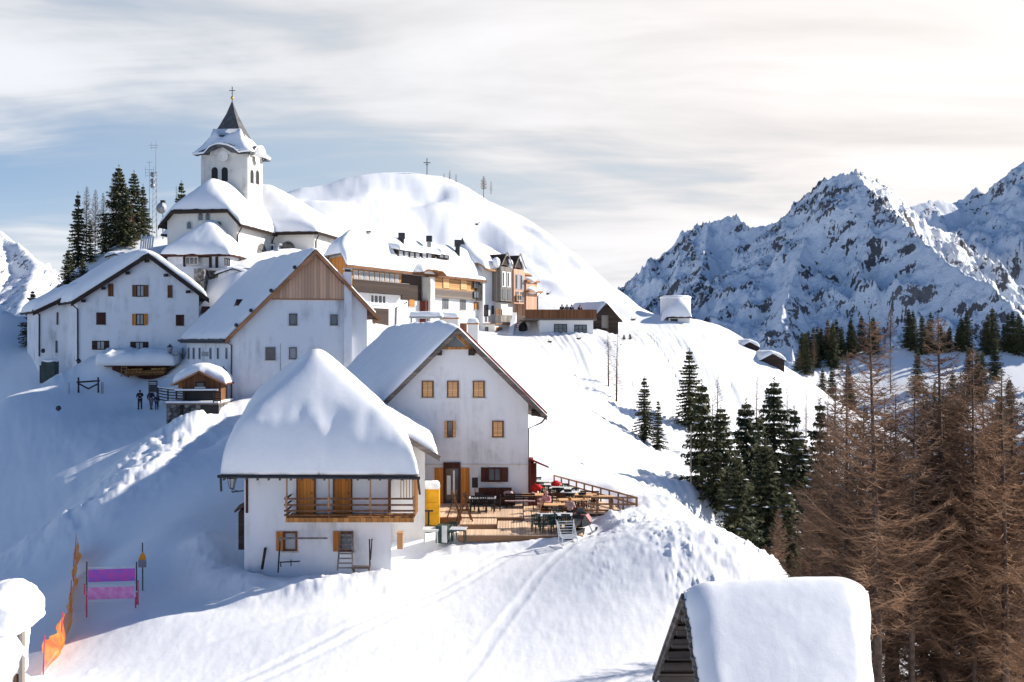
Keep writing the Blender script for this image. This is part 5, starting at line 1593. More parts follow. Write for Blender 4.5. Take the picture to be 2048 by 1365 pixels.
def hotel_tower():
    t = thing('bay_fronted_guesthouse', 'narrow timber fronted guesthouse with two sharp dormers at the right end of the hotel', 'guesthouse')
    F = Fr(PX(966, 0, 121).x, 121.0, 58, 148)
    W = F.wall(0, 0, 'front')
    S = lambda px: W.hit(px, 600)[0]
    L = S(1048)
    zt = 9.6
    spec = [('f', 8.6, .75), ('b', 8.6, .75), ('l', 9.4, 1.5), ('r', 8.4, .9)]
    pl = planes_of(-.5, L + .6, -.9, 9, spec)
    roof_deck(F, -.5, L + .6, -.9, 9, pl, .2, 'wood_plain', t)
    snow_on(F, -.5, L + .6, -.7, 9, pl, .6, t, res=.25, r=.7, k=2, noise=.15, over=0, seed=12, edge=.1)
    walls(F, 0, L, 0, 8, -4, pl, 'plaster_hotel', t, drop=.2)
    zz = lambda py: PX(0, py, 124).z
    # timber bays
    for (xa, xb, nb, mat, za, zb, wnd, apex) in ((984, 1006, 1.3, 'wood_grey_v', 603, 536, 'window_white', 508), (1009, 1031, 1.4, 'wood_panel', 608, 541, 'glass_curtain', 511)):
        a, b = S(xa), S(xb)
        q0 = W.pt(a, nb, 0); Wb = Wall(q0, W.d, W.n)
        d = q0.y
        zA = (682.5 - za) / 2000 * (d + 1); zB = (682.5 - zb) / 2000 * (d + 1); zC = (682.5 - apex) / 2000 * (d + 1)
        m = MB(); W.box(m, a, b, 0.02, nb, zA, zB + .1); bay = m.build('bay', M[mat], t)
        w = b - a
        for i in range(2):
            m = MB(); Wb.box(m, w * (.10 + .45 * i), w * (.42 + .45 * i), 0.0, .05, zA + (zB - zA) * .42, zA + (zB - zA) * .88); wi = m.build('window', M[wnd], bay)
            m = MB(); Wb.box(m, w * (.14 + .45 * i), w * (.26 + .45 * i), .05, .06, zA + (zB - zA) * .45, zA + (zB - zA) * .85); m.build('pane', M['glass'], wi)
            m = MB(); Wb.box(m, w * (.12 + .45 * i), w * (.42 + .45 * i), 0.0, .04, zA + (zB - zA) * .05, zA + (zB - zA) * .36); m.build('lower_window', M['glass_grey'], bay)
        # steep dormer above
        m = MB(); m.prism([W.pt(a + w * .12, nb - .1, zB + .3), W.pt(b - w * .12, nb - .1, zB + .3), W.pt((a + b) / 2, nb - .1, zC)], Vector((W.n.x, W.n.y, 0)) * -4); m.build('dormer', M['wood_dark'], t)
        m = MB()
        for s in (a - .05, b + .05): m.bar(W.pt(s, nb + .15, zB + .25), W.pt((a + b) / 2, nb + .15, zC + .2), .08, .14)
        m.build('dormer_verge', M['wood_grey_v'], t)
        # drooping snow skirts on both sides
        for s, e in ((a - .25, 0), (b + .25, 1)):
            m = MB(); m.ball(W.pt(s, nb * .6, zB + .55), .62, 10, 8, (.8, 1.2, 1.1)); m.build('snow_patch', M['roof_snow'], t, smooth=True)
    # lower right bay with hipped snow tiers
    a, b = S(1031), S(1050)
    m = MB(); W.box(m, a, b + .4, .02, 1.6, zz(648), zz(562)); m.build('corner_bay', M['wood_panel'], t)
    W3 = Wall(W.pt(0, 1.6, 0), W.d, W.n)
    window(W3, (1033, 590, 1043, 602), t, 'glass', 'wood_shutter', None, sill=False)
    for z, r_ in ((zz(578), 1.35), (zz(557), 1.1)):
        m = MB(); m.ball(W.pt((a + b) / 2 + .2, 1.0, z), r_, 16, 8, (1, 1, .42)); m.build('snow_tier', M['roof_snow'], t, smooth=True)
    m = MB(); W.box(m, a - .2, b + .9, .3, 2.2, zz(581) - .1, zz(579)); W.box(m, a - .2, b + .6, .3, 1.9, zz(560) - .1, zz(558)); m.build('tier_eave', M['wood_barge'], t)
    gutter_pipe([W.pt(b + .9, 1.9, zz(582)), W.pt(b + .45, 1.65, zz(590)), W.pt(b + .45, 1.65, zz(632))], t, .07)
    # lower storeys
    Wb = W
    for r_ in ((968, 610, 976, 633), (983, 612, 987, 629)): window(W, r_, t, 'glass', 'wood_darkred', None, bars=0, sill=False)
    m = MB(); s0, s1 = S(990), S(1013); W.box(m, s0, s1, .02, .9, zz(664), zz(606)); m.build('stair_bay', M['plaster_warm'], t)
    Wc = Wall(W.pt(0, .9, 0), W.d, W.n)
    for r_ in ((992, 618, 996.5, 631), (999, 619, 1003.5, 632)): window(Wc, r_, t, 'glass_grey', 'wood_honey', None, bars=0, sill=False)
    # long balcony
    m = MB(); s0, s1 = S(966), S(1026); W.box(m, s0, s1, .0, 1.9, zz(648) - .15, zz(648)); bl = m.build('balcony', M['wood_plain'], t)
    m = MB()
    k = int((s1 - s0) / .28)
    for i in range(k + 1): W.box(m, s0 + (s1 - s0) * i / k - .05, s0 + (s1 - s0) * i / k + .05, 1.84, 1.9, zz(648), zz(633))
    W.box(m, s0, s1, 1.8, 1.94, zz(633), zz(632)); m.build('railing', M['wood_grey_v'], bl)
    m = MB(); W.box(m, S(966), S(1024), .0, 1.7, -4, zz(650)); m.build('ground_floor', M['plaster_warm'], t)
    Wd = Wall(W.pt(0, 1.7, 0), W.d, W.n)
    window(Wd, (970, 654, 976, 663), t, 'glass', 'wood_dark', None, bars=0, sill=False); window(Wd, (992, 655, 1004, 667), t, 'glass_grey', 'wood_honey', None, bars=1, sill=False)
    m = MB(); q0, q1, _, _ = Wd.rect(1012, 660, 1018, 669); Wd.box(m, q0, q1, .0, .05, -2, zz(659)); m.build('door', M['plastic_black'], t)
    # stair rail at the right
    t2 = thing('outdoor_stair', 'white walled stair with red and dark rails right of the bay fronted guesthouse', 'stair')
    a = PX(1022, 672, 118); b = PX(1030, 640, 123)
    m = MB(); m.hexa([a + Vector((-.3, 0, -2)), a + Vector((.2, 0, -2)), b + Vector((.2, 0, -3)), b + Vector((-.3, 0, -3)), a + Vector((-.3, 0, .3)), a + Vector((.2, 0, .3)), b + Vector((.2, 0, .9)), b + Vector((-.3, 0, .9))]); m.build('side_wall', M['plaster_hotel'], t2)
    for z in (0, .35, .7):
        m = MB(); m.bar(PX(1033, 655, 120) + Vector((0, 0, z * .6)), PX(1048, 655, 122) + Vector((0, 0, z * .6)), .08); m.build('rail', M['red_paint'], t2)
    m = MB(); m.ball(PX(1046, 657, 121), .7, 10, 8, (.8, .8, 1.1)); tag(m.build('bin', M['plastic_black']), 'dark bin beside the red stair rails', 'bin')
hotel_tower()

def ridge_buildings():
    # snow loaded tables / roofs peeping over house C
    t = thing('canopy', 'snow laden grey canopy on posts behind the ridge of the tall gabled house', 'canopy')
    d = 88
    a = PX(818, 630, d); b = PX(884, 634, d)
    m = MB(); m.box(a.x, b.x, d, d + 2.5, a.z - .28, a.z - .15); m.build('roof', M['metal_grey'], t)
    for x in (a.x + .1, (a.x + b.x) / 2, b.x - .2):
        m = MB(); m.box(x, x + .15, d + .1, d + .25, -3, a.z - .28); m.build('post', M['metal_grey'], t)
    G = Fr(a.x, d, 0); snow_on(G, 0, b.x - a.x, 0, 2.5, lambda U, V: [a.z - .14 + 0 * U], .45, t, res=.15, r=.4, noise=.05, over=.05, seed=1, edge=.1)
    for i, (x0, x1, yt, lab) in enumerate(((880, 916, 626, 'snow capped wooden shelter just left of the brown chimney'), (935, 956, 637, 'snow capped low wall at the foot of the hotel'))):
        t = thing('shelter', lab, 'shelter')
        dd = 90; a = PX(x0, yt, dd); b = PX(x1, yt, dd)
        m = MB(); m.box(a.x, b.x, dd, dd + 2, -3, a.z - .55); m.build('wall', M['plaster_warm'], t)
        m = MB(); m.box(a.x - .05, b.x + .05, dd - .1, dd + 2, a.z - .545, a.z - .45); m.build('roof', M['wood_honey'], t)
        G = Fr(a.x, dd, 0); snow_on(G, 0, b.x - a.x, -.05, 2, lambda U, V: [a.z - .44 + 0 * U], .5, t, res=.12, r=.4, noise=.04, over=.08, seed=i, edge=.2)
    # restaurant with roof terrace
    t = thing('terrace_restaurant', 'low white restaurant with a railed roof terrace on the plateau', 'restaurant')
    F = Fr(PX(1079, 0, 119).x, 119.0, 3)
    m = MB(); w = PX(1187, 0, 119).x - PX(1079, 0, 119).x
    z1 = PX(0, 641, 119).z
    m.hexa([F.pt(0, 0, -2), F.pt(w, 0, -2), F.pt(w, 9, -2), F.pt(0, 9, -2), F.pt(0, 0, z1), F.pt(w, 0, z1), F.pt(w, 9, z1), F.pt(0, 9, z1)]); m.build('wall', M['plaster_hotel'], t)
    m = MB(); m.hexa([F.pt(-1.8, -.5, z1 + .002), F.pt(w + .4, -.5, z1 + .002), F.pt(w + .4, 9, z1 + .002), F.pt(-1.8, 9, z1 + .002), F.pt(-1.8, -.5, z1 + .22), F.pt(w + .4, -.5, z1 + .22), F.pt(w + .4, 9, z1 + .22), F.pt(-1.8, 9, z1 + .22)]); m.build('terrace_slab', M['wood_grey'], t)
    W = F.wall(0, 0, 'front')
    for r_ in ((1108, 648.5, 1134, 667), (1148.5, 650, 1173.5, 669)): window(W, r_, t, 'glass_grey', 'metal_dark', None, bars=2, hbars=1, sill=True)
    m = MB(); W4 = F.wall(0, -.45, 'front')
    n = 110
    for i in range(n):
        s = -1.75 + (w + 2.1) * i / n; W4.box(m, s, s + .09, 0, .04, z1 + .22, z1 + 1.2)
    W4.box(m, -1.75, w + .35, -.03, .07, z1 + 1.2, z1 + 1.27); W4.box(m, -1.75, w + .35, -.02, .045, z1 + .5, z1 + .58)
    m.build('railing', M['wood_brown'], t)
    # hut beside it
    t = thing('alpine_hut', 'dark gabled hut with a smooth snow roof beside the terrace restaurant', 'hut')
    F = Fr(PX(1181, 0, 124).x, 124.0, 12, 122)
    pl = lambda U, V: [PX(0, 607, 124).z - 1.05 * np.abs(U - 1.9)]
    pl = lambda U, V: [4.7 + 1.1 * (U - 1.9), 4.7 - 1.1 * (U - 1.9)]
    roof_deck(F, -.1, 3.9, -.4, 6.5, pl, .15, 'wood_dark', t, ubr=(1.9,))
    snow_on(F, -.1, 3.9, -.3, 6.5, pl, .5, t, res=.2, r=.5, k=3, noise=.08, over=0, seed=4, edge=.1)
    walls(F, .2, 3.6, 0, 6, -1, pl, 'wood_dark', t, drop=.1, ubr=(1.9,))
    m = MB(); F2 = F.wall(0, 0, 'front'); F2.box(m, 1.4, 2.3, .01, .06, 1.6, 3.2); m.build('door', M['wood_grey_v'], t)
    # white round tank with drifted snow and small hut
    t = thing('round_reservoir', 'tall round white reservoir rimmed with snow at the edge of the plateau', 'reservoir')
    c = PX(1351, 640, 149); r = 30 / 2000 * 149
    m = MB(); m.tube([(c.x, c.y, -4), (c.x, c.y, PX(0, 598, 149).z)], r, r, 40); m.build('drum', M['plaster_hotel'], t, smooth=False)
    m = MB(); zt = PX(0, 598, 149).z; m.tube([(c.x, c.y, zt + .01), (c.x, c.y, zt + .25), (c.x, c.y, zt + .45)], [r + .06, r + .1, r - .3], None, 40); m.build('snow_cover', M['roof_snow'], t, smooth=True)
    t = thing('snow_hut', 'little hut almost swallowed by a snow dome in front of the reservoir', 'hut')
    F = Fr(PX(1337, 0, 143).x, 143.0, -8)
    pl = planes_of(-.3, 3.3, -.4, 4, [('l', 3.4, .9), ('r', 3.4, 1.3), ('f', 3.4, 1.0)])
    roof_deck(F, -.3, 3.3, -.4, 4, pl, .15, 'wood_dark', t)
    snow_on(F, -1.2, 3.3, -.4, 4, pl, 1.3, t, res=.2, r=1.2, k=2, noise=.12, over=0, seed=4, edge=.05)
    walls(F, 0, 3, 0, 3.8, -1, pl, 'plaster_hotel', t, drop=.15)
    m = MB(); Wf = F.wall(0, 0, 'front'); Wf.box(m, .3, 1.3, .01, .05, 2.3, 3.15); m.build('door', M['plastic_black'], t)
    # two buried cabins on the falling ridge
    for (px, py, d, w, lab) in ((1492, 693, 139, 2.9, 'upper of two cabins buried in snow on the falling ridge'), (1537, 718, 134, 3.4, 'lower of two cabins buried in snow on the falling ridge')):
        p = PX(px, py, d); F = Fr(p.x - w / 2, p.y - 2, -8, 95)
        t = thing('buried_cabin', lab, 'cabin')
        pl = planes_of(0, w, 0, 5, [('l', p.z - .2, .55), ('r', p.z - .2, .55)])
        roof_deck(F, 0, w, 0, 5, pl, .12, 'wood_dark', t)
        snow_on(F, 0, w, 0, 5, pl, .7, t, res=.15, r=.8, k=2.5, noise=.06, over=.05, seed=px, edge=.1)
        walls(F, .15, w - .15, .15, 4.8, p.z - 5, pl, 'wood_dark', t, drop=.1)
ridge_buildings()

# ================================================================ foreground hut bottom right
def near_hut():
    t = thing('timber_hut', 'timber hut in the right foreground buried under a thick smooth snow roof', 'hut')
    F = Fr(3.72, 22.0, 0, 90)
    # u = along ridge (x), v = depth; ridge at v=0
    zr = -5.55; s = .74
    pl = lambda U, V: [zr - s * V, zr + s * V]
    roof_deck(F, 0, 2.9, -4.6, 4.55, pl, .10, 'wood_grey', t, vbr=(0,))
    warp = lambda U, V: (U * (1 - .10 * np.clip(-V / 2.3, 0, 1.6)) if True else U, V)
    snow_on(F, .06, 4.12, -4.5, 4.5, pl, .52, t, res=.055, r=.62, k=3.2, noise=.025, over=.05, seed=7.7, edge=.10, warp=lambda U, V: (U - .30 * np.clip(U / 4.1, 0, 1) ** 2 * np.clip(-V, 0, 3), V), ns=.9,
            tf=lambda U, V: .85 + .25 * sstep(0, 3, U))
    # purlins under the far slope and near slope, ends showing in the gable
    for i in range(6):
        v = .55 + i * .68
        m = MB(); z = zr - s * v - .20; m.box(F.pt(.10, 0, 0).x, F.pt(2, 0, 0).x, 22 + v - .08, 22 + v + .08, z - .16, z + .06); m.build('purlin', M['wood_grey'], t)
    m = MB(); m.bar((3.78, 22, zr - .16), (3.78, 26.5, zr - .16 - s * 4.5), .06, .16); m.bar((3.78, 22, zr - .16), (3.78, 17.6, zr - .16 - s * 4.4), .06, .16); m.build('bargeboard', M['wood_grey'], t)
    # planked gable wall set back under the roof
    m = MB(); x = 4.42
    pts = [(x, 22.0 - 3.4, -11), (x, 22.0 + 2.3, -11), (x, 22 + 2.3, zr - s * 2.3 - .1), (x, 22, zr - .12), (x, 22 - 3.4, zr - s * 3.4 - .12)]
    m.prism(pts, (.1, 0, 0)); m.build('gable_wall', M['wood_grey_v'], t)
    m = MB(); m.box(4.52, 6.3, 19.2, 24.3, -11, -7.7); m.build('wall', M['wood_grey_v'], t)
    # tile battens on the edge
    m = MB()
    for i in range(22):
        v = -4.4 + i * .2; z = zr + s * v
        m.box(3.70, 3.80, 22 + v, 22 + v + .16, z - .0, z + .06)
    m.build('tile_edge', M['slate'], t)
near_hut()

def snow_post():
    t = thing('snow_capped_trough', 'weathered wooden fountain post under a huge mushroom of snow at the lower left edge', 'post')
    d = 20.0
    rng = random.Random(4)
    # lumpy snow from layered noise on a sphere
    def lump(c, r, sq, seed, name, amp=.16):
        n1, n2 = 64, 40
        th = np.linspace(0, np.pi, n2); ph = np.linspace(0, 2 * np.pi, n1, endpoint=False)
        TH, PH = np.meshgrid(th, ph, indexing='ij')
        x = np.sin(TH) * np.cos(PH); y = np.sin(TH) * np.sin(PH); z = np.cos(TH)
        n = fbm(x * 1.6 + seed, y * 1.6 + z * 1.9, 4) + .5 * fbm(z * 3 + seed, x * 3 - y * 2, 3)
        k = r * (1 + amp * n)
        V = np.stack([c.x + x * k * sq[0], c.y + y * k * sq[1], c.z + z * k * sq[2]], -1).reshape(-1, 3)
        i, j = np.meshgrid(np.arange(n2 - 1), np.arange(n1), indexing='ij')
        a = (i * n1 + j).ravel(); b = (i * n1 + (j + 1) % n1).ravel()
        F = np.stack([a, a + n1, b + n1, b], 1)
        return np_mesh(name, V, F, M['snow'], t, True)
    lump(PX(15, 1215, d), .68, (1.0, 1.0, .80), 3.1, 'snow_cap', .12)
    lump(PX(-25, 1300, d), .75, (1.0, 1.0, 1.35), 9.1, 'snow_cap', .12)
    lump(PX(8, 1400, d + .3), .75, (.9, 1.0, .7), 5.1, 'snow_pile', .16)
    a = PX(49, 1245, d); b = PX(49, 1350, d)
    m = MB(); m.bar((a.x, a.y - .1, a.z + .2), (b.x, b.y - .1, b.z - .6), .075, .12); m.build('board', M['wood_grey_v'], t)
    m = MB(); m.bar((a.x - .11, a.y - .05, a.z + .1), (b.x - .11, b.y - .05, b.z - .5), .05, .2); m.build('board', M['bark_warm'], t)
snow_post()
# ================================================================ TREES
def _tris(P):
    return np.arange(len(P) * 3).reshape(-1, 3)
def spruce_proto(seed, Hh=10.0, wid=1.55, whorls=30, dense=1.0, snow=0.0):
    """unit tree of height Hh: trunk mesh, needle mesh, snow mesh (numpy)"""
    r = np.random.RandomState(seed)
    tri = []; sn = []
    for w in range(whorls):
        f = (w + r.uniform(-.2, .2)) / whorls
        z0 = Hh * (.06 + .93 * f)
        L0 = wid * (1 - f) ** .82 * (.62 + .50 * r.rand()) + .10
        nb = int(r.randint(6, 10))
        ph0 = r.uniform(0, 6.28)
        for b in range(nb):
            if r.rand() < .07: continue
            ph = ph0 + b * 6.283 / nb + r.uniform(-.3, .3)
            L = L0 * r.uniform(.6, 1.18)
            dx, dy = math.cos(ph), math.sin(ph)
            up = .20 * (f - .15); droop = .42 * (1 - f) + .10
            n = max(4, int(7 * dense * (L / wid) + 5))
            t = np.linspace(.12, 1, n)
            rad = L * t
            zz = z0 + up * rad - droop * L * t ** 1.5 + .16 * L * t ** 4
            cx, cy = dx * rad, dy * rad
            for i in range(n):
                ln = (.16 + .34 * math.sqrt(L)) * (1.05 - .55 * t[i]) * r.uniform(.75, 1.25)
                for sd in (-1, 1):
                    a = ph + sd * r.uniform(.5, 1.1)
                    ex, ey = math.cos(a), math.sin(a)
                    wv = .055 + .06 * r.rand()
                    p0 = np.array([cx[i], cy[i], zz[i] + r.uniform(-.04, .04)])
                    d = np.array([ex, ey, -.35 - .5 * r.rand()]) * ln
                    s = np.array([-ey, ex, r.uniform(-.8, .8)]) * wv
                    tri.append([p0 - s, p0 + s, p0 + d])
                    # hanging secondary spray
                    if r.rand() < .75:
                        q = p0 + d * .45; e = np.array([r.uniform(-.12, .12), r.uniform(-.12, .12), -.22 * r.uniform(.6, 1.4)])
                        tri.append([q - s * .8, q + s * .8, q + e])
            p0 = np.array([cx[-1] * .82, cy[-1] * .82, zz[-1]]); s = np.array([-dy, dx, 0]) * .07
            tri.append([p0 - s, p0 + s, p0 + np.array([dx * .3, dy * .3, -.02]) * (.5 + L)])
            if snow and r.rand() < snow:
                i = r.randint(n // 2, n); c = np.array([cx[i], cy[i], zz[i] + .05]); k = .08 + .14 * r.rand()
                for a in range(6):
                    a0, a1 = a * 1.047, (a + 1) * 1.047
                    sn.append([c + np.array([0, 0, k * .45]), c + k * np.array([math.cos(a0) * 1.3, math.sin(a0), -.1]), c + k * np.array([math.cos(a1) * 1.3, math.sin(a1), -.1])])
    # leader
    for a in range(7):
        z = Hh * (.95 + .05 * a / 6); an = a * 2.4
        tri.append([[0, 0, z], [.0, 0, z + .10], [math.cos(an) * .16, math.sin(an) * .16, z + .10]])
    m = MB(); m.tube([(0, 0, -3.0), (0, 0, 0), (0.03, .02, Hh * .5), (0, 0, Hh * 1.02)], [.17, .15, .09, .012], None, 6)
    return m, np.array(tri).reshape(-1, 3), (np.array(sn).reshape(-1, 3) if sn else None)

def larch_proto(seed, Hh=14.0, wid=2.5, nbr=150, tw=1.0, bare=.10, fine=.027):
    r = np.random.RandomState(seed)
    tri = []; tub = MB()
    lean = r.uniform(-.15, .15, 2)
    for b in range(nbr):
        f = bare + (1 - bare) * ((b + r.rand()) / nbr)
        z0 = Hh * f * .985
        x0, y0 = lean * f * f * 2
        L = wid * (1 - f) ** .75 * r.uniform(.40, 1.15) * (1 if f > bare + .12 else r.uniform(.4, 1.0)) + .12
        ph = b * 2.399 + r.uniform(-.5, .5)
        dx, dy = math.cos(ph), math.sin(ph)
        n = 6; t = np.linspace(0, 1, n)
        wob = r.uniform(-.12, .12, n) * L * t
        el = r.uniform(-.22, .10) + .35 * (f - .3)
        px = x0 + dx * L * t - dy * wob; py = y0 + dy * L * t + dx * wob
        pz = z0 + el * L * t - .12 * L * np.sin(t * 3.1) + (.16 + .22 * r.rand()) * L * t ** 2.4
        tub.tube([(px[i], py[i], pz[i]) for i in range(n)], .016 + .020 * L / 2.5 + .014 * (1 - f), .007, 3, False)
        K = int((9 + 19 * L) * tw)
        tt = r.uniform(.08, 1, K) ** .8
        bx = np.interp(tt, t, px); by = np.interp(tt, t, py); bz = np.interp(tt, t, pz)
        sd = np.where(r.rand(K) < .5, -1, 1)
        a = ph + sd * r.uniform(.35, 1.25, K)
        ln = (.20 + .24 * L * (1 - tt * .45)) * r.uniform(.5, 1.3, K)
        ez = r.uniform(-.45, .55, K) + .12
        D = np.stack([np.cos(a), np.sin(a), ez], 1) * ln[:, None]
        P0 = np.stack([bx, by, bz], 1)
        S = r.normal(size=(K, 3)); S /= np.linalg.norm(S, axis=1)[:, None]; S *= fine * r.uniform(.7, 1.3, K)[:, None] * .5
        Mid = P0 + D * .55 + np.stack([0 * ln, 0 * ln, -.06 * ln], 1)
        T1 = np.stack([P0 - S, P0 + S, P0 + D], 1); tri.append(T1.reshape(-1, 3))
        for q in range(2):
            a2 = a + r.choice([-1, 1], K) * r.uniform(.4, 1.1, K)
            D2 = np.stack([np.cos(a2), np.sin(a2), ez + r.uniform(-.3, .4, K)], 1) * (ln * r.uniform(.3, .6, K))[:, None]
            B = P0 + D * r.uniform(.25, .75, K)[:, None]
            T2 = np.stack([B - S * .8, B + S * .8, B + D2], 1); tri.append(T2.reshape(-1, 3))
    m = MB()
    m.tube([(0, 0, -3.0), (0, 0, 0), (lean[0] * .5, lean[1] * .5, Hh * .5), (lean[0] * 2, lean[1] * 2, Hh * 1.0)], [.19, .165, .10, .015], None, 8)
    bv = np.array(tub.v); bf = []
    for q in tub.f: bf.append((q[0], q[1], q[2])); bf.append((q[0], q[2], q[3]))
    tv = np.concatenate(tri)
    V = np.concatenate([bv, tv]); F = np.concatenate([np.array(bf), np.arange(len(tv)).reshape(-1, 3) + len(bv)])
    return m, V, F

HOLD = []
def make_tree(kind, proto, Hh):
    """prototype tree kept as the first placed instance"""
    t = bpy.data.objects.new(kind, None); COL.objects.link(t)
    if kind == 'spruce_tree':
        m, V, S = proto
        o = m.build('trunk', M['bark'], t, smooth=True)
        np_mesh('crown', V, np.arange(len(V)).reshape(-1, 3), M['needles'], t)
        if S is not None: np_mesh('snow_patches', S, np.arange(len(S)).reshape(-1, 3), M['snow'], t)['kind'] = 'stuff'
    else:
        m, V, F = proto
        o = m.build('trunk', M['bark'], t, smooth=True)
        np_mesh('crown', V, F, M['larch_twigs'], t)
    return t
SPR = [make_tree('spruce_tree', spruce_proto(s, 10, w, wh, dn, sn), 10) for s, w, wh, dn, sn in ((1, 1.75, 24, 1.0, .0), (2, 2.2, 27, 1.1, .14), (3, 1.5, 22, 1.0, .0), (4, 2.6, 28, 1.15, .20), (5, 2.0, 23, .9, .10))]
LAR = [make_tree('larch_tree', larch_proto(s, 14, w, nb, tw, br), 14) for s, w, nb, tw, br in ((11, 3.5, 160, 1.0, .30), (12, 3.0, 145, 1.0, .32), (13, 4.1, 190, 1.05, .12), (14, 1.9, 110, .8, .15), (15, 1.9, 95, .7, .1))]
USED = set()
trng = random.Random(99)
def tree(kind, var, px, py, d, label, group=None, wf=1.0, rz=None, base=None, sink=0.0):
    """tree whose tip stands at pixel (px,py) at distance d, rooted on the ground there"""
    tip = PX(px, py, d)
    g = ground(tip.x, tip.y) - sink if base is None else base
    hh = max(.6, tip.z - g)
    lst, H0_ = (SPR, 10.0) if kind == 's' else (LAR, 14.0)
    src = lst[var]
    s = hh / H0_
    sc = (s * wf, s * wf, s)
    rz = trng.uniform(0, 6.28) if rz is None else rz
    key = (kind, var)
    if key not in USED:
        USED.add(key); o = src; o.location = (tip.x, tip.y, g); o.rotation_euler = (0, 0, rz); o.scale = sc
    else:
        o = copy_tree(src, (tip.x, tip.y, g), rz, sc)
    o['label'] = label; o['category'] = 'tree'
    if group: o['group'] = group
    elif 'group' in o: del o['group']
    return o

# ---- single trees on the open slope
tree('s', 0, 1289, 752, 92, 'slim spruce with a bent foot on the open slope, taller of the close pair', wf=1.25)
tree('s', 2, 1316, 800, 91, 'shorter spruce standing right beside the taller one of the close pair', wf=1.25)
tree('s', 0, 1379, 698, 103, 'lone pointed spruce high on the open slope above the others', wf=1.45)
tree('s', 1, 1404, 762, 78, 'narrow dark spruce at the left end of the dense spruce group', wf=1.1)
tree('l', 4, 1217, 655, 104, 'left one of two thin bare larches on the open slope', wf=1.2)
tree('l', 4, 1233, 668, 102, 'right leaning one of two thin bare larches on the open slope', wf=1.3)
m_ = MB(); m_.tube([PX(1382, 970, 71), PX(1382, 850, 71)], .05, .035); tag(m_.build('pole', M['wood_grey_v']), 'thin upright pole in the snow left of the dense spruces', 'pole')
# ---- spruce group in the middle right
SG = [(1442, 812, 72, 1, 1.45, 'broad spruce nearest the open slope in the spruce group'), (1492, 800, 74, 3, 1.25, 'full spruce second from the left in the spruce group'),
      (1548, 757, 88, 3, 1.25, 'tallest dark spruce standing behind the spruce group'), (1598, 868, 64, 1, 1.5, 'dark spruce with snow flecks in the front of the spruce group'),
      (1532, 880, 66, 4, 1.5, 'ragged spruce with snow patches low in the spruce group'), (1474, 905, 60, 4, 1.5, 'low wide spruce at the edge above the snow bank'),
      (1640, 800, 80, 0, 1.1, 'spruce half hidden by larches right of the spruce group'), (1575, 980, 54, 1, 1.6, 'shorter spruce filling the foot of the spruce group'),
      (1588, 812, 84, 0, 1.3, 'slender spruce showing between the tallest spruce and the larches'), (1520, 830, 82, 0, 1.3, 'spruce top between the full spruce and the tallest one'), (1630, 940, 56, 3, 1.3, 'dark spruce behind the first larches with snow on low boughs')]
for px, py, d, v, wf, lab in SG: tree('s', v, px, py, d, lab, wf=wf)
# ---- big larches at the right
LG = [(1757, 632, 29, 0, 1.0, 'tallest bare larch with a thick dark trunk right of the foreground hut'), (1888, 628, 33, 1, 1.0, 'tall bare larch whose tip stands against the far mountain'),
      (1822, 742, 31, 1, .85, 'bare larch with a slim trunk second from the foreground hut'), (1692, 700, 31, 2, .8, 'bushy larch top left of the tallest larch'),
      (1948, 690, 32, 2, .8, 'wide bare larch reaching the picture right of the second tall one'), (2012, 742, 31, 0, .95, 'bare larch near the right edge with long low boughs'),
      (1668, 830, 33, 2, .75, 'spreading larch in front of the spruce group'), (1625, 970, 36, 2, .75, 'low larch at the foot of the spruce group beside the snow bank'),
      (1850, 800, 34, 2, .85, 'larch filling the gap behind the slim trunked larch')]
for px, py, d, v, wf, lab in LG: tree('l', v, px, py, d, lab, wf=wf)
frng = random.Random(21)
WL = 'bare brown larch among the crowded larches of the lower right wood'
WS = 'dark spruce among the crowded larches of the lower right wood'
LW = [(1560, 1010, 50), (1625, 1020, 47), (1668, 950, 52), (1790, 850, 52), (1870, 860, 50), (1905, 800, 46), (1965, 800, 42), (1985, 900, 36), (2060, 760, 46), (2085, 860, 34), (1690, 1040, 42), (2070, 1060, 28), (1650, 1085, 38), (1780, 780, 64), (1840, 760, 62), (1925, 740, 60), (2130, 720, 42), (1725, 800, 62), (1665, 770, 36), (1722, 790, 38), (1800, 800, 37), (1868, 770, 38), (1925, 780, 36), (1975, 760, 38), (2035, 770, 36), (1780, 870, 40), (1905, 850, 40), (1990, 860, 38)]
for i, (px, py, d) in enumerate(LW): tree('l', (0, 1, 2, 1, 2)[i % 5], px + frng.uniform(-8, 8), py + frng.uniform(-15, 15), (d if py > 900 else min(d, 34)) , WL, 'larches in the lower right wood', wf=frng.uniform(.75, 1.0))
for i, (px, py, d) in enumerate([(1850, 870, 72), (1905, 850, 75), (2000, 780, 80), (1960, 900, 60), (2030, 900, 55), (1760, 870, 78), (1815, 1000, 60), (1700, 930, 66), (1650, 1000, 60), (1880, 940, 62), (2070, 960, 50), (1935, 985, 54)]):
    tree('s', (1, 3, 0)[i % 3], px, py, d, WS, 'spruces in the lower right wood', wf=.85)
# thin young larches along the falling rim
for i, (px, py, d) in enumerate([(1512, 752, 108), (1612, 772, 116), (1640, 790, 112), (1670, 800, 112), (1700, 812, 108), (1575, 770, 112), (1420, 790, 80), (1433, 742, 95), (1655, 770, 118), (1720, 832, 110)]):
    tree('l', 4, px, py, d, 'thin bare young larch on the falling rim above the wood', 'young larches on the rim', wf=1.0)
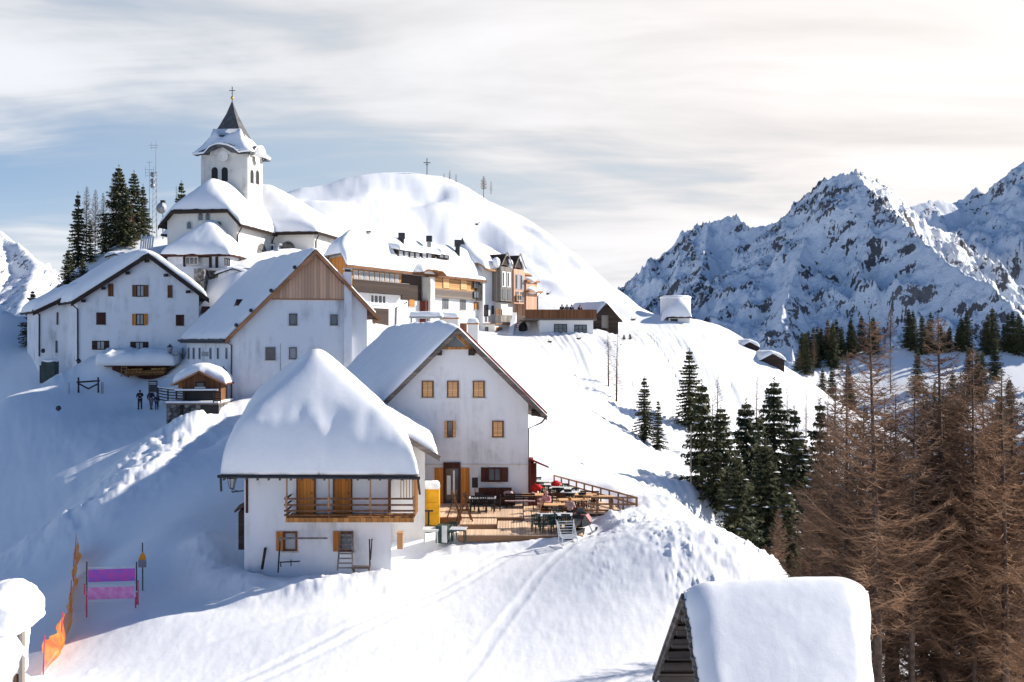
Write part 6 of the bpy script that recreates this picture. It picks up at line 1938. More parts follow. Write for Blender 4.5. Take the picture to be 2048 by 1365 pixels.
# ---- trees left of the church
LT = [('s', 0, 156, 385, 128, .72, 'slim dark spruce at the left end of the trees beside the church'), ('s', 1, 238, 332, 132, .95, 'tallest dark spruce left of the radio mast'), ('s', 4, 268, 342, 130, 1.0, 'broad spruce nearest the radio mast'),
      ('s', 1, 250, 372, 126, .9, 'dense spruce in front of the tallest one left of the mast'), ('l', 3, 172, 372, 130, .8, 'bare larch right of the slim dark spruce'), ('l', 3, 190, 378, 133, .8, 'second bare larch between the slim spruce and the tallest spruce'),
      ('l', 3, 208, 385, 131, .85, 'bare larch just left of the tallest dark spruce'), ('l', 3, 226, 345, 134, .7, 'bare larch tip showing beside the tallest dark spruce'), ('s', 2, 180, 440, 124, .9, 'short dark spruce below the bare larches'),
      ('s', 4, 210, 430, 125, 1.0, 'low bushy spruce at the foot of the tallest one'), ('l', 1, 262, 400, 127, .8, 'reddish bare larch in front of the broad spruce'), ('s', 0, 286, 370, 134, .8, 'spruce directly left of the radio mast'),
      ('s', 3, 137, 500, 121, .9, 'low snow dusted spruce just above the roof of the leftmost house'), ('s', 3, 165, 515, 120, .9, 'snowy little spruce touching the roof of the leftmost house'),
      ('s', 0, 363, 362, 150, .8, 'spruce tip rising behind the church roof'), ('l', 4, 354, 372, 150, .8, 'thin larch tip beside the spruce behind the church roof'), ('s', 1, 65, 580, 112, .9, 'single spruce on the slope left of the leftmost house')]
for k, v, px, py, d, wf, lab in LT: tree(k, 1 if (k == 'l' and v == 3) else v, px, py, d, lab, wf=wf * (1.35 if k == 's' else .9))
# ---- sparse trees on the dome hill
for px, py, d, wf, lab in ((967, 352, 226, 1.5, 'bare bushy tree on the right shoulder of the dome hill'),):
    tree('l', 1, px, py, d, lab, wf=wf, base=float(PX(967, 392, d).z))
for i, (px, py) in enumerate([(888, 346), (899, 340), (912, 348), (982, 362)]):
    p = PX(px, py + 22, 229)
    tree('l', 4, px, py, 229, 'tiny bare tree on the crest right of the summit cross', 'tiny trees on the dome crest', wf=2.0, base=p.z)
# tiny trees behind the plateau wall
for i, (px, py) in enumerate([(1248, 671), (1260, 668)]):
    p = PX(px, 676, 116)
    tree('s', 0, px, py, 116, ('left' if i == 0 else 'right') + ' one of two tiny dark firs on the snow below the plateau', wf=3.5, base=p.z - .2)
# ---- woods on the shaded ridge and mountain foot
def ridge_z(px, d):
    P = [PX(*q) for q in MID]
    return None
from mathutils.bvhtree import BVHTree
_bv = BVHTree.FromPolygons([v.co[:] for v in mid.data.vertices], [tuple(p.vertices) for p in mid.data.polygons])
_mv = BVHTree.FromPolygons([v.co[:] for v in mo.data.vertices], [tuple(p.vertices) for p in mo.data.polygons])
def drop(bv, x, y):
    h = bv.ray_cast(Vector((x, y, 900)), Vector((0, 0, -1)))
    return h[0].z if h[0] is not None else None
def wood(bv, spots, label, group, hts, kinds='ssl'):
    for i, (x, y) in enumerate(spots):
        z = drop(bv, x, y)
        if z is None: continue
        k = kinds[i % len(kinds)]; hh = frng.uniform(*hts)
        lst, H0_ = (SPR, 10.0) if k == 's' else (LAR, 14.0)
        src = lst[(0, 1, 3)[i % 3] if k == 's' else (1, 3)[i % 2]]
        s = hh / H0_
        o = copy_tree(src, (x, y, z - .3), frng.uniform(0, 6.28), (s * 1.1, s * 1.1, s))
        for c in list(o.children):
            if c.name.startswith('snow_patches'): bpy.data.objects.remove(c)
        o['label'] = label[k]; o['category'] = 'tree'; o['group'] = group[k]
sp = []
P_ = [PX(*q) for q in MID]
for i in range(2, len(P_) - 2):
    a, b = P_[i], P_[i + 1]
    n = int((b - a).length / 1.25)
    for j in range(n):
        f = frng.random(); p = a.lerp(b, f); off = abs(frng.gauss(0, 12)) - 3
        sp.append((p.x + frng.uniform(-2, 2), p.y - 3 + off))
for k in range(46):  # scattered lower on the shaded slope
    f = frng.random(); p = P_[2].lerp(P_[7], f); sp.append((p.x * .9, p.y - frng.uniform(20, 80)))
frng.shuffle(sp)
wood(_bv, sp[:300], {'s': 'dark spruce in the wood along the shaded snow ridge', 'l': 'bare larch in the wood along the shaded snow ridge'}, {'s': 'spruces on the shaded ridge', 'l': 'larches on the shaded ridge'}, (9, 17), 'sslss')
sp = []
for k in range(110):
    px = frng.uniform(1560, 2060); d = frng.uniform(910, 1080)
    sp.append(((px - 1024) / 2000 * d, d))
wood(_mv, sp, {'s': 'far dark spruce dotted on the foot of the nearer mountain', 'l': 'far bare larch dotted on the foot of the nearer mountain'}, {'s': 'spruces on the mountain foot', 'l': 'larches on the mountain foot'}, (14, 26), 'ssl')
for _k, _l in (('s', SPR), ('l', LAR)):
    for _i, _o in enumerate(_l):
        if (_k, _i) not in USED:
            for _c in list(_o.children): bpy.data.objects.remove(_c)
            bpy.data.objects.remove(_o)
# ================================================================ PEOPLE
def person(loc, rz, height, label, pose, jacket='cloth_black', trousers='cloth_black', hair='hair_brown', hat=None, backpack=None):
    """one continuous skinned body with clothing tones on it; clothes and hair as children"""
    s = height / 1.75
    t = thing('person', label, 'person', loc, rz)
    J = {'pelvis': (0, 0, .95), 'chest': (0, 0, 1.28), 'neck': (0, 0, 1.47), 'head': (0, .01, 1.60), 'top': (0, 0, 1.72),
         'hipL': (-.10, 0, .90), 'kneeL': (-.12, .02, .50), 'ankL': (-.13, 0, .09), 'toeL': (-.14, .17, .03),
         'hipR': (.10, 0, .90), 'kneeR': (.12, .02, .50), 'ankR': (.13, 0, .09), 'toeR': (.14, .17, .03),
         'shL': (-.19, 0, 1.41), 'elL': (-.27, -.02, 1.14), 'wrL': (-.27, .06, .90), 'haL': (-.27, .09, .81),
         'shR': (.19, 0, 1.41), 'elR': (.27, -.02, 1.14), 'wrR': (.27, .06, .90), 'haR': (.27, .09, .81)}
    J.update(pose)
    rad = {'pelvis': .145, 'chest': .165, 'neck': .062, 'head': .098, 'top': .07, 'hip': .105, 'knee': .066, 'ank': .048, 'toe': .04, 'sh': .082, 'el': .052, 'wr': .036, 'ha': .042}
    E = [('pelvis', 'chest'), ('chest', 'neck'), ('neck', 'head'), ('head', 'top')]
    for q in 'LR':
        E += [('pelvis', 'hip' + q), ('hip' + q, 'knee' + q), ('knee' + q, 'ank' + q), ('ank' + q, 'toe' + q), ('chest', 'sh' + q), ('sh' + q, 'el' + q), ('el' + q, 'wr' + q), ('wr' + q, 'ha' + q)]
    def skin(keys, edges, fat, root, name, mat):
        idx = {k: i for i, k in enumerate(keys)}
        me = bpy.data.meshes.new(name)
        me.from_pydata([Vector(J[k]) * s for k in keys], [(idx[a], idx[b]) for a, b in edges if a in idx and b in idx], [])
        o = bpy.data.objects.new(name, me); COL.objects.link(o)
        o.modifiers.new('s', 'SKIN'); sd = o.modifiers.new('d', 'SUBSURF'); sd.levels = 1; sd.render_levels = 1
        for k, i in idx.items():
            rr = (rad[k.rstrip('LR')] + fat) * s
            me.skin_vertices[0].data[i].radius = (rr, rr * (.78 if k in ('pelvis', 'chest') else 1))
            me.skin_vertices[0].data[i].use_root = (k == root)
        dg = bpy.context.evaluated_depsgraph_get()
        ev = o.evaluated_get(dg); nm = bpy.data.meshes.new_from_object(ev)
        bpy.data.objects.remove(o)
        nm.materials.clear(); nm.materials.append(M[mat])
        for p in nm.polygons: p.use_smooth = True
        return link(name, nm, t)
    skin(list(J.keys()), E, 0.0, 'pelvis', 'body', 'skin')
    up = ['pelvis', 'chest', 'shL', 'elL', 'wrL', 'shR', 'elR', 'wrR']
    skin(up, [('pelvis', 'chest')] + [e for e in E if e[0] in up and e[1] in up and e != ('pelvis', 'chest')], .022, 'pelvis', 'jacket', jacket)
    lo = ['pelvis', 'hipL', 'kneeL', 'ankL', 'hipR', 'kneeR', 'ankR']
    skin(lo, [e for e in E if e[0] in lo and e[1] in lo], .018, 'pelvis', 'trousers', trousers)
    h = Vector(J['head']) * s
    m = MB(); m.ball(h + Vector((0, -.02, .045)) * s, .112 * s, 10, 8, (1, 1.08, .95)); m.build('hat' if hat else 'hair', M[hat or hair], t, smooth=True)
    m = MB()
    for q in 'LR':
        a = Vector(J['ank' + q]) * s; b = Vector(J['toe' + q]) * s; m.bar(a + Vector((0, -.04, -.04)) * s, b + Vector((0, .02, .02)) * s, .11 * s, .11 * s)
    m.build('boots', M['plastic_black'], t)
    # face and fingers
    m = MB()
    for dx in (-.032, .032): m.ball(h + Vector((dx, .092, .012)) * s, .011 * s, 6, 4)
    m.build('eyes', M['plastic_black'], t)
    m = MB(); m.ball(h + Vector((0, .105, -.01)) * s, .016 * s, 6, 4, (.8, 1, 1.3)); m.ball(h + Vector((0, .09, -.045)) * s, .02 * s, 6, 3, (1.3, .5, .35))
    for dx in (-.1, .1): m.ball(h + Vector((dx, 0, 0)) * s, .022 * s, 6, 4, (.4, .8, 1.2))
    for q, sg in (('L', -1), ('R', 1)):
        a = Vector(J['ha' + q]) * s; w = Vector(J['wr' + q]) * s; d = (a - w).normalized()
        side = Vector((1, 0, 0)).cross(d).normalized() if abs(d.x) < .9 else Vector((0, 1, 0))
        for i, l in enumerate((.062, .07, .066, .052)):
            o_ = a + side * ((i - 1.5) * .019 * s); m.tube([o_, o_ + d * l * .6 * s, o_ + d * l * s + Vector((0, .012, 0)) * s], .009 * s, .007 * s, 5)
        m.tube([w + d * .03 * s + side * .03 * s, w + d * .06 * s + side * .058 * s, w + d * .10 * s + side * .062 * s], .011 * s, .008 * s, 5)
    m.build('face_and_fingers', M['skin'], t, smooth=True)
    if backpack:
        m = MB(); c = Vector(J['chest']) * s; m.ball(c + Vector((0, -.20, -.02)) * s, .2 * s, 8, 8, (.8, .5, 1.2)); m.build('backpack', M[backpack], t, smooth=True)
    return t
WALK = {'kneeL': (-.11, .12, .52), 'ankL': (-.11, .16, .10), 'toeL': (-.11, .33, .05), 'kneeR': (.11, -.02, .49), 'ankR': (.11, -.22, .12), 'toeR': (.11, -.06, .04), 'elL': (-.27, -.12, 1.16), 'wrL': (-.26, -.05, .93), 'haL': (-.26, -.01, .85), 'elR': (.27, .06, 1.15), 'wrR': (.25, .22, .97), 'haR': (.25, .28, .90)}
def on_ground(px, py, d0=92):
    # march along the ray to the ground
    prev = None
    for i in range(600):
        d = d0 - 25 + i * .12
        p = PX(px, py, d); 
        if p.z < ground(p.x, p.y) + .02: return p
    return PX(px, py, d0)
_gp = PX(280, 814, 91); z_ = ground(_gp.x, _gp.y)
person((_gp.x, _gp.y, z_ - .02), R(190), 1.76, 'person in a black jacket and brown trousers standing apart on the snowy path', {'elL': (-.25, .06, 1.2), 'wrL': (-.12, .22, 1.24), 'haL': (-.05, .26, 1.28), 'elR': (.28, .05, 1.2), 'wrR': (.22, .22, 1.08), 'haR': (.2, .28, 1.02)}, 'cloth_black', 'wood_dark', hat='cloth_black')
_gp = PX(302, 818, 90); z_ = ground(_gp.x, _gp.y)
person((_gp.x, _gp.y, z_ - .02), R(-5), 1.80, 'person in a dark jacket and grey trousers carrying a backpack next to a smaller walker', WALK, 'cloth_olive', 'cloth_grey', backpack='cloth_navy')
_gp = PX(313.5, 822, 89); z_ = ground(_gp.x, _gp.y)
person((_gp.x, _gp.y, z_ - .02), R(15), 1.38, 'small person in a navy suit walking at the side of the backpack carrier', WALK, 'cloth_navy', 'cloth_navy', hair='cloth_blue')
# guests on the restaurant roof terrace
zt_ = PX(0, 641, 119).z + .22
for i, (px, nm, c) in enumerate(((1124, 'leftmost of four dark clad people at the rail of the restaurant roof', 'cloth_black'), (1134, 'person in grey, second from the left at the rail of the restaurant roof', 'cloth_grey'), (1143, 'person in navy, third from the left at the rail of the restaurant roof', 'cloth_navy'), (1160, 'rightmost person at the rail of the restaurant roof, nearest the dark hut', 'cloth_black'))):
    p = PX(px, 600, 120.2 + .3 * i)
    person((p.x, p.y, zt_), R(160 + 15 * i), 1.72, nm, {}, c, 'cloth_black')
# ================================================================ TERRACE
ZD = -9.60
def deck():
    t = thing('wooden_deck', 'sunlit wooden deck in stepped levels in front of the tall gabled house', 'deck')
    def boards(x0, x1, y0, y1, z, name='platform'):
        m = MB(); n = int((x1 - x0) / .14); w = (x1 - x0) / n
        for i in range(n): m.box(x0 + i * w, x0 + (i + 1) * w - .012, y0, y1, z - .05, z)
        o = m.build(name, M['deck_boards'], t)
        m = MB(); m.box(x0 + .01, x1 - .01, y0 + .04, y1 - .01, z - .35, z - .055); m.build('substructure', M['wood_plain'], o)
    boards(-2.7, 3.55, 49.7, 51.15, ZD - .03)
    boards(-.75, 3.55, 51.16, 53.3, ZD + .02)
    boards(-2.7, -.80, 51.75, 53.3, ZD + .14)
    boards(-4.3, .6, 53.45, 57.98, ZD + .20)
    boards(.65, 3.9, 53.35, 57.98, ZD + .05)
    return t
deck()
def side_deck():
    t = thing('side_terrace', 'narrow boarded terrace inside the long rail fence right of the gabled house', 'terrace')
    m = MB(); m.prism([(3.92, 55.6, ZD + .0), (6.95, 55.3, ZD + .0), (3.0, 65.0, ZD + .0), (1.5, 65, ZD), (1.5, 58.2, ZD), (3.92, 58.2, ZD)], (0, 0, .12)); m.build('platform', M['deck_boards'], t)
side_deck()
def fence_run(a, b, n, name, label, mat='wood_plain', h=.85, rails=(.45, .82)):
    t = thing(name, label, 'fence')
    a = Vector(a); b = Vector(b)
    m = MB()
    for z in rails: m.bar(a + Vector((0, 0, z)), b + Vector((0, 0, z)), .05, .09)
    m.build('rails', M[mat], t)
    for i in range(n):
        p = a.lerp(b, i / (n - 1)); m = MB(); m.bar(p - Vector((0, 0, .3)), p + Vector((0, 0, h)), .09); m.build('post', M[mat], t)
    return t
fence_run((2.72, 64.5, ZD + .1), (6.92, 55.4, ZD + .1), 11, 'rail_fence', 'long post and rail fence running down the far side of the side terrace')
fence_run((4.0, 55.6, ZD + .1), (6.88, 55.35, ZD + .1), 5, 'rail_fence', 'short post and rail fence along the front of the side terrace', rails=(.1, .45, .82))

def plastic_chair(label, loc, rz, mat='plastic_green'):
    t = thing('garden_chair', label, 'chair', loc, rz)
    m = MB(); m.box(-.23, .23, -.22, .23, .41, .445); m.build('seat', M[mat], t)
    m = MB()
    for i in range(5): m.box(-.21 + i * .09, -.15 + i * .09, -.26, -.235, .45, .84)
    m.box(-.23, .23, -.265, -.23, .80, .88); m.build('backrest', M[mat], t)
    for sx in (-1, 1):
        for sy in (-1, 1):
            m = MB(); m.tube([(sx * .24, sy * .24, 0), (sx * .2, sy * .2, .42)], .022, .03, 5); m.build('leg', M[mat], t)
        m = MB(); m.bar((sx * .25, -.24, .62), (sx * .25, .2, .60), .045, .03); m.bar((sx * .25, .2, .60), (sx * .24, .2, .42), .03); m.build('armrest', M[mat], t)
    return t
def cafe_table(label, loc, rz, top='metal_light', leg='plastic_green', w=.85, d=.85, cloth=None):
    t = thing('cafe_table', label, 'table', loc, rz)
    m = MB(); m.box(-w / 2, w / 2, -d / 2, d / 2, .70, .735); m.build('table_top', M[top], t)
    m = MB(); m.box(-w / 2 + .04, w / 2 - .04, -d / 2 + .04, d / 2 - .04, .63, .698); m.build('apron', M[leg], t)
    for sx in (-1, 1):
        for sy in (-1, 1):
            m = MB(); m.tube([(sx * (w / 2 - .07), sy * (d / 2 - .07), 0), (sx * (w / 2 - .09), sy * (d / 2 - .09), .64)], .03, .04, 6); m.build('leg', M[leg], t)
    return t
def wood_table(label, loc, rz, w=1.5, d=.8, top='wood_shutter'):
    t = thing('wooden_table', label, 'table', loc, rz)
    m = MB()
    for i in range(5): m.box(-w / 2, w / 2, -d / 2 + i * d / 5, -d / 2 + (i + 1) * d / 5 - .015, .70, .745)
    m.build('table_top', M[top], t)
    for sx in (-1, 1):
        m = MB(); m.bar((sx * (w / 2 - .2), -d / 2 + .08, 0), (sx * (w / 2 - .2), .12, .7), .07); m.bar((sx * (w / 2 - .2), d / 2 - .08, 0), (sx * (w / 2 - .2), -.12, .7), .07); m.build('leg', M['wood_brown'], t)
    return t
def slat_bench(label, loc, rz, w=1.4, mat='wood_brown'):
    t = thing('slatted_bench', label, 'bench', loc, rz)
    m = MB()
    for i in range(4): m.box(-w / 2, w / 2, -.2 + i * .11, -.11 + i * .11, .42, .45)
    m.build('seat', M[mat], t)
    m = MB()
    for i in range(3): m.box(-w / 2, w / 2, -.26, -.235, .52 + i * .12, .61 + i * .12)
    m.build('backrest', M[mat], t)
    for sx in (-1, 1):
        m = MB(); m.bar((sx * (w / 2 - .1), -.25, 0), (sx * (w / 2 - .1), -.25, .86), .05); m.bar((sx * (w / 2 - .1), .18, 0), (sx * (w / 2 - .1), .18, .43), .05); m.bar((sx * (w / 2 - .1), -.25, .4), (sx * (w / 2 - .1), .2, .4), .045); m.build('leg', M[mat], t)
    return t
def X(px, d): return (px - 1024) / 2000. * d
def dup(o, px, d, z, rz, label, group=None):
    return copy_tree(o, (X(px, d), d, z), R(rz), None, label, group)

# green plastic sets at the front right of the deck
z0 = ZD + .02
ct = cafe_table('grey topped green plastic table at the front right of the deck', (X(1092, 51), 51.0, z0), R(4))
dup(ct, 1128, 51.1, z0, -5, 'grey topped green plastic table nearest the snowmobile')
ch = plastic_chair('dark green garden chair at the left front of the front right tables', (X(1076, 50.2), 50.2, z0 - .03), R(200))
for px, d, rz, lab in ((1094, 50.1, 178, 'dark green garden chair with its back to the camera at the left front table'), (1108, 50.15, 190, 'dark green garden chair squeezed between the two front tables'), (1130, 50.2, 170, 'dark green garden chair with its back to the camera at the table by the snowmobile'), (1072, 51.4, -90, 'dark green garden chair on the left side of the front tables'), (1112, 52.0, 5, 'dark green garden chair behind the two front tables'), (1146, 51.3, 90, 'dark green garden chair on the right side of the front tables')):
    dup(ch, px, d, z0 - .02, rz, lab)
# wooden set in the middle right of the deck
wt = wood_table('warm wooden table in the middle right of the deck', (X(1118, 53.4), 53.9, ZD + .06), R(-3), 1.6)
dup(wt, 1146, 55.6, ZD + .06, 3, 'warm wooden table behind the middle one at the right edge of the deck')
sb = slat_bench('brown slatted bench left of the middle wooden table', (X(1092, 53.4), 53.6, ZD + .06), R(-100), 1.1)
dup(sb, 1157, 54.2, ZD + .06, 95, 'brown slatted bench at the right edge of the deck beside the middle wooden table')
dup(sb, 1138, 52.9, ZD + .03, 185, 'brown slatted bench with its back to the camera in front of the middle wooden table')
# tables along the right side of the house and on the side terrace
zs = ZD + .13
tops = [(1066, 57.0, 'table under the lean-to closest to the corner of the gabled house', 'wood_shutter'), (1082, 62.5, 'pale table deepest on the side terrace under the lean-to', 'plastic_white'), (1100, 61.0, 'pale table second deepest on the side terrace', 'plastic_white'), (1122, 59.6, 'pale table in the middle of the side terrace', 'plastic_white'), (1145, 58.0, 'pale table fourth along the fence of the side terrace', 'plastic_white'), (1172, 57.0, 'wooden table fifth along the fence of the side terrace', 'wood_shutter'), (1205, 56.3, 'wooden table nearest the far tip of the side terrace', 'wood_shutter')]
for i, (px, d, lab, tp) in enumerate(tops):
    if i == 0: w2 = cafe_table(lab, (X(px, d), d, zs), 0, tp, 'wood_brown', 1.25, .8)
    elif tp == 'plastic_white':
        if i == 1: w3 = cafe_table(lab, (X(px, d), d, zs), R(-15), tp, 'plastic_green', 1.3, .85)
        else: dup(w3, px, d, zs, -15, lab)
    else: dup(w2, px, d, zs, -12, lab)
gc = plastic_chair('black chair with a grey back at the corner table of the gabled house', (X(1096, 56.4), 56.4, zs - .05), R(185), 'plastic_black')
m = MB(); m.box(-.17, .17, -.285, -.268, .5, .86); m.build('back_pad', M['metal_grey'], gc)
for px, d, rz, lab in ((1137, 57.6, 185, 'black chair with a grey back in front of the middle table of the side terrace'), (1165, 56.5, 180, 'black chair with a grey back before the fourth table of the side terrace'), (1122, 58.3, 190, 'black chair with a grey back left of the middle table of the side terrace')):
    dup(gc, px, d, zs, rz, lab)
for i, (px, d, rz, lab) in enumerate(((1078, 60.6, 160, 'dark green chair before the deepest table of the side terrace'), (1092, 59.4, 175, 'dark green chair before the second deepest table'), (1110, 58.9, 10, 'dark green chair between the second and middle tables'), (1154, 58.4, 200, 'dark green chair between the fourth and fifth tables'), (1073, 63.4, 20, 'dark green chair behind the deepest table'), (1187, 56.6, 100, 'dark green chair between the two wooden tables on the side terrace'), (1131, 60.6, 0, 'dark green chair behind the middle table of the side terrace'))):
    dup(ch, px, d, zs, rz, lab)
dup(sb, 1112, 57.0, ZD + .06, 178, 'brown slatted bench in front of the middle of the side terrace')
dup(sb, 1180, 57.8, zs, -10, 'brown slatted bench behind the fifth table by the fence')
def jacket(px, py, d, r, mat, label):
    p = PX(px, py, d); m = MB(); rng = random.Random(px); m.ball(p, r, 9, 7, (1.25, .6, .8), .28, rng)
    tag(m.build('jacket', M[mat], smooth=True), label, 'jacket')
jacket(1074, 976, 58.0, .24, 'red_cloth', 'bright red jacket heaped over a chair by the corner of the gabled house')
jacket(1112, 968, 60.4, .22, 'red_cloth', 'bright red jacket over a chair at the second deepest table')
jacket(1066, 990, 57.1, .18, 'pink_cloth', 'small pink bundle under the corner table')
jacket(1017, 988, 57.2, .22, 'cushion_pink', 'pinkish cushion on the right end of the dark red sofa')
# sofa and bench against the front wall
zp = ZD + .21
t = thing('sofa', 'dark red sofa against the front wall of the tall gabled house', 'sofa', (X(990, 57.1), 57.2, zp))
m = MB(); m.box(-.95, .95, -.35, .35, .1, .45); m.build('seat', M['wood_darkred'], t)
m = MB(); m.box(-.95, .95, .22, .40, .45, .95); m.build('backrest', M['wood_darkred'], t)
for sx in (-1, 1):
    m = MB(); m.box(sx * 1.05 - .1, sx * 1.05 + .1, -.35, .4, .05, .68); m.build('armrest', M['wood_darkred'], t)
t = slat_bench('long dark bench with pale edges right of the dark red sofa', (X(1040, 56.4), 56.4, zp - .1), R(180), 1.7, 'wood_dark')
m = MB(); m.box(-.85, .85, -.05, .18, .455, .50); m.build('cushion', M['cushion_pink'], t)
dt = cafe_table('pale topped table ringed by black chairs left of the sofa', (X(965, 55.4), 55.4, zp), 0, 'metal_light', 'plastic_black', 1.5, .8)
bc = plastic_chair('black chair at the left front of the table before the sofa', (X(950, 54.8), 54.8, zp), R(182), 'plastic_black')
for px, d, rz, lab in ((965, 54.75, 178, 'black chair at the centre front of the table before the sofa'), (980, 54.8, 175, 'black chair at the right front of the table before the sofa'), (941, 55.5, -92, 'black chair at the left end of the table before the sofa'), (992, 55.4, 88, 'black chair at the right end of the table before the sofa'), (958, 56.1, 3, 'black chair behind the table before the sofa')):
    dup(bc, px, d, zp, rz, lab)
# loudspeaker on its stand
t = thing('loudspeaker', 'black loudspeaker on a thin stand beside the doorway of the gabled house', 'loudspeaker', (X(950, 57.3), 57.3, zp))
m = MB(); m.tube([(0, 0, 0), (0, 0, 1.0)], .02); m.build('stand', M['plastic_black'], t)
m = MB()
for a in (0, 2.1, 4.2): m.tube([(0, 0, .3), (.28 * math.cos(a), .28 * math.sin(a), 0)], .012)
m.build('tripod', M['plastic_black'], t)
m = MB(); m.box(-.17, .17, -.14, .14, 1.0, 1.55); m.build('speaker_cabinet', M['plastic_black'], t)
# wooden crossed stakes
for px, lab in ((908, 'left one of two crossed timber trestles in front of the doorway'), (929, 'right one of two crossed timber trestles in front of the doorway')):
    if px == 908:
        tr = thing('timber_trestle', lab, 'trestle', (X(px, 53.0), 53.0, ZD + .14))
        for sy in (-.25, .25):
            m = MB(); m.bar((-.48, sy, -.25), (.12, sy, 1.5), .10, .07); m.bar((.48, sy, -.25), (-.12, sy, 1.5), .10, .07); m.build('leg', M['wood_brown'], tr)
        m = MB(); m.bar((0, -.35, 1.18), (0, .35, 1.18), .1); m.bar((-.2, -.25, .6), (.2, -.25, .6), .06); m.build('crossbar', M['wood_brown'], tr)
    else: copy_tree(tr, (X(px, 52.6), 52.6, ZD + .14), R(12), None, lab)
# yellow cupboard with snow on top
t = thing('yellow_cupboard', 'tall yellow cupboard capped with snow beside the balcony house', 'cupboard', (X(863, 53), 53.0, ZD - .1))
m = MB(); m.box(-.47, .42, -.4, .4, 0, 1.9); m.build('cabinet', M['yellow_paint'], t)
m = MB()
for z in (.05, .64, 1.24): m.box(-.45, .40, -.43, -.402, z, z + .56)
m.build('door', M['yellow_paint'], t)
G_ = Fr(X(863, 53) - .5, 52.55, 0)
sn = snow_on(G_, 0, .95, 0, .85, lambda U, V: [ZD - .1 + 1.905 + 0 * U], .38, None, res=.05, r=.22, noise=.03, over=.02, seed=2, edge=.2)
sn.parent = t; sn.matrix_parent_inverse = Matrix.Translation(-t.location)
# umbrella foot, plastic tables, boxes by the corner
t = thing('parasol_stand', 'black T shaped parasol stand in front of the yellow cupboard', 'stand', (X(857, 51.4), 51.4, -9.75))
m = MB(); m.tube([(0, 0, .02), (0, 0, 1.0)], .06, .05, 8); m.build('pole', M['plastic_black'], t)
m = MB(); m.tube([(0, 0, 0), (0, 0, .06), (0, 0, .12)], [.36, .34, .1], None, 14); m.build('foot', M['plastic_black'], t)
m = MB(); m.bar((-.24, 0, 1.02), (.24, 0, 1.02), .08); m.build('crossbar', M['plastic_black'], t)
gz = ground(X(862, 49.6), 49.6)
cafe_table('white plastic table tight against the side of the balcony house', (X(862, 49.6), 49.6, -10.02), R(3), 'plastic_white', 'plastic_white', .8, .9)
wt4 = cafe_table('small pale topped table with dark legs on the snow by the deck', (X(917, 49.3), 49.3, -9.95), R(-6), 'metal_light', 'plastic_green', .8, .7)
t = thing('cool_box', 'dark green box with a white front leaning between the two small tables', 'box', (X(888, 49.7), 49.7, -10.0), R(-12))
m = MB(); m.box(-.35, .2, -.3, .4, 0, .85); m.build('body', M['metal_green'], t)
m = MB(); m.box(-.02, .24, -.33, -.302, .05, .88); m.build('front_panel', M['plastic_white'], t)
# chopping debris / chair stack
t = plastic_chair('dark plastic chair tipped beside the green box', (X(901, 50.0), 50.0, -9.95), R(150), 'plastic_green')

def seated(px, d, z, rz, label, jk, hair='hair_brown', hat=None):
    pose = {'pelvis': (0, 0, .55), 'chest': (0, .02, .88), 'neck': (0, .03, 1.07), 'head': (0, .05, 1.20), 'top': (0, .05, 1.32), 'hipL': (-.1, .03, .54), 'kneeL': (-.12, .45, .55), 'ankL': (-.12, .48, .12), 'toeL': (-.12, .64, .06), 'hipR': (.1, .03, .54), 'kneeR': (.12, .45, .55), 'ankR': (.12, .46, .12), 'toeR': (.12, .62, .06),
            'shL': (-.18, .02, 1.01), 'elL': (-.25, .12, .76), 'wrL': (-.16, .34, .78), 'haL': (-.12, .41, .80), 'shR': (.18, .02, 1.01), 'elR': (.25, .12, .76), 'wrR': (.16, .34, .78), 'haR': (.12, .41, .80)}
    return person((X(px, d), d, z), R(rz), 1.72, label, pose, jk, 'cloth_black', hair, hat)
seated(1140, 53.05, ZD + .0, -8, 'person with light brown hair and dusky pink jacket seated at the deck with back turned', 'cushion_pink', 'wood_honey')
seated(1093, 54.9, ZD + .05, 160, 'person in a pink top seated at the left of the middle wooden table', 'pink_cloth', 'hair_brown', 'pink_cloth')

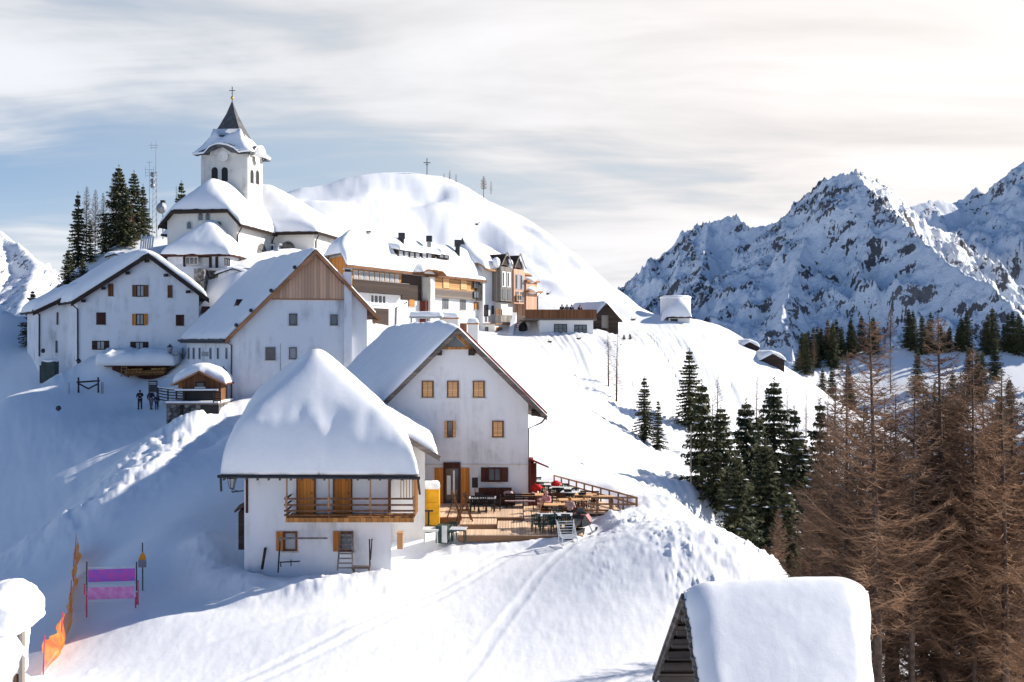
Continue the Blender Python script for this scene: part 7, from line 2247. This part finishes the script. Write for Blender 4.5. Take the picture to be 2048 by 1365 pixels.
# snowmobile
def snowmobile():
    t = thing('snowmobile', 'black and pinkish snowmobile parked at the right front corner of the deck', 'snowmobile', (X(1157, 50.2), 50.3, ground(X(1157, 50.2), 50.3) + .02), R(-22))
    m = MB(); m.prism([(-.28, -.2, .45), (-.28, 1.2, .35), (-.28, 1.35, .6), (-.28, .6, 1.05), (-.28, .1, .95), (-.28, -.3, .75)], (.56, 0, 0)); m.build('body', M['plastic_black'], t)
    m = MB(); m.prism([(-.30, .25, 1.0), (-.30, .75, 1.0), (-.30, 1.30, .66), (-.30, 1.1, .5)], (.60, 0, 0)); m.build('cowl', M['pink_cloth'], t)
    m = MB(); m.prism([(-.22, -1.5, .62), (-.22, -.2, .62), (-.22, -.1, .86), (-.22, -1.4, .82)], (.44, 0, 0)); m.build('seat', M['plastic_black'], t)
    m = MB(); m.prism([(-.2, -1.6, .12), (-.2, -1.45, .0), (-.2, .3, .0), (-.2, .5, .3), (-.2, -1.5, .4)], (.40, 0, 0)); m.build('track', M['plastic_black'], t)
    for sx in (-1, 1):
        m = MB(); m.box(sx * .45 - .07, sx * .45 + .07, .5, 1.5, .0, .04); m.bar((sx * .45, 1.5, .02), (sx * .45, 1.68, .16), .12, .03); m.bar((sx * .45, .95, .04), (sx * .25, .9, .45), .05); m.build('ski', M['metal_grey'], t)
    m = MB(); m.bar((-.35, .15, 1.15), (.35, .15, 1.15), .05); m.bar((0, .15, 1.15), (0, .35, .95), .06); m.build('handlebar', M['plastic_black'], t)
    m = MB(); m.prism([(-.2, .45, 1.02), (.2, .45, 1.02), (.15, .35, 1.35), (-.15, .35, 1.35)], (0, .02, 0)); m.build('windscreen', M['glass_grey'], t)
snowmobile()
def sled():
    x, y = X(1136, 47.8), 47.9
    t = thing('metal_sled', 'pale tubular metal sled with an upright barred back in front of the snowmobile', 'sled', (x, y, ground(x, y) + .02), R(8))
    for sx in (-1, 1):
        m = MB(); m.tube([(sx * .36, -.75, .16), (sx * .36, -.6, .03), (sx * .36, .7, .03)], .025); m.tube([(sx * .36, -.45, .03), (sx * .36, -.45, .35)], .02); m.tube([(sx * .36, .45, .03), (sx * .36, .45, .35)], .02); m.build('runner', M['metal_light'], t)
    m = MB()
    for i in range(7): m.bar((-.36, -.5 + i * .17, .36), (.36, -.5 + i * .17, .36), .05, .025)
    m.tube([(-.36, -.55, .36), (-.36, .6, .36)], .022); m.tube([(.36, -.55, .36), (.36, .6, .36)], .022); m.build('platform', M['metal_light'], t)
    m = MB()
    for i in range(5): m.bar((-.36, .6, .45 + i * .13), (.36, .6, .45 + i * .13), .045, .03)
    for sx in (-1, 1):
        m.tube([(sx * .36, .6, .36), (sx * .42, .66, 1.05)], .022); m.tube([(sx * .36, -.4, .38), (sx * .4, .62, .98)], .018)
        for k in range(3): m.tube([(sx * .38, -.2 + k * .25, .38), (sx * .38, -.2 + k * .25, .5 + k * .17)], .014)
    m.build('barred_back', M['metal_light'], t)
sled()

# ================================================================ ski slope furniture on the left
def net():
    t = thing('safety_net', 'orange safety net on red poles running uphill at the lower left', 'safety net')
    pts = [(86, 1352, 1282, 37.2), (122, 1316, 1232, 40.5), (140, 1245, 1180, 46), (146, 1188, 1140, 52), (150, 1150, 1090, 57)]
    B = []
    for px, yb, yt, d in pts:
        a = PX(px, yb, d); g = ground(a.x, a.y); b = Vector((a.x, a.y, g)); tp = Vector((a.x + .06, a.y, g + 1.35)); B.append((b, tp))
        m = MB(); m.tube([b - Vector((0, 0, .3)), tp + Vector((0, 0, .12))], .028, .02); m.build('pole', M['pink_pole'], t)
    # net: sagging sheet with uv
    V = []; F = []; UV = []
    nseg = 14; nh = 6; cols = 0
    for s in range(len(B) - 1):
        for i in range(nseg + (1 if s == len(B) - 2 else 0)):
            f = i / nseg
            lo = B[s][0].lerp(B[s + 1][0], f); hi = B[s][1].lerp(B[s + 1][1], f)
            sag = .32 * math.sin(math.pi * f)
            for k in range(nh + 1):
                h = k / nh
                p = lo.lerp(hi, .03 + .93 * h); p.z -= sag * h * .9
                p.x += .12 * math.sin(s * 5 + f * 17 + h * 4) * h * math.sin(math.pi * f) + .1 * math.sin(h * 6 + s)
                p.x += .28 * math.sin(h * math.pi) * math.sin(math.pi * f)
                V.append(tuple(p)); UV.append((s * 2.2 + f * 2.2, h * 1.0))
            cols += 1
    for c in range(cols - 1):
        for k in range(nh):
            a = c * (nh + 1) + k; F.append((a, a + nh + 1, a + nh + 2, a + 1))
    me = bpy.data.meshes.new('netting'); me.from_pydata(V, [], F); me.update()
    uv = me.uv_layers.new(name='UVMap')
    for l in me.loops: uv.data[l.index].uv = UV[l.vertex_index]
    me.materials.append(M['net_orange']); link('netting', me, t)
net()
def banner():
    t = thing('slalom_banner', 'two purple and pink cloth panels laced between short poles on the shaded slope', 'banner')
    d = on_ground(222, 1221, 52).y
    x0, x1 = 172, 273
    g0 = ground(PX(x0, 0, d).x, d); g1 = ground(PX(x1, 0, d).x, d)
    def panel(a, b, y0, y1, dd, mat, nm):
        P = [PX(a, y1, dd), PX(b, y1 - 3, dd), PX(b, y0 - 3, dd), PX(a, y0, dd)]
        me = bpy.data.meshes.new(nm); me.from_pydata([tuple(p) for p in P] + [tuple(p + Vector((0, .01, 0))) for p in P], [], [(0, 1, 2, 3), (7, 6, 5, 4), (0, 4, 5, 1), (1, 5, 6, 2), (2, 6, 7, 3), (3, 7, 4, 0)])
        uv = me.uv_layers.new(name='UVMap'); q = [(0, 0), (3, 0), (3, .7), (0, .7)] * 2
        for l in me.loops: uv.data[l.index].uv = q[l.vertex_index]
        me.materials.append(M[mat]); o = link(nm, me, t)
        m = MB()   # lacing
        n = 26
        for i in range(n):
            f = i / (n - 1); tp = P[3].lerp(P[2], f); bt = P[0].lerp(P[1], f)
            m.bar(tp, tp + Vector((.03, 0, .09)), .012); m.bar(bt, bt + Vector((.03, 0, -.09)), .012)
        for i in range(7):
            f = i / 6; l = P[0].lerp(P[3], f); r_ = P[1].lerp(P[2], f); m.bar(l, l + Vector((-.09, 0, .02)), .012); m.bar(r_, r_ + Vector((.09, 0, .02)), .012)
        m.bar(P[3] + Vector((-.1, 0, .09)), P[2] + Vector((.1, 0, .09)), .014); m.bar(P[0] + Vector((-.1, 0, -.09)), P[1] + Vector((.1, 0, -.09)), .014)
        m.build('lacing', M['window_white'], o)
    panel(176, 270, 1140, 1165, d, 'banner_purple', 'upper_panel')
    panel(176, 268, 1176, 1200, d - .5, 'banner_pink', 'lower_panel')
    for px, y0, y1, dd, mt in ((173.5, 1124, 1185, d, 'metal_dark'), (273, 1124, 1182, d, 'metal_dark'), (169, 1168, 1190, d - .5, 'pink_pole'), (173, 1190, 1224, d - .5, 'pink_pole'), (276, 1161, 1210, d - .5, 'pink_pole'), (271, 1195, 1218, d - .5, 'pink_pole')):
        m = MB(); m.tube([PX(px, y1, dd), PX(px, y0, dd)], .03); m.build('pole', M[mt], t)
    for px, dd in ((173.5, d), (273, d)):
        p = PX(px, 1185, dd); m = MB(); m.tube([(p.x, p.y, ground(p.x, p.y) - .2), p], .028); m.build('pole', M['pink_pole'], t)
    # yellow sign on a pole
    t = thing('piste_sign', 'yellow and white piste sign on a thin pole right of the laced panels', 'sign')
    dd = on_ground(286, 1182, 55).y
    p = PX(285.5, 1125, dd); g = ground(p.x, p.y)
    m = MB(); m.tube([(p.x, p.y, g - .2), PX(285, 1086, dd)], .028); m.build('pole', M['metal_dark'], t)
    a = PX(277, 1120, dd); b = PX(293, 1120, dd); c = PX(285.5, 1104, dd)
    m = MB(); m.prism([a, b, PX(290, 1110, dd), c, PX(281, 1110, dd)], (0, -.03, 0)); m.build('yellow_panel', M['orange_paint'], t)
    m = MB(); m.prism([PX(277, 1135, dd), PX(293, 1135, dd), PX(293, 1120.5, dd), PX(277, 1120.5, dd)], (0, -.03, 0)); m.build('white_panel', M['metal_grey'], t)
banner()

# ================================================================ mast, dish, summit cross
def masts():
    t = thing('radio_mast', 'tall lattice radio mast with antennas behind the church', 'mast')
    d = 138; 
    def lattice(px, y0, y1, w, name):
        b = PX(px, y1, d); tp = PX(px, y0, d); m = MB()
        c = [(-w, -w), (w, -w), (0, w)]
        for (a, e) in c: m.tube([(b.x + a, b.y + e, b.z - 2), (tp.x + a * .6, tp.y + e * .6, tp.z)], .05, .035, 4)
        n = int((tp.z - b.z) / .8)
        for i in range(n):
            z = b.z + (tp.z - b.z) * i / n; z2 = b.z + (tp.z - b.z) * (i + 1) / n; k = 1 - .4 * i / n
            for j in range(3):
                p, q = c[j], c[(j + 1) % 3]
                m.bar((b.x + p[0] * k, b.y + p[1] * k, z), (b.x + q[0] * k, b.y + q[1] * k, z2), .03)
        return m.build(name, M['metal_grey'], t)
    lattice(311, 345, 462, .35, 'lattice')
    m = MB(); m.tube([PX(311.5, 348, d), PX(312, 282, d)], .05, .02)
    for y, w in ((291, 9), (296, 7), (345, 7), (352, 6), (360, 5)): m.bar(PX(312 - w * 1.6, y, d), PX(312 + w * .5, y, d), .045)
    for y in (288, 342): m.bar(PX(303, y - 3, d), PX(303, y + 10, d), .035)
    m.build('antenna', M['metal_grey'], t)
    for y in (350, 362, 372): 
        m = MB(); m.ball(PX(305, y, d), .35, 8, 6, (1, .5, 1)); m.build('small_dish', M['metal_grey'], t)
    t = thing('radio_mast', 'shorter radio mast standing left beside the tall lattice mast', 'mast')
    d = 136
    m = MB(); m.tube([PX(299, 470, d), PX(299, 322, d)], .06, .03); m.build('pole', M['metal_grey'], t)
    m = MB()
    for y, w in ((325, 6), (340, 9), (346, 9), (352, 7)): m.bar(PX(299 - w, y, d), PX(299 + w, y, d), .04)
    for x in (291, 307): m.bar(PX(x, 334, d), PX(x, 356, d), .035)
    m.build('crossbar', M['metal_grey'], t)
    t = thing('satellite_dish', 'grey satellite dish on a post right of the lattice mast', 'satellite dish')
    c = PX(326, 417, 130)
    m = MB(); m.tube([(c.x, c.y, c.z - 5), c], .08); m.build('post', M['metal_grey'], t)
    m = MB(); m.tube([c + Vector((0, .1, 0)), c + Vector((-.05, -.05, 0)), c + Vector((-.1, -.25, 0))], [.15, .5, .75], None, 20); m.build('dish', M['sat_white'], t, smooth=True)
    m = MB(); m.bar(PX(322, 404, 130), PX(330, 404, 130), .5, .35); m.build('junction_box', M['metal_dark'], t)
    # summit cross
    t = thing('summit_cross', 'slender summit cross on the crest of the dome hill', 'cross')
    d = 227
    b = PX(854, 350, d); tp = PX(854, 317, d)
    m = MB(); m.bar(b - Vector((0, 0, 1)), tp, .16); m.build('upright', M['metal_dark'], t)
    m = MB(); m.bar(PX(847, 326, d), PX(861, 326, d), .16); m.bar(PX(851, 330, d), PX(857, 330, d), .12); m.build('crossbar', M['metal_dark'], t)
    # snow fence by the mast
    f = thing('snow_fence', 'row of snow plastered slats on the slope behind the leftmost house', 'fence')
    m = MB()
    for i in range(6):
        x = 281 + i * 4.5; m.bar(PX(x, 500, 113), PX(x + 3, 470 + (i % 2) * 4, 114), .16)
    m.build('slats', M['window_white'], f)
    # dark snags on the dome
    for px, py, d, lab in ((953, 449, 175, 'dark broken snag in the snow high on the dome hill'), (1096, 588, 147, 'dark rock edge showing in the snow left of the alpine hut'), (1266, 640, 135, 'dark snag on the snow left of the reservoir'), (1100, 684, 110, 'dark stump in the snow below the restaurant windows'), (1157, 678, 112, 'dark bush tip in the snow under the right restaurant window')):
        rng = random.Random(px); p = PX(px, py, d); k = d / 150
        z = ground(p.x, p.y)
        m = MB(); m.ball((p.x, p.y, p.z), .2 * k, 7, 5, (1.8, .8, .6), .45, rng); m.bar(p, p + Vector((.5 * k, 0, .30 * k)), .07 * k); m.bar(p, p + Vector((-.3 * k, 0, .35 * k)), .05 * k)
        tag(m.build('snag', M['bark']), lab, 'snag')
masts()

# ================================================================ put every root Empty at the base of its thing
def settle():
    from collections import defaultdict
    use = defaultdict(int)
    for o in bpy.data.objects:
        if o.type == 'MESH': use[o.data.name] += 1
    for r in [o for o in bpy.data.objects if o.type == 'EMPTY' and o.parent is None and o.location.length < 1e-6]:
        ms = [c for c in r.children_recursive if c.type == 'MESH']
        if not ms or any(use[m.data.name] > 1 for m in ms) or any(c.location.length > 1e-6 for c in r.children_recursive): continue
        lo = np.array([1e9] * 3); hi = -lo; arr = []
        for m in ms:
            a = np.empty(len(m.data.vertices) * 3, dtype=np.float32); m.data.vertices.foreach_get('co', a); a = a.reshape(-1, 3); arr.append(a)
            lo = np.minimum(lo, a.min(0)); hi = np.maximum(hi, a.max(0))
        cx, cy = (lo[0] + hi[0]) / 2, (lo[1] + hi[1]) / 2
        z = max(lo[2], min(hi[2], ground(cx, cy)))
        base = np.array([cx, cy, z], dtype=np.float32)
        for m, a in zip(ms, arr):
            m.data.vertices.foreach_set('co', (a - base).ravel()); m.data.update()
        r.location = [float(q) for q in base]
settle()
